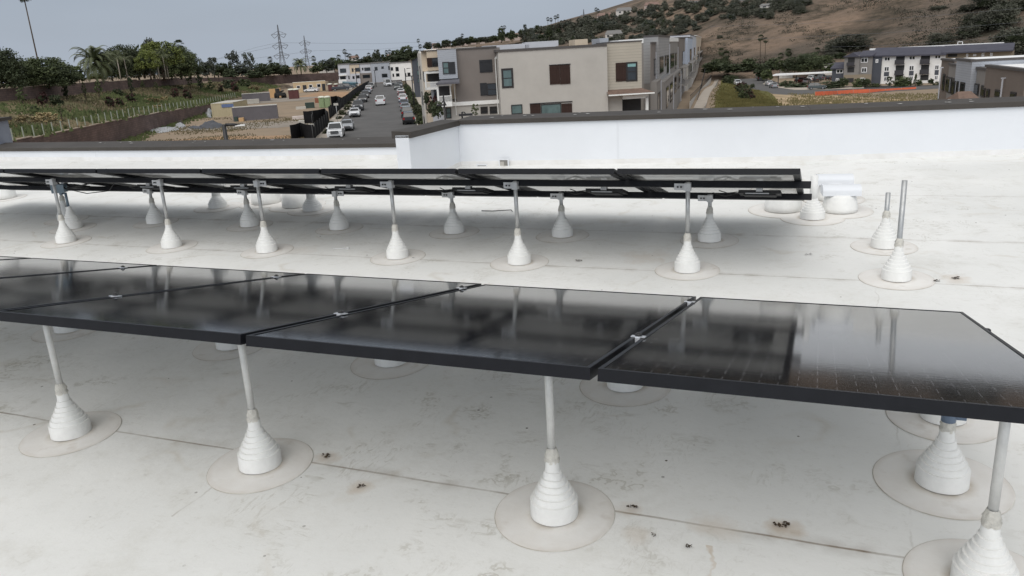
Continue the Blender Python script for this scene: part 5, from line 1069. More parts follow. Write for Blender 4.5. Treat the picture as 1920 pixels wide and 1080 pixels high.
for i, (xa, xb, yt, mm, pr, wins, dep) in enumerate(vols):
    # here the far end is at left; the facade faces left (-r)
    sa, sb = sorted((q_s(xa), q_s(xb))); zt = q_z((xa + xb) / 2, yt)
    bpart(Bq, Lq, 'wall', mm, lambda m: Fq.box(m, -pr, 11 - .3 * i, Lq.z - 1, zt, sa + .03, sb - .03))
    bpart(Bq, Lq, 'roof_edge', DKCAP, lambda m: [Fq.box(m, -pr - .1, -pr + .3, zt, zt + .16, sa, sb), Fq.box(m, -pr + .3, 11 - .3 * i, zt + .002, zt + .16, sa, sa + .3)])
    bpart(Bq, Lq, 'roof', ROOFW, lambda m: Fq.box(m, -pr + .3, 11 - .3 * i, zt - .05, zt + .1, sa + .3, sb - .05))
    for (x0, y0, x1, y1) in wins:
        a, b_ = sorted((q_s(x0), q_s(x1))); z0, z1 = q_z((x0 + x1) / 2, y1), q_z((x0 + x1) / 2, y0)
        f = MB(); Fq.box(f, -pr - .06, -pr + .05, z0, z1, a, b_); wf = f.build('window', FRM, Bq, -Lq); p = MB(); Fq.box(p, -pr - .08, -pr - .05, z0 + .1, z1 - .1, a + .15, b_ - .15); p.build('pane', PANE, wf)
for x0, y0, y1 in [(1775, 127, 186), (1897, 147, 186)]:
    a = q_s(x0); bpart(Bq, Lq, 'downpipe', S_LG, lambda m: [Fq.box(m, -.5, -.42, q_z(x0, y1), q_z(x0, y0), a - .03, a + .03), Fq.box(m, -.55, -.3, q_z(x0, y0), q_z(x0, y0 - 2), a - .05, a + .05)])
Ft = Face(at(1830, 180, 52), -12)
def ta(m):
    a, z0 = Ft.uz(1790, 185); b_, _ = Ft.uz(1850, 185); c_, z1 = Ft.uz(1812, 173.5); m.add([Ft.pt(a, z0 - .6, -1), Ft.pt(b_, z0 - .6, -1), Ft.pt(c_ + .6, z1, 1), Ft.pt(c_ - .1, z1, 1), Ft.pt(b_, z0 - .6, 3), Ft.pt(a, z0 - .6, 3)], [(0, 1, 2, 3), (1, 4, 2), (2, 4, 5, 3), (5, 0, 3), (0, 5, 4, 1)])
bpart(Bq, Lq, 'awning', TILE, ta, 'clay tile awning')
zu = q_z(1763, 112); sf, sn = q_s(1763) - 1, q_s(1940)
bpart(Bq, Lq, 'wall', S_GRY, lambda m: Fq.box(m, 3.2, 15, Lq.z - 1, zu - .12, sn, sf), 'set back upper wall'); bpart(Bq, Lq, 'roof', ROOFW, lambda m: Fq.box(m, 3.25, 14.9, zu - .13, zu + .02, sn, sf)); bpart(Bq, Lq, 'roof_edge', DKCAP, lambda m: Fq.box(m, 3.1, 3.24, zu - .2, zu + .06, sn, sf))
Fp = Face(at(1890, 115, 84), -6); bpart(Bq, Lq, 'roof_parapet', D_BLU, lambda m: Fp.pbox(m, 1871, 109, 1960, 124, 0, 6), 'grey raised roof volume')
# --- three storey apartment house under the hill
Fa = Face(at(1660, 150, 252), 12)
Ba = empty('apartment_building', Fa.pt(0, Fa.uz(1660, 160)[1]), 'three storey white and tan apartment building with dark balconies under the brown hill', 'apartment building'); La = Ba.location.copy(); zg = La.z - 4
def ap(name, mm, x0, y0, x1, y1, o0, o1, lb=None, ground=False): bpart(Ba, La, name, mm, lambda m: Fa.pbox(m, x0, y0, x1, y1, o0, o1, z0=zg if ground else None), lb)
ap('wall', S_DB, 1561, 129, 1585, 160, -1, 10, 'dark blue wing', True); ap('wall', S_GRY, 1585, 104, 1613, 160, -2.2, 12, 'grey gabled bay', True); ap('wall', S_OLV, 1585, 139, 1636, 160, -2.26, -2.2, 'tan lower bay', True); ap('wall', S_GRY, 1613, 104, 1636, 160, -1.4, 12, None, True); ap('wall', S_DB, 1636, 104, 1652.5, 160, -.6, 12, 'dark grey stair tower', True)
ap('wall', S_WH, 1652.5, 102, 1770, 160, 0, 14, 'white wall', True); ap('wall', S_OLV, 1770, 99, 1895, 150, 1, 14, 'tan far wing', True)
def roofs(m):
    def slab(x0, y0, x1, y1, ov, dep, rise):
        a, z0 = Fa.uz(x0, y0); b_, z1 = Fa.uz(x1, y1)
        m.add([Fa.pt(a, z0, -ov), Fa.pt(b_, z1, -ov), Fa.pt(b_, z1 + rise, dep), Fa.pt(a, z0 + rise, dep), Fa.pt(a, z0 - .35, -ov), Fa.pt(b_, z1 - .35, -ov), Fa.pt(b_, z1 - .35, dep), Fa.pt(a, z0 - .35, dep)], [(0, 1, 2, 3), (4, 7, 6, 5), (0, 4, 5, 1), (1, 5, 6, 2), (3, 7, 4, 0), (2, 6, 7, 3)])
    slab(1634, 104, 1775, 101, .9, 7, 1.9); slab(1765, 98.5, 1900, 93, .6, 7, 1.6); slab(1559, 127.5, 1586, 126.5, 1.6, 5, 1.4); slab(1610, 104.5, 1640, 103, 2.2, 6, 1.2)
    a, z0 = Fa.uz(1583, 107); b_, _ = Fa.uz(1616, 104); c_, z1 = Fa.uz(1603, 98)
    m.add([Fa.pt(a, z0, -2.9), Fa.pt(c_, z1, -2.9), Fa.pt(b_, z0, -2.9), Fa.pt(a, z0, 8), Fa.pt(c_, z1, 8), Fa.pt(b_, z0, 8)], [(0, 2, 1), (3, 4, 5), (0, 1, 4, 3), (1, 2, 5, 4)])
bpart(Ba, La, 'roof', mat('dark_shingle', rgb(72, 72, 82, .75), .9, .12, .6, .2, .2), roofs)
bpart(Ba, La, 'roof_ridge', ROOFW, lambda m: [Fa.box(m, Fa.uz(1622, 91)[0], Fa.uz(1880, 80)[0], Fa.uz(1750, 90)[1], Fa.uz(1750, 86.5)[1], 7, 9)], 'white roof edge along the ridge')
bpart(Ba, La, 'roof_equipment', FRW, lambda m: [Fa.pbox(m, 1790, 79.5, 1791, 85, 8, 8.3), Fa.pbox(m, 1799, 79, 1800, 84, 8, 8.3), Fa.pbox(m, 1790, 79, 1800, 80, 8, 8.3)])
def aw(x0, y0, x1, y1, o, fr=FRW): 
    ua, za = Fa.uz(x0, (y0 + y1) / 2)[0], Fa.uz((x0 + x1) / 2, y0)[1]; ub, zb = Fa.uz(x1, (y0 + y1) / 2)[0], Fa.uz((x0 + x1) / 2, y1)[1]; m = MB(); Fa.box(m, ua, ub, zb, za, o - .08, o + .02); w_ = m.build('window', fr, Ba, -La); p = MB(); um = (ua + ub) / 2
    for a, b_ in ((ua + .18, um - .08), (um + .08, ub - .18)): Fa.box(p, a, b_, zb + .2, za - .2, o - .11, o - .07)
    p.build('pane', PANE, w_)
for r in [(1569.5, 129.5, 1582.5, 137, -1), (1568.5, 146.5, 1575, 155.5, -1), (1616, 108, 1629, 117, -1.4), (1617, 126, 1627, 135.5, -1.4), (1616, 145, 1625, 152, -2.26), (1642.5, 111, 1647.5, 117.5, -.6), (1658, 106.5, 1669.5, 114.5, 0), (1658, 124.5, 1667.5, 134, 0), (1657, 143.5, 1666, 152.5, 0), (1704.5, 104.5, 1716.5, 112.5, 0), (1704.5, 122.5, 1714, 132.5, 0), (1704, 142, 1712.5, 151.5, 0), (1752.5, 103, 1764.5, 110.5, 0), (1752.5, 121.5, 1761, 131, 0), (1752, 141, 1759, 150, 0), (1811, 100.5, 1815, 107, 1), (1824, 101.5, 1830, 105.5, 1), (1840, 99.5, 1845, 106, 1), (1856, 99, 1861, 105, 1)]: aw(*r)
bpart(Ba, La, 'spandrel', S_DB, lambda m: [Fa.pbox(m, 1657.5, 135, 1667, 143, -.06, .01), Fa.pbox(m, 1704.5, 133, 1713, 141.5, -.06, .01), Fa.pbox(m, 1752.5, 131.5, 1760, 140.5, -.06, .01)], 'dark panels between windows')
for (x0, y0, x1, y1, o) in [(1593, 108, 1605.5, 116.5, -2.2), (1592, 125.5, 1604.5, 135, -2.2), (1591, 145.5, 1603.5, 154, -2.26), (1680, 105, 1696.5, 112.5, 0), (1679.5, 122.5, 1695.5, 132, 0), (1678, 141, 1693, 151, 0), (1727, 103, 1744, 111, 0), (1727, 121.5, 1742, 130.5, 0), (1725.5, 140.5, 1741, 150.5, 0), (1776.5, 101.5, 1794, 107, 1)]:
    bal = bpart(Ba, La, 'balcony', DVOID, lambda m: Fa.pbox(m, x0, y0, x1, y1, o - .04, o + .02), 'dark balcony opening')
for (x0, y0, x1, y1, o) in [(1591.5, 116, 1606, 122.5, -2.2), (1678.5, 112, 1696.5, 120.5, 0), (1678, 131.5, 1695, 140.5, 0), (1725.5, 110.5, 1744, 120, 0), (1725, 130, 1742.5, 139, 0)]:
    bpart(Ba, La, 'balcony_rail', mat('balcony_rail_dark', rgb(52, 50, 54, .8), .7, .1, 2), lambda m: [Fa.pbox(m, x0, y0, x1, y1, o - 1.0, o - .94), Fa.pbox(m, x0, y1 - 1, x1, y1, o - .94, o)])
# --- pale terraced houses at the end of the street
Fh = Face(at(700, 150, 312), -30)
segs = [(635, 657, 121, S_LG, 0, 'light grey terraced house at the left end of the row closing the street', [(637.5, 128.5, 649, 136.5), (637.5, 143, 648.5, 149), (653, 142, 655.5, 148.5)]),
        (657, 675, 121, S_TAN, .4, 'cream topped terraced house in the row closing the street', [(659.5, 128, 663, 134.5), (666, 127, 675, 134.5), (668, 141, 674.5, 147), (661, 142.5, 665, 148)]),
        (675, 697, 120, S_LG, 0, 'light grey terraced house with brown middle storey in the row closing the street', [(678.5, 127, 681.5, 132), (683, 126.5, 694.5, 133), (680, 140, 694, 146.5), (699, 139.5, 703, 145)]),
        (697, 732, 118, D_BLU, .6, 'blue grey terraced house, widest in the row closing the street', [(702.5, 125.5, 708, 132), (715, 124.5, 719.5, 129), (728, 124, 731, 131), (716, 138, 726.5, 145)]),
        (732, 773, 118, S_WH, 0, 'white terraced house at the right end of the row closing the street', [(732.5, 126, 737, 132.5), (741.5, 125.5, 747.5, 133.5), (736, 138, 739, 144), (742.5, 137.5, 749, 143.5), (759, 137, 762, 144), (764, 136, 769.5, 143.5)])]
for xa, xb, yt, mm, pr, lb, wins in segs:
    ua, ub = Fh.uz(xa, 140)[0], Fh.uz(xb, 140)[0]; Bh = empty('terraced_house', Fh.pt((ua + ub) / 2, Fh.uz(xa, 162)[1]), lb, 'terraced house', 'terraced houses closing the street'); Lh = Bh.location.copy()
    zt = Fh.uz((xa + xb) / 2, yt)[1]; bpart(Bh, Lh, 'wall', mm, lambda m: Fh.box(m, ua + .03, ub - .03, Lh.z - 3, zt, -pr, 12))
    if xa == 675 or xa == 657: bpart(Bh, Lh, 'wall', S_BRN if xa == 675 else S_LG, lambda m: Fh.box(m, ua + .05, ub + (1.2 if xa == 675 else -.05), Lh.z - 3, Fh.uz(690, 136.5)[1], -pr - .12, -pr), 'darker lower storeys')
    if xa == 635: bpart(Bh, Lh, 'porch', TRIM, lambda m: [Fh.pbox(m, 635, 140, 650, 142, -.5, 0), Fh.pbox(m, 635, 149, 650, 156, -.5, 0)])
    bpart(Bh, Lh, 'roof_edge', HG, lambda m: Fh.box(m, ua, ub, zt, zt + .35, -pr - .2, 12.2))
    for (x0, y0, x1, y1) in wins: window(Bh, Fh, Lh, x0, y0, x1, y1, -pr - (.12 if (xa == 675 and y0 > 137) or (xa == 657 and y0 > 137) else 0), PANE, FRM, 0, fw=.15)
    if xa == 732: bpart(Bh, Lh, 'garage_door', mat('garage_shadow', rgb(96, 94, 94, .7), .8, .1, 1), lambda m: Fh.pbox(m, 733, 150, 754, 158, -.05, .02))
# dark blue gabled house beside them
Fg = Face(at(778, 130, 190), -28); Bg = empty('town_house', Fg.pt(0, Fg.uz(778, 160)[1]), 'dark blue gabled town house between the white terrace and the cream block', 'town house', 'town houses'); Lg = Bg.location.copy()
def gab(m):
    a, ze = Fg.uz(772, 113); b_, _ = Fg.uz(796, 110); zt = Fg.uz(786, 103)[1]; c_ = (a + b_) / 2 + 1.5
    m.add([Fg.pt(a, Lg.z - 3, 0), Fg.pt(b_, Lg.z - 3, 0), Fg.pt(b_, ze + .6, 0), Fg.pt(c_, zt, 0), Fg.pt(a, ze, 0), Fg.pt(a, Lg.z - 3, 14), Fg.pt(b_, Lg.z - 3, 14), Fg.pt(b_, ze + .6, 14), Fg.pt(c_, zt, 14), Fg.pt(a, ze, 14)], [(0, 1, 2, 3, 4), (9, 8, 7, 6, 5), (0, 4, 9, 5), (1, 6, 7, 2), (0, 5, 6, 1)])
bpart(Bg, Lg, 'wall', S_DB, gab)
def gro(m):
    a, ze = Fg.uz(770.5, 113.6); b_, _ = Fg.uz(797, 110); zt = Fg.uz(786, 102)[1]; c_ = (Fg.uz(772, 113)[0] + Fg.uz(796, 110)[0]) / 2 + 1.5
    m.add([Fg.pt(a, ze, -.4), Fg.pt(c_, zt, -.4), Fg.pt(c_, zt, 14.4), Fg.pt(a, ze, 14.4), Fg.pt(b_, ze + .6, -.4), Fg.pt(b_, ze + .6, 14.4)], [(0, 1, 2, 3), (1, 4, 5, 2)])
bpart(Bg, Lg, 'roof', HG, gro)
for r in [(782, 116, 786, 124), (782, 132, 786, 141), (783, 147, 786, 155)]: window(Bg, Fg, Lg, *r, 0, PANET, FRM, 0)
# ================================================================ VEHICLES
GAIN = 1.15
TYRE = mat('tyre', (.018, .018, .018, 1), .85, .1, 5); RIM = mat('wheel_rim', (.35, .36, .37, 1), .35, .1, 5, 0, .5, .7); AUTOGLASS = mat('car_glass', (.012, .014, .016, 1), .05, .2, 1, 0, .8); LAMP = mat('headlamp', (.7, .72, .74, 1), .15, .05, 5); TAIL = mat('tail_lamp', (.30, .012, .012, 1), .25, .1, 5); GRILLE = mat('grille', (.02, .02, .022, 1), .4, .3, 9); PLATE = mat('number_plate_blank', (.65, .65, .62, 1), .5)
PAINT = {}
def paint(n, r, g, b, k=.85):
    m = mat('paint_' + n, rgb(r, g, b, k), .28, .04, .4, 0, .6); m.node_tree.nodes['Principled BSDF'].inputs['Coat Weight'].default_value = .6; m.node_tree.nodes['Principled BSDF'].inputs['Coat Roughness'].default_value = .08; PAINT[n] = m
for a in [('white', 226, 228, 230), ('silver', 150, 154, 158), ('black', 26, 27, 30), ('grey', 66, 68, 72), ('blue', 58, 70, 92), ('slate', 92, 100, 112), ('red', 112, 34, 34), ('green', 62, 72, 70), ('teal', 60, 104, 120)]: paint(*a)
KINDS = {  # length, width, height, lower profile [(y, z)], cabin bottom y0,y1, roof y0,y1, waist z
 'sedan': (4.7, 1.82, 1.45, [(-2.35, .55), (-2.3, .95), (-1.3, 1.0), (1.0, .98), (2.1, .80), (2.35, .55)], (-1.75, 1.05), (-.85, .25), .95),
 'suv': (4.75, 1.9, 1.74, [(-2.37, .6), (-2.35, 1.1), (-2.2, 1.12), (1.0, 1.1), (2.15, .98), (2.37, .6)], (-2.28, 1.15), (-1.9, .35), 1.08),
 'pickup': (5.8, 2.03, 1.92, [(-2.9, .7), (-2.88, 1.25), (-.7, 1.25), (1.15, 1.22), (2.75, 1.14), (2.9, .7)], (-.95, 1.3), (-.7, .55), 1.2),
 'van': (5.2, 2.0, 2.3, [(-2.6, .6), (-2.58, 1.3), (1.2, 1.3), (1.6, 1.15), (2.45, .98), (2.6, .6)], (-2.55, 1.75), (-2.5, .95), 1.25)}
CARM = {}
def car_meshes(kind):
    if kind in CARM: return CARM[kind]
    Ln, Wd, Ht, prof, cb_, rf_, wz = KINDS[kind]; h = Wd / 2
    body = MB(); pr = prof + [(prof[-1][0] - .05, .3), (prof[0][0] + .05, .3)]; n = len(pr)
    rings = [(-h, .0), (-h + .0, .0)]; vs = []
    # three cross stations give a tumblehome: outer skin narrower at top and bottom
    for sgn in (-1, 1):
        for (y, z) in pr: vs.append((sgn * (h - (.10 if z > .9 else .03 if z > .5 else .06)), y, z))
        for (y, z) in pr: vs.append((sgn * (h - .30), y * .985, z + (.03 if z > .5 else 0)))
    fs = []
    for base, flip in ((0, 0), (2 * n, 1)):
        for i in range(n):
            j = (i + 1) % n; f = (base + i, base + j, base + n + j, base + n + i); fs.append(f if flip else f[::-1])
    for i in range(n): j = (i + 1) % n; fs.append((n + i, n + j, 3 * n + j, 3 * n + i))
    # side skins
    fs.append(tuple(range(n))); fs.append(tuple(2 * n + i for i in range(n - 1, -1, -1)))
    body.add(vs, fs, 0)
    # roof skin and pillars (painted)
    (c0, c1), (r0, r1) = cb_, rf_; hr = h - .28; hb = h - .10
    body.hexa([(-hr, r0, Ht - .07), (hr, r0, Ht - .07), (hr, r1, Ht - .07), (-hr, r1, Ht - .07), (-hr + .06, r0 + .06, Ht), (hr - .06, r0 + .06, Ht), (hr - .06, r1 - .08, Ht), (-hr + .06, r1 - .08, Ht)])
    for sx_ in (-1, 1):
        for (yb, yr) in ((c0, r0), (c1, r1), ((c0 + c1) / 2 - .1, (r0 + r1) / 2)):
            body.tube([(sx_ * (hb - .01), yb, wz), (sx_ * (hr + .0), yr, Ht - .05)], .055, 5, smooth=False)
        body.box((sx_ * (h + .04), c1 - .45, wz + .1), (.1, .06, .08))
    if kind == 'pickup':   # open bed
        body.bx(-h + .12, h - .12, -2.8, -1.0, 1.252, 1.256)
        bedm = None
    gl = MB(); k = .02
    gl.hexa([(-hb + k, c0 + k, wz), (hb - k, c0 + k, wz), (hb - k, c1 - k, wz), (-hb + k, c1 - k, wz), (-hr + .02, r0 + .02, Ht - .072), (hr - .02, r0 + .02, Ht - .072), (hr - .02, r1 - .02, Ht - .072), (-hr + .02, r1 - .02, Ht - .072)])
    wr = .33 if kind == 'sedan' else .38; wh = MB(); wh.add(*_wheel(wr, .22)); rm = MB(); rm.add(*_wheel(wr * .62, .235))
    hl = MB(); zf = prof[-1][1] + (.16 if kind != 'pickup' else .3); yf = prof[-1][0]
    hl.box((0, 0, 0), (.2, .05, .085)); tl = MB(); tl.box((0, 0, 0), (.13, .04, .15 if kind in ('suv', 'van', 'pickup') else .09))
    gr_ = MB(); gh = .22 if kind == 'pickup' else .11; gr_.bx(-.5, .5, yf - .03, yf + .035, zf - gh - .08, zf + gh * .6 - .06)
    for j in range(3): gr_.bx(-.5, .5, yf + .035, yf + .045, zf - gh + j * gh * .6 - .06, zf - gh + j * gh * .6 - .03, 1)
    gr_.bx(-.7, .7, yf - .1, yf + .02, .32, .46)
    CARM[kind] = dict(body=body, glass=gl.mesh('windows', AUTOGLASS), wheel=wh.mesh('tyre', TYRE), rim=rm.mesh('rim', RIM), head=hl.mesh('headlight', LAMP), tail=tl.mesh('tail_light', TAIL), grille=gr_.mesh('grille', [GRILLE, RIM]), wr=wr, L=Ln, W=Wd, yf=yf, zf=zf, yb=prof[0][0], zb=prof[1][1] - .22, paint={}); return CARM[kind]
def _wheel(r, w, n=16):
    vs = [(s_ * w / 2, r * math.cos(2 * PI * k / n), r * math.sin(2 * PI * k / n)) for s_ in (-1, 1) for k in range(n)]
    return vs, [(k, (k + 1) % n, n + (k + 1) % n, n + k) for k in range(n)] + [tuple(range(n - 1, -1, -1)), tuple(range(n, 2 * n))]
def car(p, heading, kind, col, label, group, parts=2):
    """heading: compass degrees of the nose"""
    M = car_meshes(kind)
    if col not in M['paint']: M['paint'][col] = M['body'].mesh('body', PAINT[col])
    e = empty('parked_car' if kind != 'pickup' else 'pickup_truck', p, label, {'sedan': 'car', 'suv': 'car', 'pickup': 'pickup truck', 'van': 'van'}[kind], group, rot=(0, 0, -math.radians(heading)))
    b = inst('body', M['paint'][col], e); b.modifiers.new('soft', 'BEVEL').width = .05; b.modifiers['soft'].segments = 2
    inst('windows', M['glass'], e); wy = M['L'] * .31
    for sx_ in (-1, 1):
        for y in (-wy, wy):
            w_ = inst('wheel', M['wheel'], e, (sx_ * (M['W'] / 2 - .12), y, M['wr'])); inst('rim', M['rim'], w_)
    if parts > 1:
        for sx_ in (-1, 1): inst('headlight', M['head'], e, (sx_ * (M['W'] / 2 - .33), M['yf'] - .02, M['zf'])); inst('tail_light', M['tail'], e, (sx_ * (M['W'] / 2 - .2), M['yb'] + .02, M['zb']))
        inst('grille', M['grille'], e)
    return e
AZD = math.degrees(AZ)
def lane_car(px, py, t, kind, col, label, toward, group='cars parked along the street', dh=0):
    p = gp(px, py, .02); s_, _ = st_of(p); s_ += 2.4
    q = ST(s_, t, .025); return car(q, AZD + (180 if toward else 0) + dh, kind, col, label, group)
TL, TR_ = -7.0, 1.85
lane_car(632, 261, TL - .95, 'pickup', 'white', 'big white pickup truck with black grille, nearest on the left kerb', True)
lane_car(659, 246, TL, 'sedan', 'silver', 'silver saloon parked behind the big white pickup', True)
lane_car(670, 220, TL, 'sedan', 'white', 'white saloon parked on the left kerb between silver saloon and dark pickup', True)
lane_car(674, 208, TL, 'pickup', 'grey', 'dark grey pickup parked behind the white saloon', True)
lane_car(688, 192, TL, 'suv', 'black', 'black off-roader parked behind the dark grey pickup', True)
lane_car(695, 184, TL, 'suv', 'grey', 'dark grey off-roader parked behind the black one', True)
lane_car(702, 176, TL, 'sedan', 'slate', 'blue grey saloon parked farther up the left kerb', True)
lane_car(705, 171, TL, 'suv', 'white', 'white off-roader parked far up the left kerb', False)
lane_car(713, 165, TL, 'suv', 'black', 'black van-like car parked past the white off-roader', True)
lane_car(718, 162, TL, 'sedan', 'white', 'small white saloon at the far end of the left kerb', True)
lane_car(727, 197, -2.9, 'pickup', 'white', 'white pickup driving away in the middle of the street', False, None)
lane_car(755, 235, TR_, 'suv', 'black', 'black car nearest on the right kerb, half hidden by the coping', False)
lane_car(761, 222, TR_, 'suv', 'green', 'dark green grey off-roader parked on the right kerb before the black car', False)
lane_car(761, 209.5, TR_, 'sedan', 'silver', 'silver saloon parked on the right kerb beyond the green grey off-roader', False)
lane_car(761, 201, TR_, 'sedan', 'blue', 'dark blue saloon parked on the right kerb', False)
lane_car(760, 192, TR_, 'suv', 'white', 'white off-roader parked on the right kerb beyond the blue saloon', False)
lane_car(762, 183, TR_, 'sedan', 'red', 'dark red saloon parked on the right kerb', False)
lane_car(762, 176.5, TR_, 'sedan', 'white', 'white saloon last in the right kerb row', False)
lane_car(754, 168, 1.2, 'suv', 'green', 'dark off-roader coming down the far right side of the street', True)
lane_car(758, 164, 2.0, 'suv', 'slate', 'grey car behind the dark off-roader at the street end', True)
p = gp(727, 162); car(Vector((p.x, p.y, p.z + .05)), AZD + 170, 'van', 'white', 'white van standing at the far end of the street', 'vehicles at the street end')
p = gp(742, 161); car(Vector((p.x, p.y, p.z + .05)), AZD + 90, 'sedan', 'black', 'black car parked sideways in front of the garage', 'vehicles at the street end')
p = gp(647, 158); 
# right valley road and cars
GAIN = 1.3
RD = [(1366, 139), (1400, 137), (1424, 150), (1440, 160), (1475, 169), (1535, 170), (1700, 164), (1762, 160), (1762, 166), (1600, 176), (1500, 181), (1455, 179), (1440, 172), (1405, 166), (1385, 158), (1370, 146)]
patch('valley_road', RD, ASPH, .04)
patch('sandy_ground', [(1440, 176), (1470, 178), (1530, 176), (1620, 183), (1760, 190), (1760, 205), (1560, 215), (1440, 205)], mat('sand', rgb(182, 158, 126, .9), .95, .12, .12, .2, .1, col2=rgb(128, 112, 84, .8), detail=9, bscale=1.2), .05)
patch('grass_strip', [(1340, 205), (1352, 150), (1372, 150), (1385, 160), (1410, 168), (1440, 172), (1455, 185), (1462, 205)], mat('grass_field', rgb(112, 106, 58, .8), .95, .2, .15, .4, .1, col2=rgb(78, 80, 40, .8), detail=9, bscale=2), .06)
patch('footpath', [(1300, 204), (1322, 204), (1347, 150), (1341, 148)], CONC, .08)
patch('pavement', [(1430, 158), (1462, 165), (1490, 169), (1560, 168), (1620, 166), (1620, 163.5), (1540, 165), (1495, 165.5), (1470, 161), (1436, 153)], CONC, .07)
def vcar(px, py, head, kind, col, label):
    p = gp(px, py); p.z += .06; car(p, head, kind, col, label, 'cars on the valley road', 2)
vcar(1383, 160, 165, 'suv', 'white', 'white car with dark windscreen on the left side of the valley road'); vcar(1405, 138.5, 10, 'suv', 'white', 'white off-roader farthest up the valley road'); vcar(1414, 144, -10, 'sedan', 'black', 'black saloon in the line on the valley road'); vcar(1421, 146.5, -10, 'sedan', 'white', 'white saloon in the line on the valley road'); vcar(1425, 151, -10, 'suv', 'grey', 'dark grey car at the head of the line on the valley road'); vcar(1442, 161, -14, 'sedan', 'white', 'white saloon by the bend of the valley road, farther one'); vcar(1450, 165, -14, 'sedan', 'silver', 'silver saloon by the bend of the valley road, nearer one'); vcar(1531, 168, 82, 'suv', 'green', 'dark green car seen from the side by the kerb')
for i, (px, py, col, lb) in enumerate([(1497, 154, 'black', 'black car under the left end of the long carport'), (1505, 155, 'red', 'dark red car under the carport'), (1513, 156, 'silver', 'silver car under the carport'), (1522, 152, 'white', 'white car under the middle of the carport'), (1532, 153, 'grey', 'dark grey car under the carport'), (1541, 150, 'slate', 'blue grey car under the carport'), (1556, 150, 'black', 'black car at the right end of the carport')]): vcar(px, py, 10 + i, 'suv' if i % 2 else 'sedan', col, lb)
# carport
fc = Face(at(1505, 150, 262), 6); cp = empty('carport', fc.pt(0, fc.uz(1505, 156)[1]), 'long white flat roofed carport over parked cars', 'carport'); Lc = cp.location.copy()
bpart(cp, Lc, 'roof', ROOFW, lambda m: [fc.hexa_(m) if 0 else m.hexa([fc.pt(fc.uz(1449, 142)[0], fc.uz(1449, 142.5)[1], 0), fc.pt(fc.uz(1565, 136)[0], fc.uz(1565, 137)[1], 0), fc.pt(fc.uz(1565, 136)[0], fc.uz(1565, 137)[1], 6), fc.pt(fc.uz(1449, 142)[0], fc.uz(1449, 142.5)[1], 6), fc.pt(fc.uz(1449, 142)[0], fc.uz(1449, 140)[1], 0), fc.pt(fc.uz(1565, 136)[0], fc.uz(1565, 135)[1], 0), fc.pt(fc.uz(1565, 136)[0], fc.uz(1565, 135)[1], 6), fc.pt(fc.uz(1449, 142)[0], fc.uz(1449, 140)[1], 6)])])
for px in (1456, 1490, 1525, 1558): bpart(cp, Lc, 'post', FRM, lambda m: fc.pbox(m, px, 140 - (px - 1449) * .045, px + 1.2, 158, 2.5, 2.8))
house(1474, 133, 300, 22, 11, 'small white gabled house behind the carport', HW, HG, nwin=2); house(1346, 136, 330, 16, 6, 'low house roof at the left end of the valley road', HG, HG, nwin=1); house(1556, 124, 300, 18, 5, 'white gable end behind the apartment building', HW, HG, nwin=1)
# orange safety fence
on = MB(); NET = [(1528, 180, 172), (1545, 179.5, 171), (1570, 177, 170), (1600, 175.5, 168), (1630, 174, 167), (1660, 170.5, 166.5), (1690, 168.5, 164.8), (1718, 167, 163)]
Pn = [(gp(a, b), c) for a, b, c in NET]; D_ = [math.hypot(p.x, p.y) for p, c in Pn]
for (pa, ca), (pb, cb2), a, b in zip(Pn, Pn[1:], NET, NET[1:]):
    ta_ = at(a[0], ca, math.hypot(pa.x, pa.y)); tb_ = at(b[0], cb2, math.hypot(pb.x, pb.y)); on.add([pa, pb, tb_, ta_], [(0, 1, 2, 3)])
ORN = mat('orange_mesh', rgb(222, 104, 62, .75), .8, .12, .8, 0, .2)
e = empty('safety_fence', Pn[3][0], 'bright orange plastic safety fence across the sandy lot', 'safety fence'); on.build('mesh', ORN, e, -Pn[3][0])
for (p, c), a in zip(Pn, NET): st_ = MB(); st_.tube([p - UP * .2, at(a[0], c - .6, math.hypot(p.x, p.y))], .04, 5); st_.build('stake', BARKP, e, -Pn[3][0])
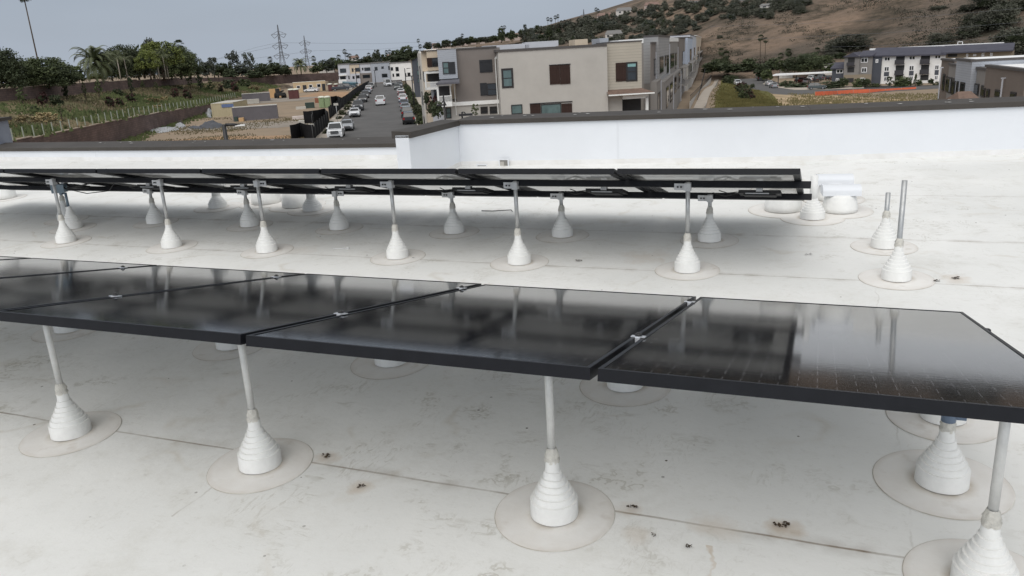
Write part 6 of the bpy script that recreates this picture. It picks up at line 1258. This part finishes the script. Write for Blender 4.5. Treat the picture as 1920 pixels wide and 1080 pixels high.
# vegetation of the valley
gv = 'trees along the foot of the hill'
for px, yb, yt, D, key, w_, lb, tr in [(1335, 138, 118, 300, 'dark', 40, 'dark tree clump at the end of the receding town houses', .05), (1350, 136, 112, 310, 'big', 44, 'dark tree under the leaning palms', .05), (1375, 138, 122, 305, 'dark', 40, 'dark tree on the bend of the valley road', .05), (1405, 134, 112, 320, 'dark', 38, 'dark tree behind the farthest white car', .05), (1430, 145, 122, 290, 'dark', 34, 'dark tree right of the parked line', .05), (1438, 152, 132, 275, 'mid', 22, 'small green tree at the carport end', .1), (1448, 132, 112, 320, 'dark', 30, 'dark tree left of the small white house', .05), (1462, 136, 116, 300, 'mid', 22, 'dark tree beside the small white house', .05), (1490, 137, 110, 300, 'big', 44, 'dense dark tree behind the carport, left', .03), (1515, 137, 104, 300, 'big', 48, 'dense dark tree behind the carport, middle', .03), (1540, 134, 108, 305, 'bigmid', 46, 'dense green tree behind the carport, right', .03), (1556, 136, 122, 290, 'mid', 30, 'green tree at the dark blue wing', .05), (1575, 112, 100, 300, 'dark', 26, 'dark tree over the dark blue wing', .05), (1475, 165, 152, 255, 'bush', 30, 'dark hedge bush at the carport entrance', 0), (1500, 166, 157, 250, 'bush', 50, 'long hedge in front of the carport', 0), (1555, 166, 153, 240, 'bush', 44, 'hedge in front of the dark blue wing', 0), (1580, 166, 148, 240, 'dark', 20, 'small dark tree in front of the dark blue wing', .1), (1609, 168, 150, 240, 'mid', 20, 'leafy green bush in front of the tan bay', .05), (1622, 164, 149, 240, 'dark', 16, 'dark bush in front of the grey tower', .05), (1640, 165, 157, 240, 'bushmid', 22, 'low bush by the stair tower', 0), (1667, 163, 146, 240, 'saplingdark', 11, 'slim tree in front of the white wall, left', .1), (1690, 166, 147, 240, 'mid', 28, 'biggest leafy bush in front of the white wall', .03), (1702, 162, 149, 240, 'mid', 14, 'bush beside the biggest leafy one', .05), (1716, 160, 142, 240, 'cone', 9, 'dark pointed conifer in front of the white wall', .05), (1724, 161, 151, 240, 'mid', 12, 'small bush right of the pointed conifer', 0), (1745, 158, 149, 240, 'dark', 10, 'round dark bush near the grey building', .05), (1755, 165, 154, 240, 'olive', 14, 'olive bush at the corner of the grey building', 0)]:
    tree(px, yb, yt, D, key, lb, 'tree' if yb - yt > 13 else 'bush', gv, w_, tr, 'tree' if yb - yt > 13 else 'bush')
for px, yb, yt, r_, lb in [(1361, 134, 106, 8, 'palm with drooping crown on the valley road, left'), (1352, 130, 100, 7, 'palm behind the town house end, left of the drooping one'), (1477, 126, 101, 7, 'tall fan palm over the small white house'), (1463, 124, 107, 6, 'shorter fan palm left of the tall one'), (1531, 112, 97, 6, 'fan palm on the hill foot left of the apartments'), (1478, 121, 103, 5, 'fan palm hidden behind the tall one'), (1425, 116, 76, 6, 'palm on the brown slope, upper one'), (1434, 118, 80, 5, 'palm on the brown slope, lower one')]:
    palm(px, yb, yt, 310, lb, 'fan', r_, 'fan palms at the foot of the hill')
rr = random.Random(5)
for i in range(26):
    f = rr.random(); px = 1345 + 62 * f + rr.uniform(-8, 8); y = 136 + 58 * f + rr.uniform(-6, 4); y = min(y, 186); h = 9 + 7 * f
    p = gp(px, y); tree(px, y, y - h * rr.uniform(.8, 1.3), math.hypot(p.x, p.y), rr.choice(['bush', 'bushmid', 'bush', 'red', 'olive']), 'shrub in the planted strip between footpath and valley road', 'shrub', 'shrubs in the strip by the footpath', h * 1.3, 0, 'shrub', z=p.z)
for px, y, h in [(1399, 168, 10), (1411, 167, 9)]:
    p = gp(px, y); tree(px, y, y - h, math.hypot(p.x, p.y), 'dark', 'small dark tree at the near kerb of the valley road, ' + ('left' if px < 1405 else 'right'), 'tree', None, 9, .2, z=p.z)
pts = []
for _ in range(1500):
    px, py = rr.uniform(1345, 1465), rr.uniform(158, 204)
    if px < 1352 + (204 - py) * -.25 or px > 1395 + (py - 158) * 1.6: continue
    pts.append(gp(px, py))
tufts('grass', pts, leafmat('field_grass', (.10, .095, .03, 1), (.22, .19, .075, 1), .9, .25), .3, 7, 8, .8)
pts = []
for _ in range(900): pts.append(gp(rr.uniform(1480, 1765), rr.uniform(176, 200)))
tufts('grass', pts, leafmat('dry_field_grass', (.12, .11, .05, 1), (.26, .22, .12, 1), .9, .2), .35, 5, 9, .5)
# footpath wall
fw_ = MB(); A, Bp = gp(1322, 204), gp(1347, 151); d = (Bp - A).normalized(); nn = Vector((-d.y, d.x, 0)) * .12
fw_.hexa([A - UP, Bp - UP, Bp + nn - UP, A + nn - UP, A + UP * .4, Bp + UP * .4, Bp + nn + UP * .4, A + nn + UP * .4]); o = fw_.build('low_wall', KERB); tag(o, 'low pale kerb wall edging the footpath beside the grass field', 'wall')
pf = empty('patio_fence', gp(1318, 175), 'dark fence on a low concrete wall between the receding town houses and the footpath', 'fence'); Lp = pf.location.copy(); A, Bp = gp(1294, 204), gp(1334, 150); m = MB(); m2 = MB(); d = (Bp - A).normalized(); nn = Vector((-d.y, d.x, 0)) * .1
m.hexa([A - UP, Bp - UP, Bp + nn - UP, A + nn - UP, A + UP * 1.0, Bp + UP * 1.0, Bp + nn + UP * 1.0, A + nn + UP * 1.0]); m.build('wall', S_BEI, pf, -Lp)
m2.tube([A + UP * 1.9, Bp + UP * 1.9], .04, 4)
for i in range(40): q = A.lerp(Bp, (i + .5) / 40); m2.tube([q + UP, q + UP * 1.9], .03, 4, smooth=False)
m2.build('rail', BLACKP, pf, -Lp)
# ================================================================ BUILDING SITE
def crate(name, x0, y0, x1, y1, pxD, heading, dep, mm, label, cat, rib=0, roofm=None, extra=None):
    """box standing on the site: front rectangle seen in the photo, turned to heading"""
    g = gp((x0 + x1) / 2, y1); fc = Face(g, heading); e = empty(name, g, label, cat); L_ = e.location.copy(); m = MB()
    ua, ub = fc.uz(x0, y1)[0], fc.uz(x1, y1)[0]; zt = fc.uz((x0 + x1) / 2, y0)[1]
    if roofm is None: roofm = mm
    fc.box(m, ua, ub, g.z - .1, zt, 0, dep)
    m.build('body', mm, e, -L_, 0)
    if rib:
        r = MB(); u = ua + .1
        while u < ub - .1: fc.box(r, u, u + rib * .4, g.z + .12, zt - .12, -.05, 0); u += rib
        v = .15
        while v < dep - .1: fc.box(r, ub, ub + .05, g.z + .12, zt - .12, v, v + rib * .4); v += rib
        r.build('corrugation', mm, e, -L_)
        fr = MB(); fc.box(fr, ua - .02, ub + .02, zt - .12, zt + .02, -.06, .02); fc.box(fr, ua - .02, ub + .02, g.z, g.z + .14, -.06, .02); fc.box(fr, ua - .03, ua + .1, g.z, zt, -.07, .02); fc.box(fr, ub - .1, ub + .03, g.z, zt, -.07, .02); fr.build('edge_frame', mm, e, -L_)
    if roofm is not mm: q = MB(); fc.box(q, ua - .05, ub + .05, zt + .02, zt + .08, -.05, dep); q.build('roof', roofm, e, -L_)
    return e, fc, L_
C_GRY = mat('container_grey', rgb(112, 108, 112, .75), .7, .12, .5, .1, .3); C_BEI = mat('container_beige', rgb(186, 174, 140, .75), .7, .08, .5, .1, .3); C_RST = mat('container_roof_pale', rgb(190, 186, 176, .75), .8, .12, .6)
crate('shipping_container', 438, 199.5, 522, 225, 0, -36, 2.6, C_GRY, 'long grey shipping container nearest on the building site', 'container', .28, C_RST)
e, fc, L_ = crate('shipping_container', 399, 193.5, 440, 219, 0, -25, 11, C_BEI, 'cream corrugated shipping container with a blue banner behind the grey one', 'container', .5, C_RST)
bn = MB(); fc.pbox(bn, 415.5, 195, 438, 201, -.12, -.08); bn.build('banner', mat('blue_banner', rgb(88, 108, 150, .8), .6, .1, .4), e, -L_)
crate('shipping_container', 444, 187, 486, 195, 0, -36, 2.5, C_RST, 'pale grey container roofline between the cream and rear grey containers', 'container', .3); crate('shipping_container', 455, 175, 507.5, 191, 0, -38, 2.6, C_GRY, 'rear dark grey shipping container by the bank', 'container', .35, C_RST)
PLY = mat('plywood', rgb(200, 160, 108, .8), .8, .1, .8); crate('plywood_box', 461, 164.5, 480.5, 176, 0, -30, 3, PLY, 'plywood box standing behind the rear grey container', 'box'); crate('plywood_stack', 506, 166.5, 527, 183, 0, -30, 2, PLY, 'upright stack of plywood sheets beside the dark machine', 'plywood')
crate('white_sheet_stack', 495, 162, 504, 172, 0, -30, .6, mat('white_sheet', rgb(200, 206, 212, .8), .6), 'white upright sheet leaning at the rear grey container', 'panel')
TAN = mat('trailer_tan', rgb(196, 172, 134, .8), .8, .06, .5); e, fc, L_ = crate('site_office', 551, 153.5, 612, 172.5, 0, -36, 4, TAN, 'tan site office trailer with dark windows and two doors', 'site office', 0, mat('trailer_roof', rgb(225, 218, 200, .8), .7))
for r in [(556, 160.5, 563, 166), (579, 158.5, 586, 165), (594, 157, 601.5, 164)]: window(e, fc, L_, *r, 0, PANE, FRW, 0, fw=.12)
for r in [(568, 159.5, 575, 172), (604, 157, 610, 170)]: panel(e, fc, L_, *r, 0, mat('dark_door', rgb(44, 44, 48, .8), .6), 'door')
def toilet(px, yb, yt, wpx, body, roof, label, head=-30):
    g = gp(px, yb); D = math.hypot(g.x, g.y); h = (yb - yt) * D / F * 1.03; w_ = wpx * D / F / 2; e = empty('portable_toilet', g, label, 'portable toilet', 'portable toilets on the site', rot=(0, 0, -math.radians(head)))
    m = MB(); m.bx(-w_, w_, -w_, w_, 0, h * .86); m.build('body', body, e, bevel=.04); m = MB(); m.lathe([(w_ * 1.3, h * .86), (w_ * 1.25, h * .93), (w_ * .8, h), (.1, h * 1.01)], 8); m.build('roof', roof, e); m = MB(); m.bx(-w_ * .7, w_ * .7, -w_ - .04, -w_, .1, h * .8); m.build('door', body, e)
TG = mat('toilet_green', rgb(130, 150, 108, .8), .6, .06, 2); TGR = mat('toilet_roof_pale', rgb(212, 214, 196, .8), .5, .05, 2); TBR = mat('toilet_maroon', rgb(92, 48, 46, .8), .6, .08, 2)
toilet(604.5, 202, 182.5, 9.5, TG, TGR, 'left of two green portable toilets'); toilet(615.5, 201.5, 182, 9.5, TG, TGR, 'right of two green portable toilets by the site fence'); toilet(547.5, 185.5, 168.5, 9, TBR, TGR, 'left of two maroon portable toilets near the office'); toilet(556.5, 185, 168, 9, TBR, TGR, 'right of two maroon portable toilets near the office'); toilet(620, 171, 158, 7, TBR, TGR, 'maroon toilet beside the site office'); toilet(631, 169, 158, 6.5, TBR, TGR, 'maroon toilet farthest right past the site office')
DG = mat('dumpster_green', rgb(52, 70, 62, .8), .6, .1, 1); crate('dumpster', 573, 192.5, 590, 203, 0, -36, 2, DG, 'dark green dumpster on the site', 'dumpster', .6); crate('concrete_block_row', 555, 200, 574, 205, 0, -36, .8, C_RST, 'row of pale concrete blocks beside the dumpster', 'block'); crate('brick_pallet', 591, 184, 599, 193, 0, -36, 1, mat('red_brick', rgb(140, 84, 60, .8), .85, .15, 2), 'stack of rust red bricks beside the green toilets', 'brick stack')
crate('pallet_of_bags', 548, 218, 571, 224, 0, -30, 1.5, mat('pale_bags', rgb(198, 186, 178, .8), .8, .15, .7, .3), 'low pallet of pale wrapped bags by the screen fence', 'pallet'); crate('block_pallet', 560, 226, 571, 233, 0, -30, 1.5, C_RST, 'grey block pallet beside the screen fence', 'pallet'); crate('crate', 448, 221, 457, 228, 0, -30, 1, PLY, 'small wooden crate against the nearest grey container', 'crate'); crate('bin', 440, 219, 446, 228, 0, -30, .8, DG, 'small dark green bin at the corner of the nearest grey container', 'bin')
# telehandler, rough terrain machine
g = gp(526, 184); mt = empty('telehandler', g, 'dark rough terrain telehandler beside the plywood', 'telehandler', rot=(0, 0, .9)); m = MB(); m.bx(-1, 1, -2.2, 2.0, .7, 1.5); m.bx(-1, -.1, -.6, .9, 1.5, 2.6); m.build('body', mat('machine_dark', rgb(46, 44, 42, .8), .6, .2, 1), mt, bevel=.05); m = MB(); m.tube([(.5, -2, 2.0), (.5, 2.6, 1.5)], .22, 6); m.build('boom', mat('machine_dark', (0, 0, 0, 1)), mt)
for x in (-1, 1):
    for y in (-1.4, 1.3): m = MB(); m.add(*_wheel(.62, .45)); m.build('wheel', TYRE, mt, (x, y, .62))
g = gp(585, 172.5); car(g, -100, 'sedan', 'white', 'white car parked in front of the site office', 'vehicles on the site')
for px, y, kd, cl_, lb in [(640, 170, 'pickup', 'black', 'black pickup behind the screen fence near the terraces'), (652, 167, 'suv', 'grey', 'dark car behind the screen fence near the terraces'), (660, 163, 'sedan', 'white', 'white car among the vehicles behind the fence')]:
    g = gp(px, y); car(g, AZD + 90, kd, cl_, lb, 'vehicles on the site')
# blue boom lift arm
g = gp(655, 164); bl = empty('boom_lift', g, 'blue boom lift with its arm lowered in front of the pale terraces', 'boom lift'); m = MB(); D = math.hypot(g.x, g.y); m.tube([at(642, 154.5, D) - g, at(671, 156, D) - g], .45, 6, smooth=False); m.build('arm', PAINT['teal'], bl); m = MB(); c = at(657, 161, D) - g; m.box(c, (1.5, 1.1, .8)); m.build('body', PAINT['teal'], bl)
for q in (-1, 1): m = MB(); m.add(*_wheel(.5, .4)); m.build('wheel', TYRE, bl, (c.x + q * 1.1, c.y - .9, .5))
# tarpaulin heap, torn plastic heap
def heap(name, pix, zscale, m, label, cat, seed, n=9):
    rr = random.Random(seed); P = [gp(a, b) for a, b in pix]; c = sum(P, Vector()) / len(P); mb = MB(); rings = 5; vs = []; k = len(P)
    for r in range(rings):
        f = 1 - r / rings
        for p in P:
            q = c + (p - c) * f * rr.uniform(.9, 1.1); vs.append((q.x - c.x, q.y - c.y, zscale * (1 - f) ** .7 * rr.uniform(.75, 1.2)))
    vs.append((0, 0, zscale)); fs = [(r * k + i, r * k + (i + 1) % k, (r + 1) * k + (i + 1) % k, (r + 1) * k + i) for r in range(rings - 1) for i in range(k)] + [((rings - 1) * k + i, (rings - 1) * k + (i + 1) % k, rings * k) for i in range(k)]
    mb.add(vs, fs); o = mb.build(name, m, None, c); tag(o, label, cat)
TARP = mat('black_tarp', rgb(72, 74, 80, .8), .55, .2, 1.5, .5, .4); PLS = mat('torn_plastic', rgb(160, 162, 164, .8), .6, .3, 2.5, .8, .4)
heap('tarp_heap', [(370, 240), (372, 237), (390, 235), (405, 234), (418, 234.5), (421, 237), (412, 240), (398, 242), (385, 242)], 1.05, TARP, 'pointed heap under a dark tarpaulin on the site', 'tarp heap', 3); heap('tarp_heap', [(350, 240), (360, 237), (376, 238), (380, 242), (362, 243)], .4, TARP, 'flat dark tarpaulin left of the pointed heap', 'tarp heap', 4)
heap('rubble_heap', [(268, 247), (285, 244), (305, 241), (325, 239), (338, 238), (335, 244), (318, 247), (300, 250), (282, 249)], .5, PLS, 'long heap of torn grey plastic along the brown retaining wall', 'heap', 5); heap('rubble_heap', [(325, 236), (345, 234), (350, 238), (335, 241)], .7, PLS, 'small pale heap of scraps beside the dark tarpaulin', 'heap', 6); heap('rubble_heap', [(330, 232), (342, 229), (346, 233), (336, 236)], .8, mat('dark_soil', rgb(60, 52, 46, .8), .9, .3, 2, .5), 'dark soil heap above the scraps', 'heap', 7); heap('scrap_heap', [(384, 214), (396, 203), (400, 212), (396, 221), (388, 220)], 1.2, STEEL, 'scrap stack between the retaining wall and the cream container', 'heap', 8)
# black screen fence: each run of the fence is a thing with posts
SCREEN = mat('black_screen', (.016, .016, .017, 1), .9, .3, .7, .2, .1)
sp_ = MB(); sp_.tube([(0, 0, 0), (0, 0, 2.05)], .03, 5); SPM = sp_.mesh('post', mat('dark_post', (.10, .10, .10, 1), .6))
def screen(pix, h, label, lean=0):
    P = [gp(a, b) for a, b in pix]; e = empty('screen_fence', P[0], label, 'fence', 'black screen fences of the site'); m = MB(); ps = []
    for a, b in zip(P, P[1:]):
        n_ = max(1, int((b - a).length / 3))
        for i in range(n_):
            p, q = a.lerp(b, i / n_), a.lerp(b, (i + 1) / n_); sg = UP * h; w_ = (q - p).normalized(); w_ = Vector((-w_.y, w_.x, 0)) * .06 * (1 if i % 2 else -1)
            m.add([p, q, q + sg, (p + q) / 2 + sg + w_ - UP * .06, p + sg, (p + q) / 2 + w_], [(0, 5, 3, 4), (5, 1, 2, 3)]); ps.append(p)
    m.build('screen', SCREEN, e, -P[0]); [inst('post', SPM, e, p - P[0]) for p in ps]; return e
screen([(588, 264), (602, 250), (618, 234)], 2.0, 'nearest run of black screen fence beside the pavement')
screen([(547, 264), (566, 258), (588, 264)], 2.0, 'short return of black screen fence crossing to the nearest run')
screen([(618, 234), (611, 226), (588, 231), (571, 232)], 2.0, 'black screen fence bay around the site entrance'); screen([(587, 240), (590, 232)], 1.8, 'tiny stub of black screen fence in the bay')
screen([(618, 223), (630, 213), (642, 203)], 2.1, 'middle run of black screen fence beside the pavement'); screen([(622, 201), (633, 199), (642, 203)], 2.2, 'dark screen fence behind the green toilets'); screen([(642, 203), (655, 193), (668, 180), (680, 171), (693, 163)], 2.1, 'long far run of black screen fence up to the terraces')
# street lights
LPM = mat('lamp_post_black', (.02, .02, .022, 1), .45, .1, 3)
def lamp_arm(px, yb, yt, D, pts, label, r=.075, lit=None):
    b = at(px, yb, D); b.z = gz(b.x, b.y); top = at(px, yt, D); e = empty('street_lamp', b, label, 'street lamp'); m = MB(); m.tube([(0, 0, 0), (0, 0, top.z - b.z)], r * 1.25, 8, r2=r); m.build('pole', LPM, e); m = MB(); m.tube([at(a, c, D) - b for a, c in pts], r * .8, 6); m.build('arm', LPM, e)
    m = MB(); q = at(*pts[-1], D) - b; m.box(q, (.34, .14, .05), 0, (E1, E2, UP)); m.build('lamp_head', TRIM if lit else LPM, e); return e
lamp_arm(424, 262, 233, 60, [(423, 234), (436, 233.5), (450, 235)], 'black street lamp with one arm just beyond the coping at left', .14, True)
lamp_arm(776, 190, 142, 150, [(775, 142.5), (770, 142.5), (765, 143)], 'tall thin black street lamp on the right pavement', .1); lamp_arm(762, 165, 128, 240, [(762, 128.5), (768, 128)], 'thin black street lamp far up the right pavement', .12); lamp_arm(670, 165, 130, 235, [(670, 130.5), (666, 130)], 'thin black street lamp far up the left pavement', .1); lamp_arm(705, 160, 132, 270, [(705, 132.5), (702, 132)], 'thin black street lamp in front of the terraces', .1)
lamp_arm(835, 225, 178, 58, [(835, 195), (832, 187), (828.5, 193), (828, 197)], 'black lantern lamp post with hanging lantern in front of the porch', .06)
lamp_arm(867, 225, 210, 40, [(867, 214), (868, 210), (871, 210.5), (873, 215)], 'curved top of a black lamp post just above the coping', .04)
# signs on posts by the fence
for px, yb, yt, w_, D_lb in [(587, 262, 234, 10, 'pale sign board on a post at the nearest screen fence'), (634, 232, 196, 8, 'pale sign board on a tall post on the left pavement'), (660, 186, 166, 5, 'small white sign on a post farther up the left pavement')]:
    g = gp(px, yb); D = math.hypot(g.x, g.y); e = empty('sign_post', g, D_lb, 'sign', rot=(0, 0, -AZ)); h = (yb - yt) * D / F; m = MB(); m.tube([(0, 0, 0), (0, 0, h)], .04, 6); m.build('post', STEEL, e); m = MB(); w2 = w_ * D / F / 2; m.bx(-w2, w2, -.06, -.04, h - .35, h); m.build('sign_board', C_RST, e)
# planting beside the right pavement and along the block
rr = random.Random(9)
for i in range(26):
    s_ = 100 + i * 6.2 + rr.uniform(-1, 1); p = ST(s_, rr.uniform(3.5, 4.4)); H = rr.uniform(.9, 2.2); e = empty('shrub', p, 'green shrub in the planting strip of the right pavement', 'shrub', 'shrubs in the planting strip', rot=(0, 0, rr.uniform(0, 6))); inst('crown', rr.choice(CR_[rr.choice(['bush', 'bushmid', 'bushmid', 'olive'])]), e, scale=(1.7, 1.7, H))
for i in range(16):
    s_ = 82 + i * 6 + rr.uniform(-1, 1); p = ST(s_, rr.uniform(7.3, 8.4)); H = rr.uniform(.8, 2.0); e = empty('shrub', p, 'shrub between the right pavement and the town houses', 'shrub', 'shrubs along the town houses', rot=(0, 0, rr.uniform(0, 6))); inst('crown', rr.choice(CR_[rr.choice(['bush', 'bushmid', 'olive'])]), e, scale=(1.6, 1.6, H))
for i in range(14):
    s_ = 104 + i * 11 + rr.uniform(-2, 2); p = ST(s_, rr.uniform(-9.9, -9.3)); H = rr.uniform(.5, 1.1); e = empty('shrub', p, 'low shrub at the left kerb', 'shrub', 'low shrubs at the left kerb', rot=(0, 0, rr.uniform(0, 6))); inst('crown', rr.choice(CR_[rr.choice(['bushmid', 'olive', 'bush'])]), e, scale=(1.3, 1.8, H))
for px, yb, yt, w_, key, lb, D in [(813, 215, 182, 22, 'red', 'dark red leaved tree in front of the white porch', 76), (822, 222, 192, 24, 'dark', 'dark green shrub tree under the red leaved one', 70), (801, 196, 172, 12, 'bush', 'dark shrub at the corner of the cream balconies', 84), (808, 214, 196, 14, 'olive', 'yellow green bush by the right pavement', 74), (806, 180, 172, 10, 'bushmid', 'green shrub under the cream balcony', 84), (891, 218, 196, 18, 'sapling', 'twiggy small tree against the beige ground floor', 60)]:
    tree(px, yb, yt, D, key, lb, 'tree' if yb - yt > 20 else 'shrub', None, w_, .1, 'tree' if yb - yt > 20 else 'shrub')
# weeds on the site
pts = []
for _ in range(2200):
    px, py = rr.uniform(150, 600), rr.uniform(222, 285); p = gp(px, py); s_, t_ = st_of(p)
    if t_ < LT + .5 or t_ > -12: continue
    if vnoise(p.x * .09, p.y * .09, 4) > -.05: pts.append(p)
tufts('weeds', pts, leafmat('site_weeds', (.10, .088, .045, 1), (.21, .175, .10, 1), .9, .2), .24, 7, 12, 1.3)
pts = []
for _ in range(220):
    s_, t_ = rr.uniform(85, 190), LT + abs(rr.gauss(0, 1.6)) + .2; pts.append(ST(s_, t_))
tufts('weeds', pts, MATS['bank_green'], .5, 6, 13, .5)
# ================================================================ CAMERA, SKY, SUN
cam = bpy.data.cameras.new('Camera'); co = bpy.data.objects.new('Camera', cam); COL.objects.link(co)
cam.sensor_fit = 'HORIZONTAL'; cam.sensor_width = 36; cam.lens = 36 * F / 1920; cam.clip_start = .05; cam.clip_end = 12000
co.matrix_world = Matrix((( CR.x, CU.x, -CF.x, 0), (CR.y, CU.y, -CF.y, 0), (CR.z, CU.z, -CF.z, CAMZ), (0, 0, 0, 1)))
sc.camera = co
SUN_EL, SUN_AZ = math.radians(48), math.radians(176)      # azimuth clockwise from +Y
w = bpy.data.worlds.new('World'); sc.world = w; w.use_nodes = True; N, L = w.node_tree.nodes, w.node_tree.links
bg = N['Background']; sky = N.new('ShaderNodeTexSky'); sky.sky_type = 'NISHITA'; sky.sun_disc = False; sky.sun_elevation = SUN_EL; sky.sun_rotation = SUN_AZ
sky.air_density = 1.2; sky.dust_density = 3.5
# thin overcast: the clear sky veiled by an even grey layer, a little brighter towards the horizon and mottled by cloud
tc = N.new('ShaderNodeTexCoord'); sx = N.new('ShaderNodeSeparateXYZ'); L.new(tc.outputs['Generated'], sx.inputs[0])
rp = N.new('ShaderNodeValToRGB'); rp.color_ramp.elements[0].position = 0; rp.color_ramp.elements[0].color = (.42, .475, .555, 1); rp.color_ramp.elements[1].position = .22; rp.color_ramp.elements[1].color = (.36, .41, .49, 1)
x2 = rp.color_ramp.elements.new(.09); x2.color = (.38, .435, .52, 1)
x4 = rp.color_ramp.elements.new(.5); x4.color = (.50, .505, .51, 1)
x3 = rp.color_ramp.elements.new(1.0); x3.color = (.58, .58, .575, 1)
L.new(sx.outputs['Z'], rp.inputs['Fac'])
nz = N.new('ShaderNodeTexNoise'); nz.inputs['Scale'].default_value = 2.2; nz.inputs['Detail'].default_value = 5; mp = N.new('ShaderNodeMapping'); mp.inputs['Scale'].default_value = (1, 1, 4); L.new(tc.outputs['Generated'], mp.inputs['Vector']); L.new(mp.outputs['Vector'], nz.inputs['Vector'])
mr = N.new('ShaderNodeMapRange'); mr.inputs['From Min'].default_value = .3; mr.inputs['From Max'].default_value = .7; mr.inputs['To Min'].default_value = 9.8; mr.inputs['To Max'].default_value = 11.2; L.new(nz.outputs['Fac'], mr.inputs['Value'])
vm = N.new('ShaderNodeVectorMath'); vm.operation = 'SCALE'; L.new(rp.outputs['Color'], vm.inputs[0]); 
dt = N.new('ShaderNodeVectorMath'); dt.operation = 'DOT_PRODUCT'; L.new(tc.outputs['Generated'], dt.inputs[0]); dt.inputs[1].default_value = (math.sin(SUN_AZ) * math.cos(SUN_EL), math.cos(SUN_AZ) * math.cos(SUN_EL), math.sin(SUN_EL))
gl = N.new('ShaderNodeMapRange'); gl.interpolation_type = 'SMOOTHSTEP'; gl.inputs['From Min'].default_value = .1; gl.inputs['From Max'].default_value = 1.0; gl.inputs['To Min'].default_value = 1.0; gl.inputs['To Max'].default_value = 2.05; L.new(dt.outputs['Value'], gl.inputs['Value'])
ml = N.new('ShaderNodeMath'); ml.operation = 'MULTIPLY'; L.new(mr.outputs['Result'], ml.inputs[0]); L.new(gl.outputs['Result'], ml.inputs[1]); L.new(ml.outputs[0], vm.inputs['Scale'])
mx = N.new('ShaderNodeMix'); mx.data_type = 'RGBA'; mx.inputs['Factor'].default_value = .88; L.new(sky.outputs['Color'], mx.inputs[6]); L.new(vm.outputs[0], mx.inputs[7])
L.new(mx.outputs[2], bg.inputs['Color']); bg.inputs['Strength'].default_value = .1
sl = bpy.data.lights.new('Sun', 'SUN'); sl.energy = 1.12; sl.angle = math.radians(50); sl.color = (1, .965, .92)
so = bpy.data.objects.new('Sun', sl); COL.objects.link(so)
dv = Vector((math.sin(SUN_AZ) * math.cos(SUN_EL), math.cos(SUN_AZ) * math.cos(SUN_EL), math.sin(SUN_EL)))
so.rotation_euler = dv.to_track_quat('Z', 'Y').to_euler(); so.location = (0, -20, 60)
sc.view_settings.view_transform = 'Standard'; sc.view_settings.look = 'None'; sc.view_settings.exposure = 0; sc.view_settings.gamma = 1
sc.render.engine = 'CYCLES'; sc.cycles.use_denoising = True; sc.cycles.max_bounces = 8; sc.cycles.diffuse_bounces = 6; sc.cycles.glossy_bounces = 4
sc.cycles.sample_clamp_indirect = 6
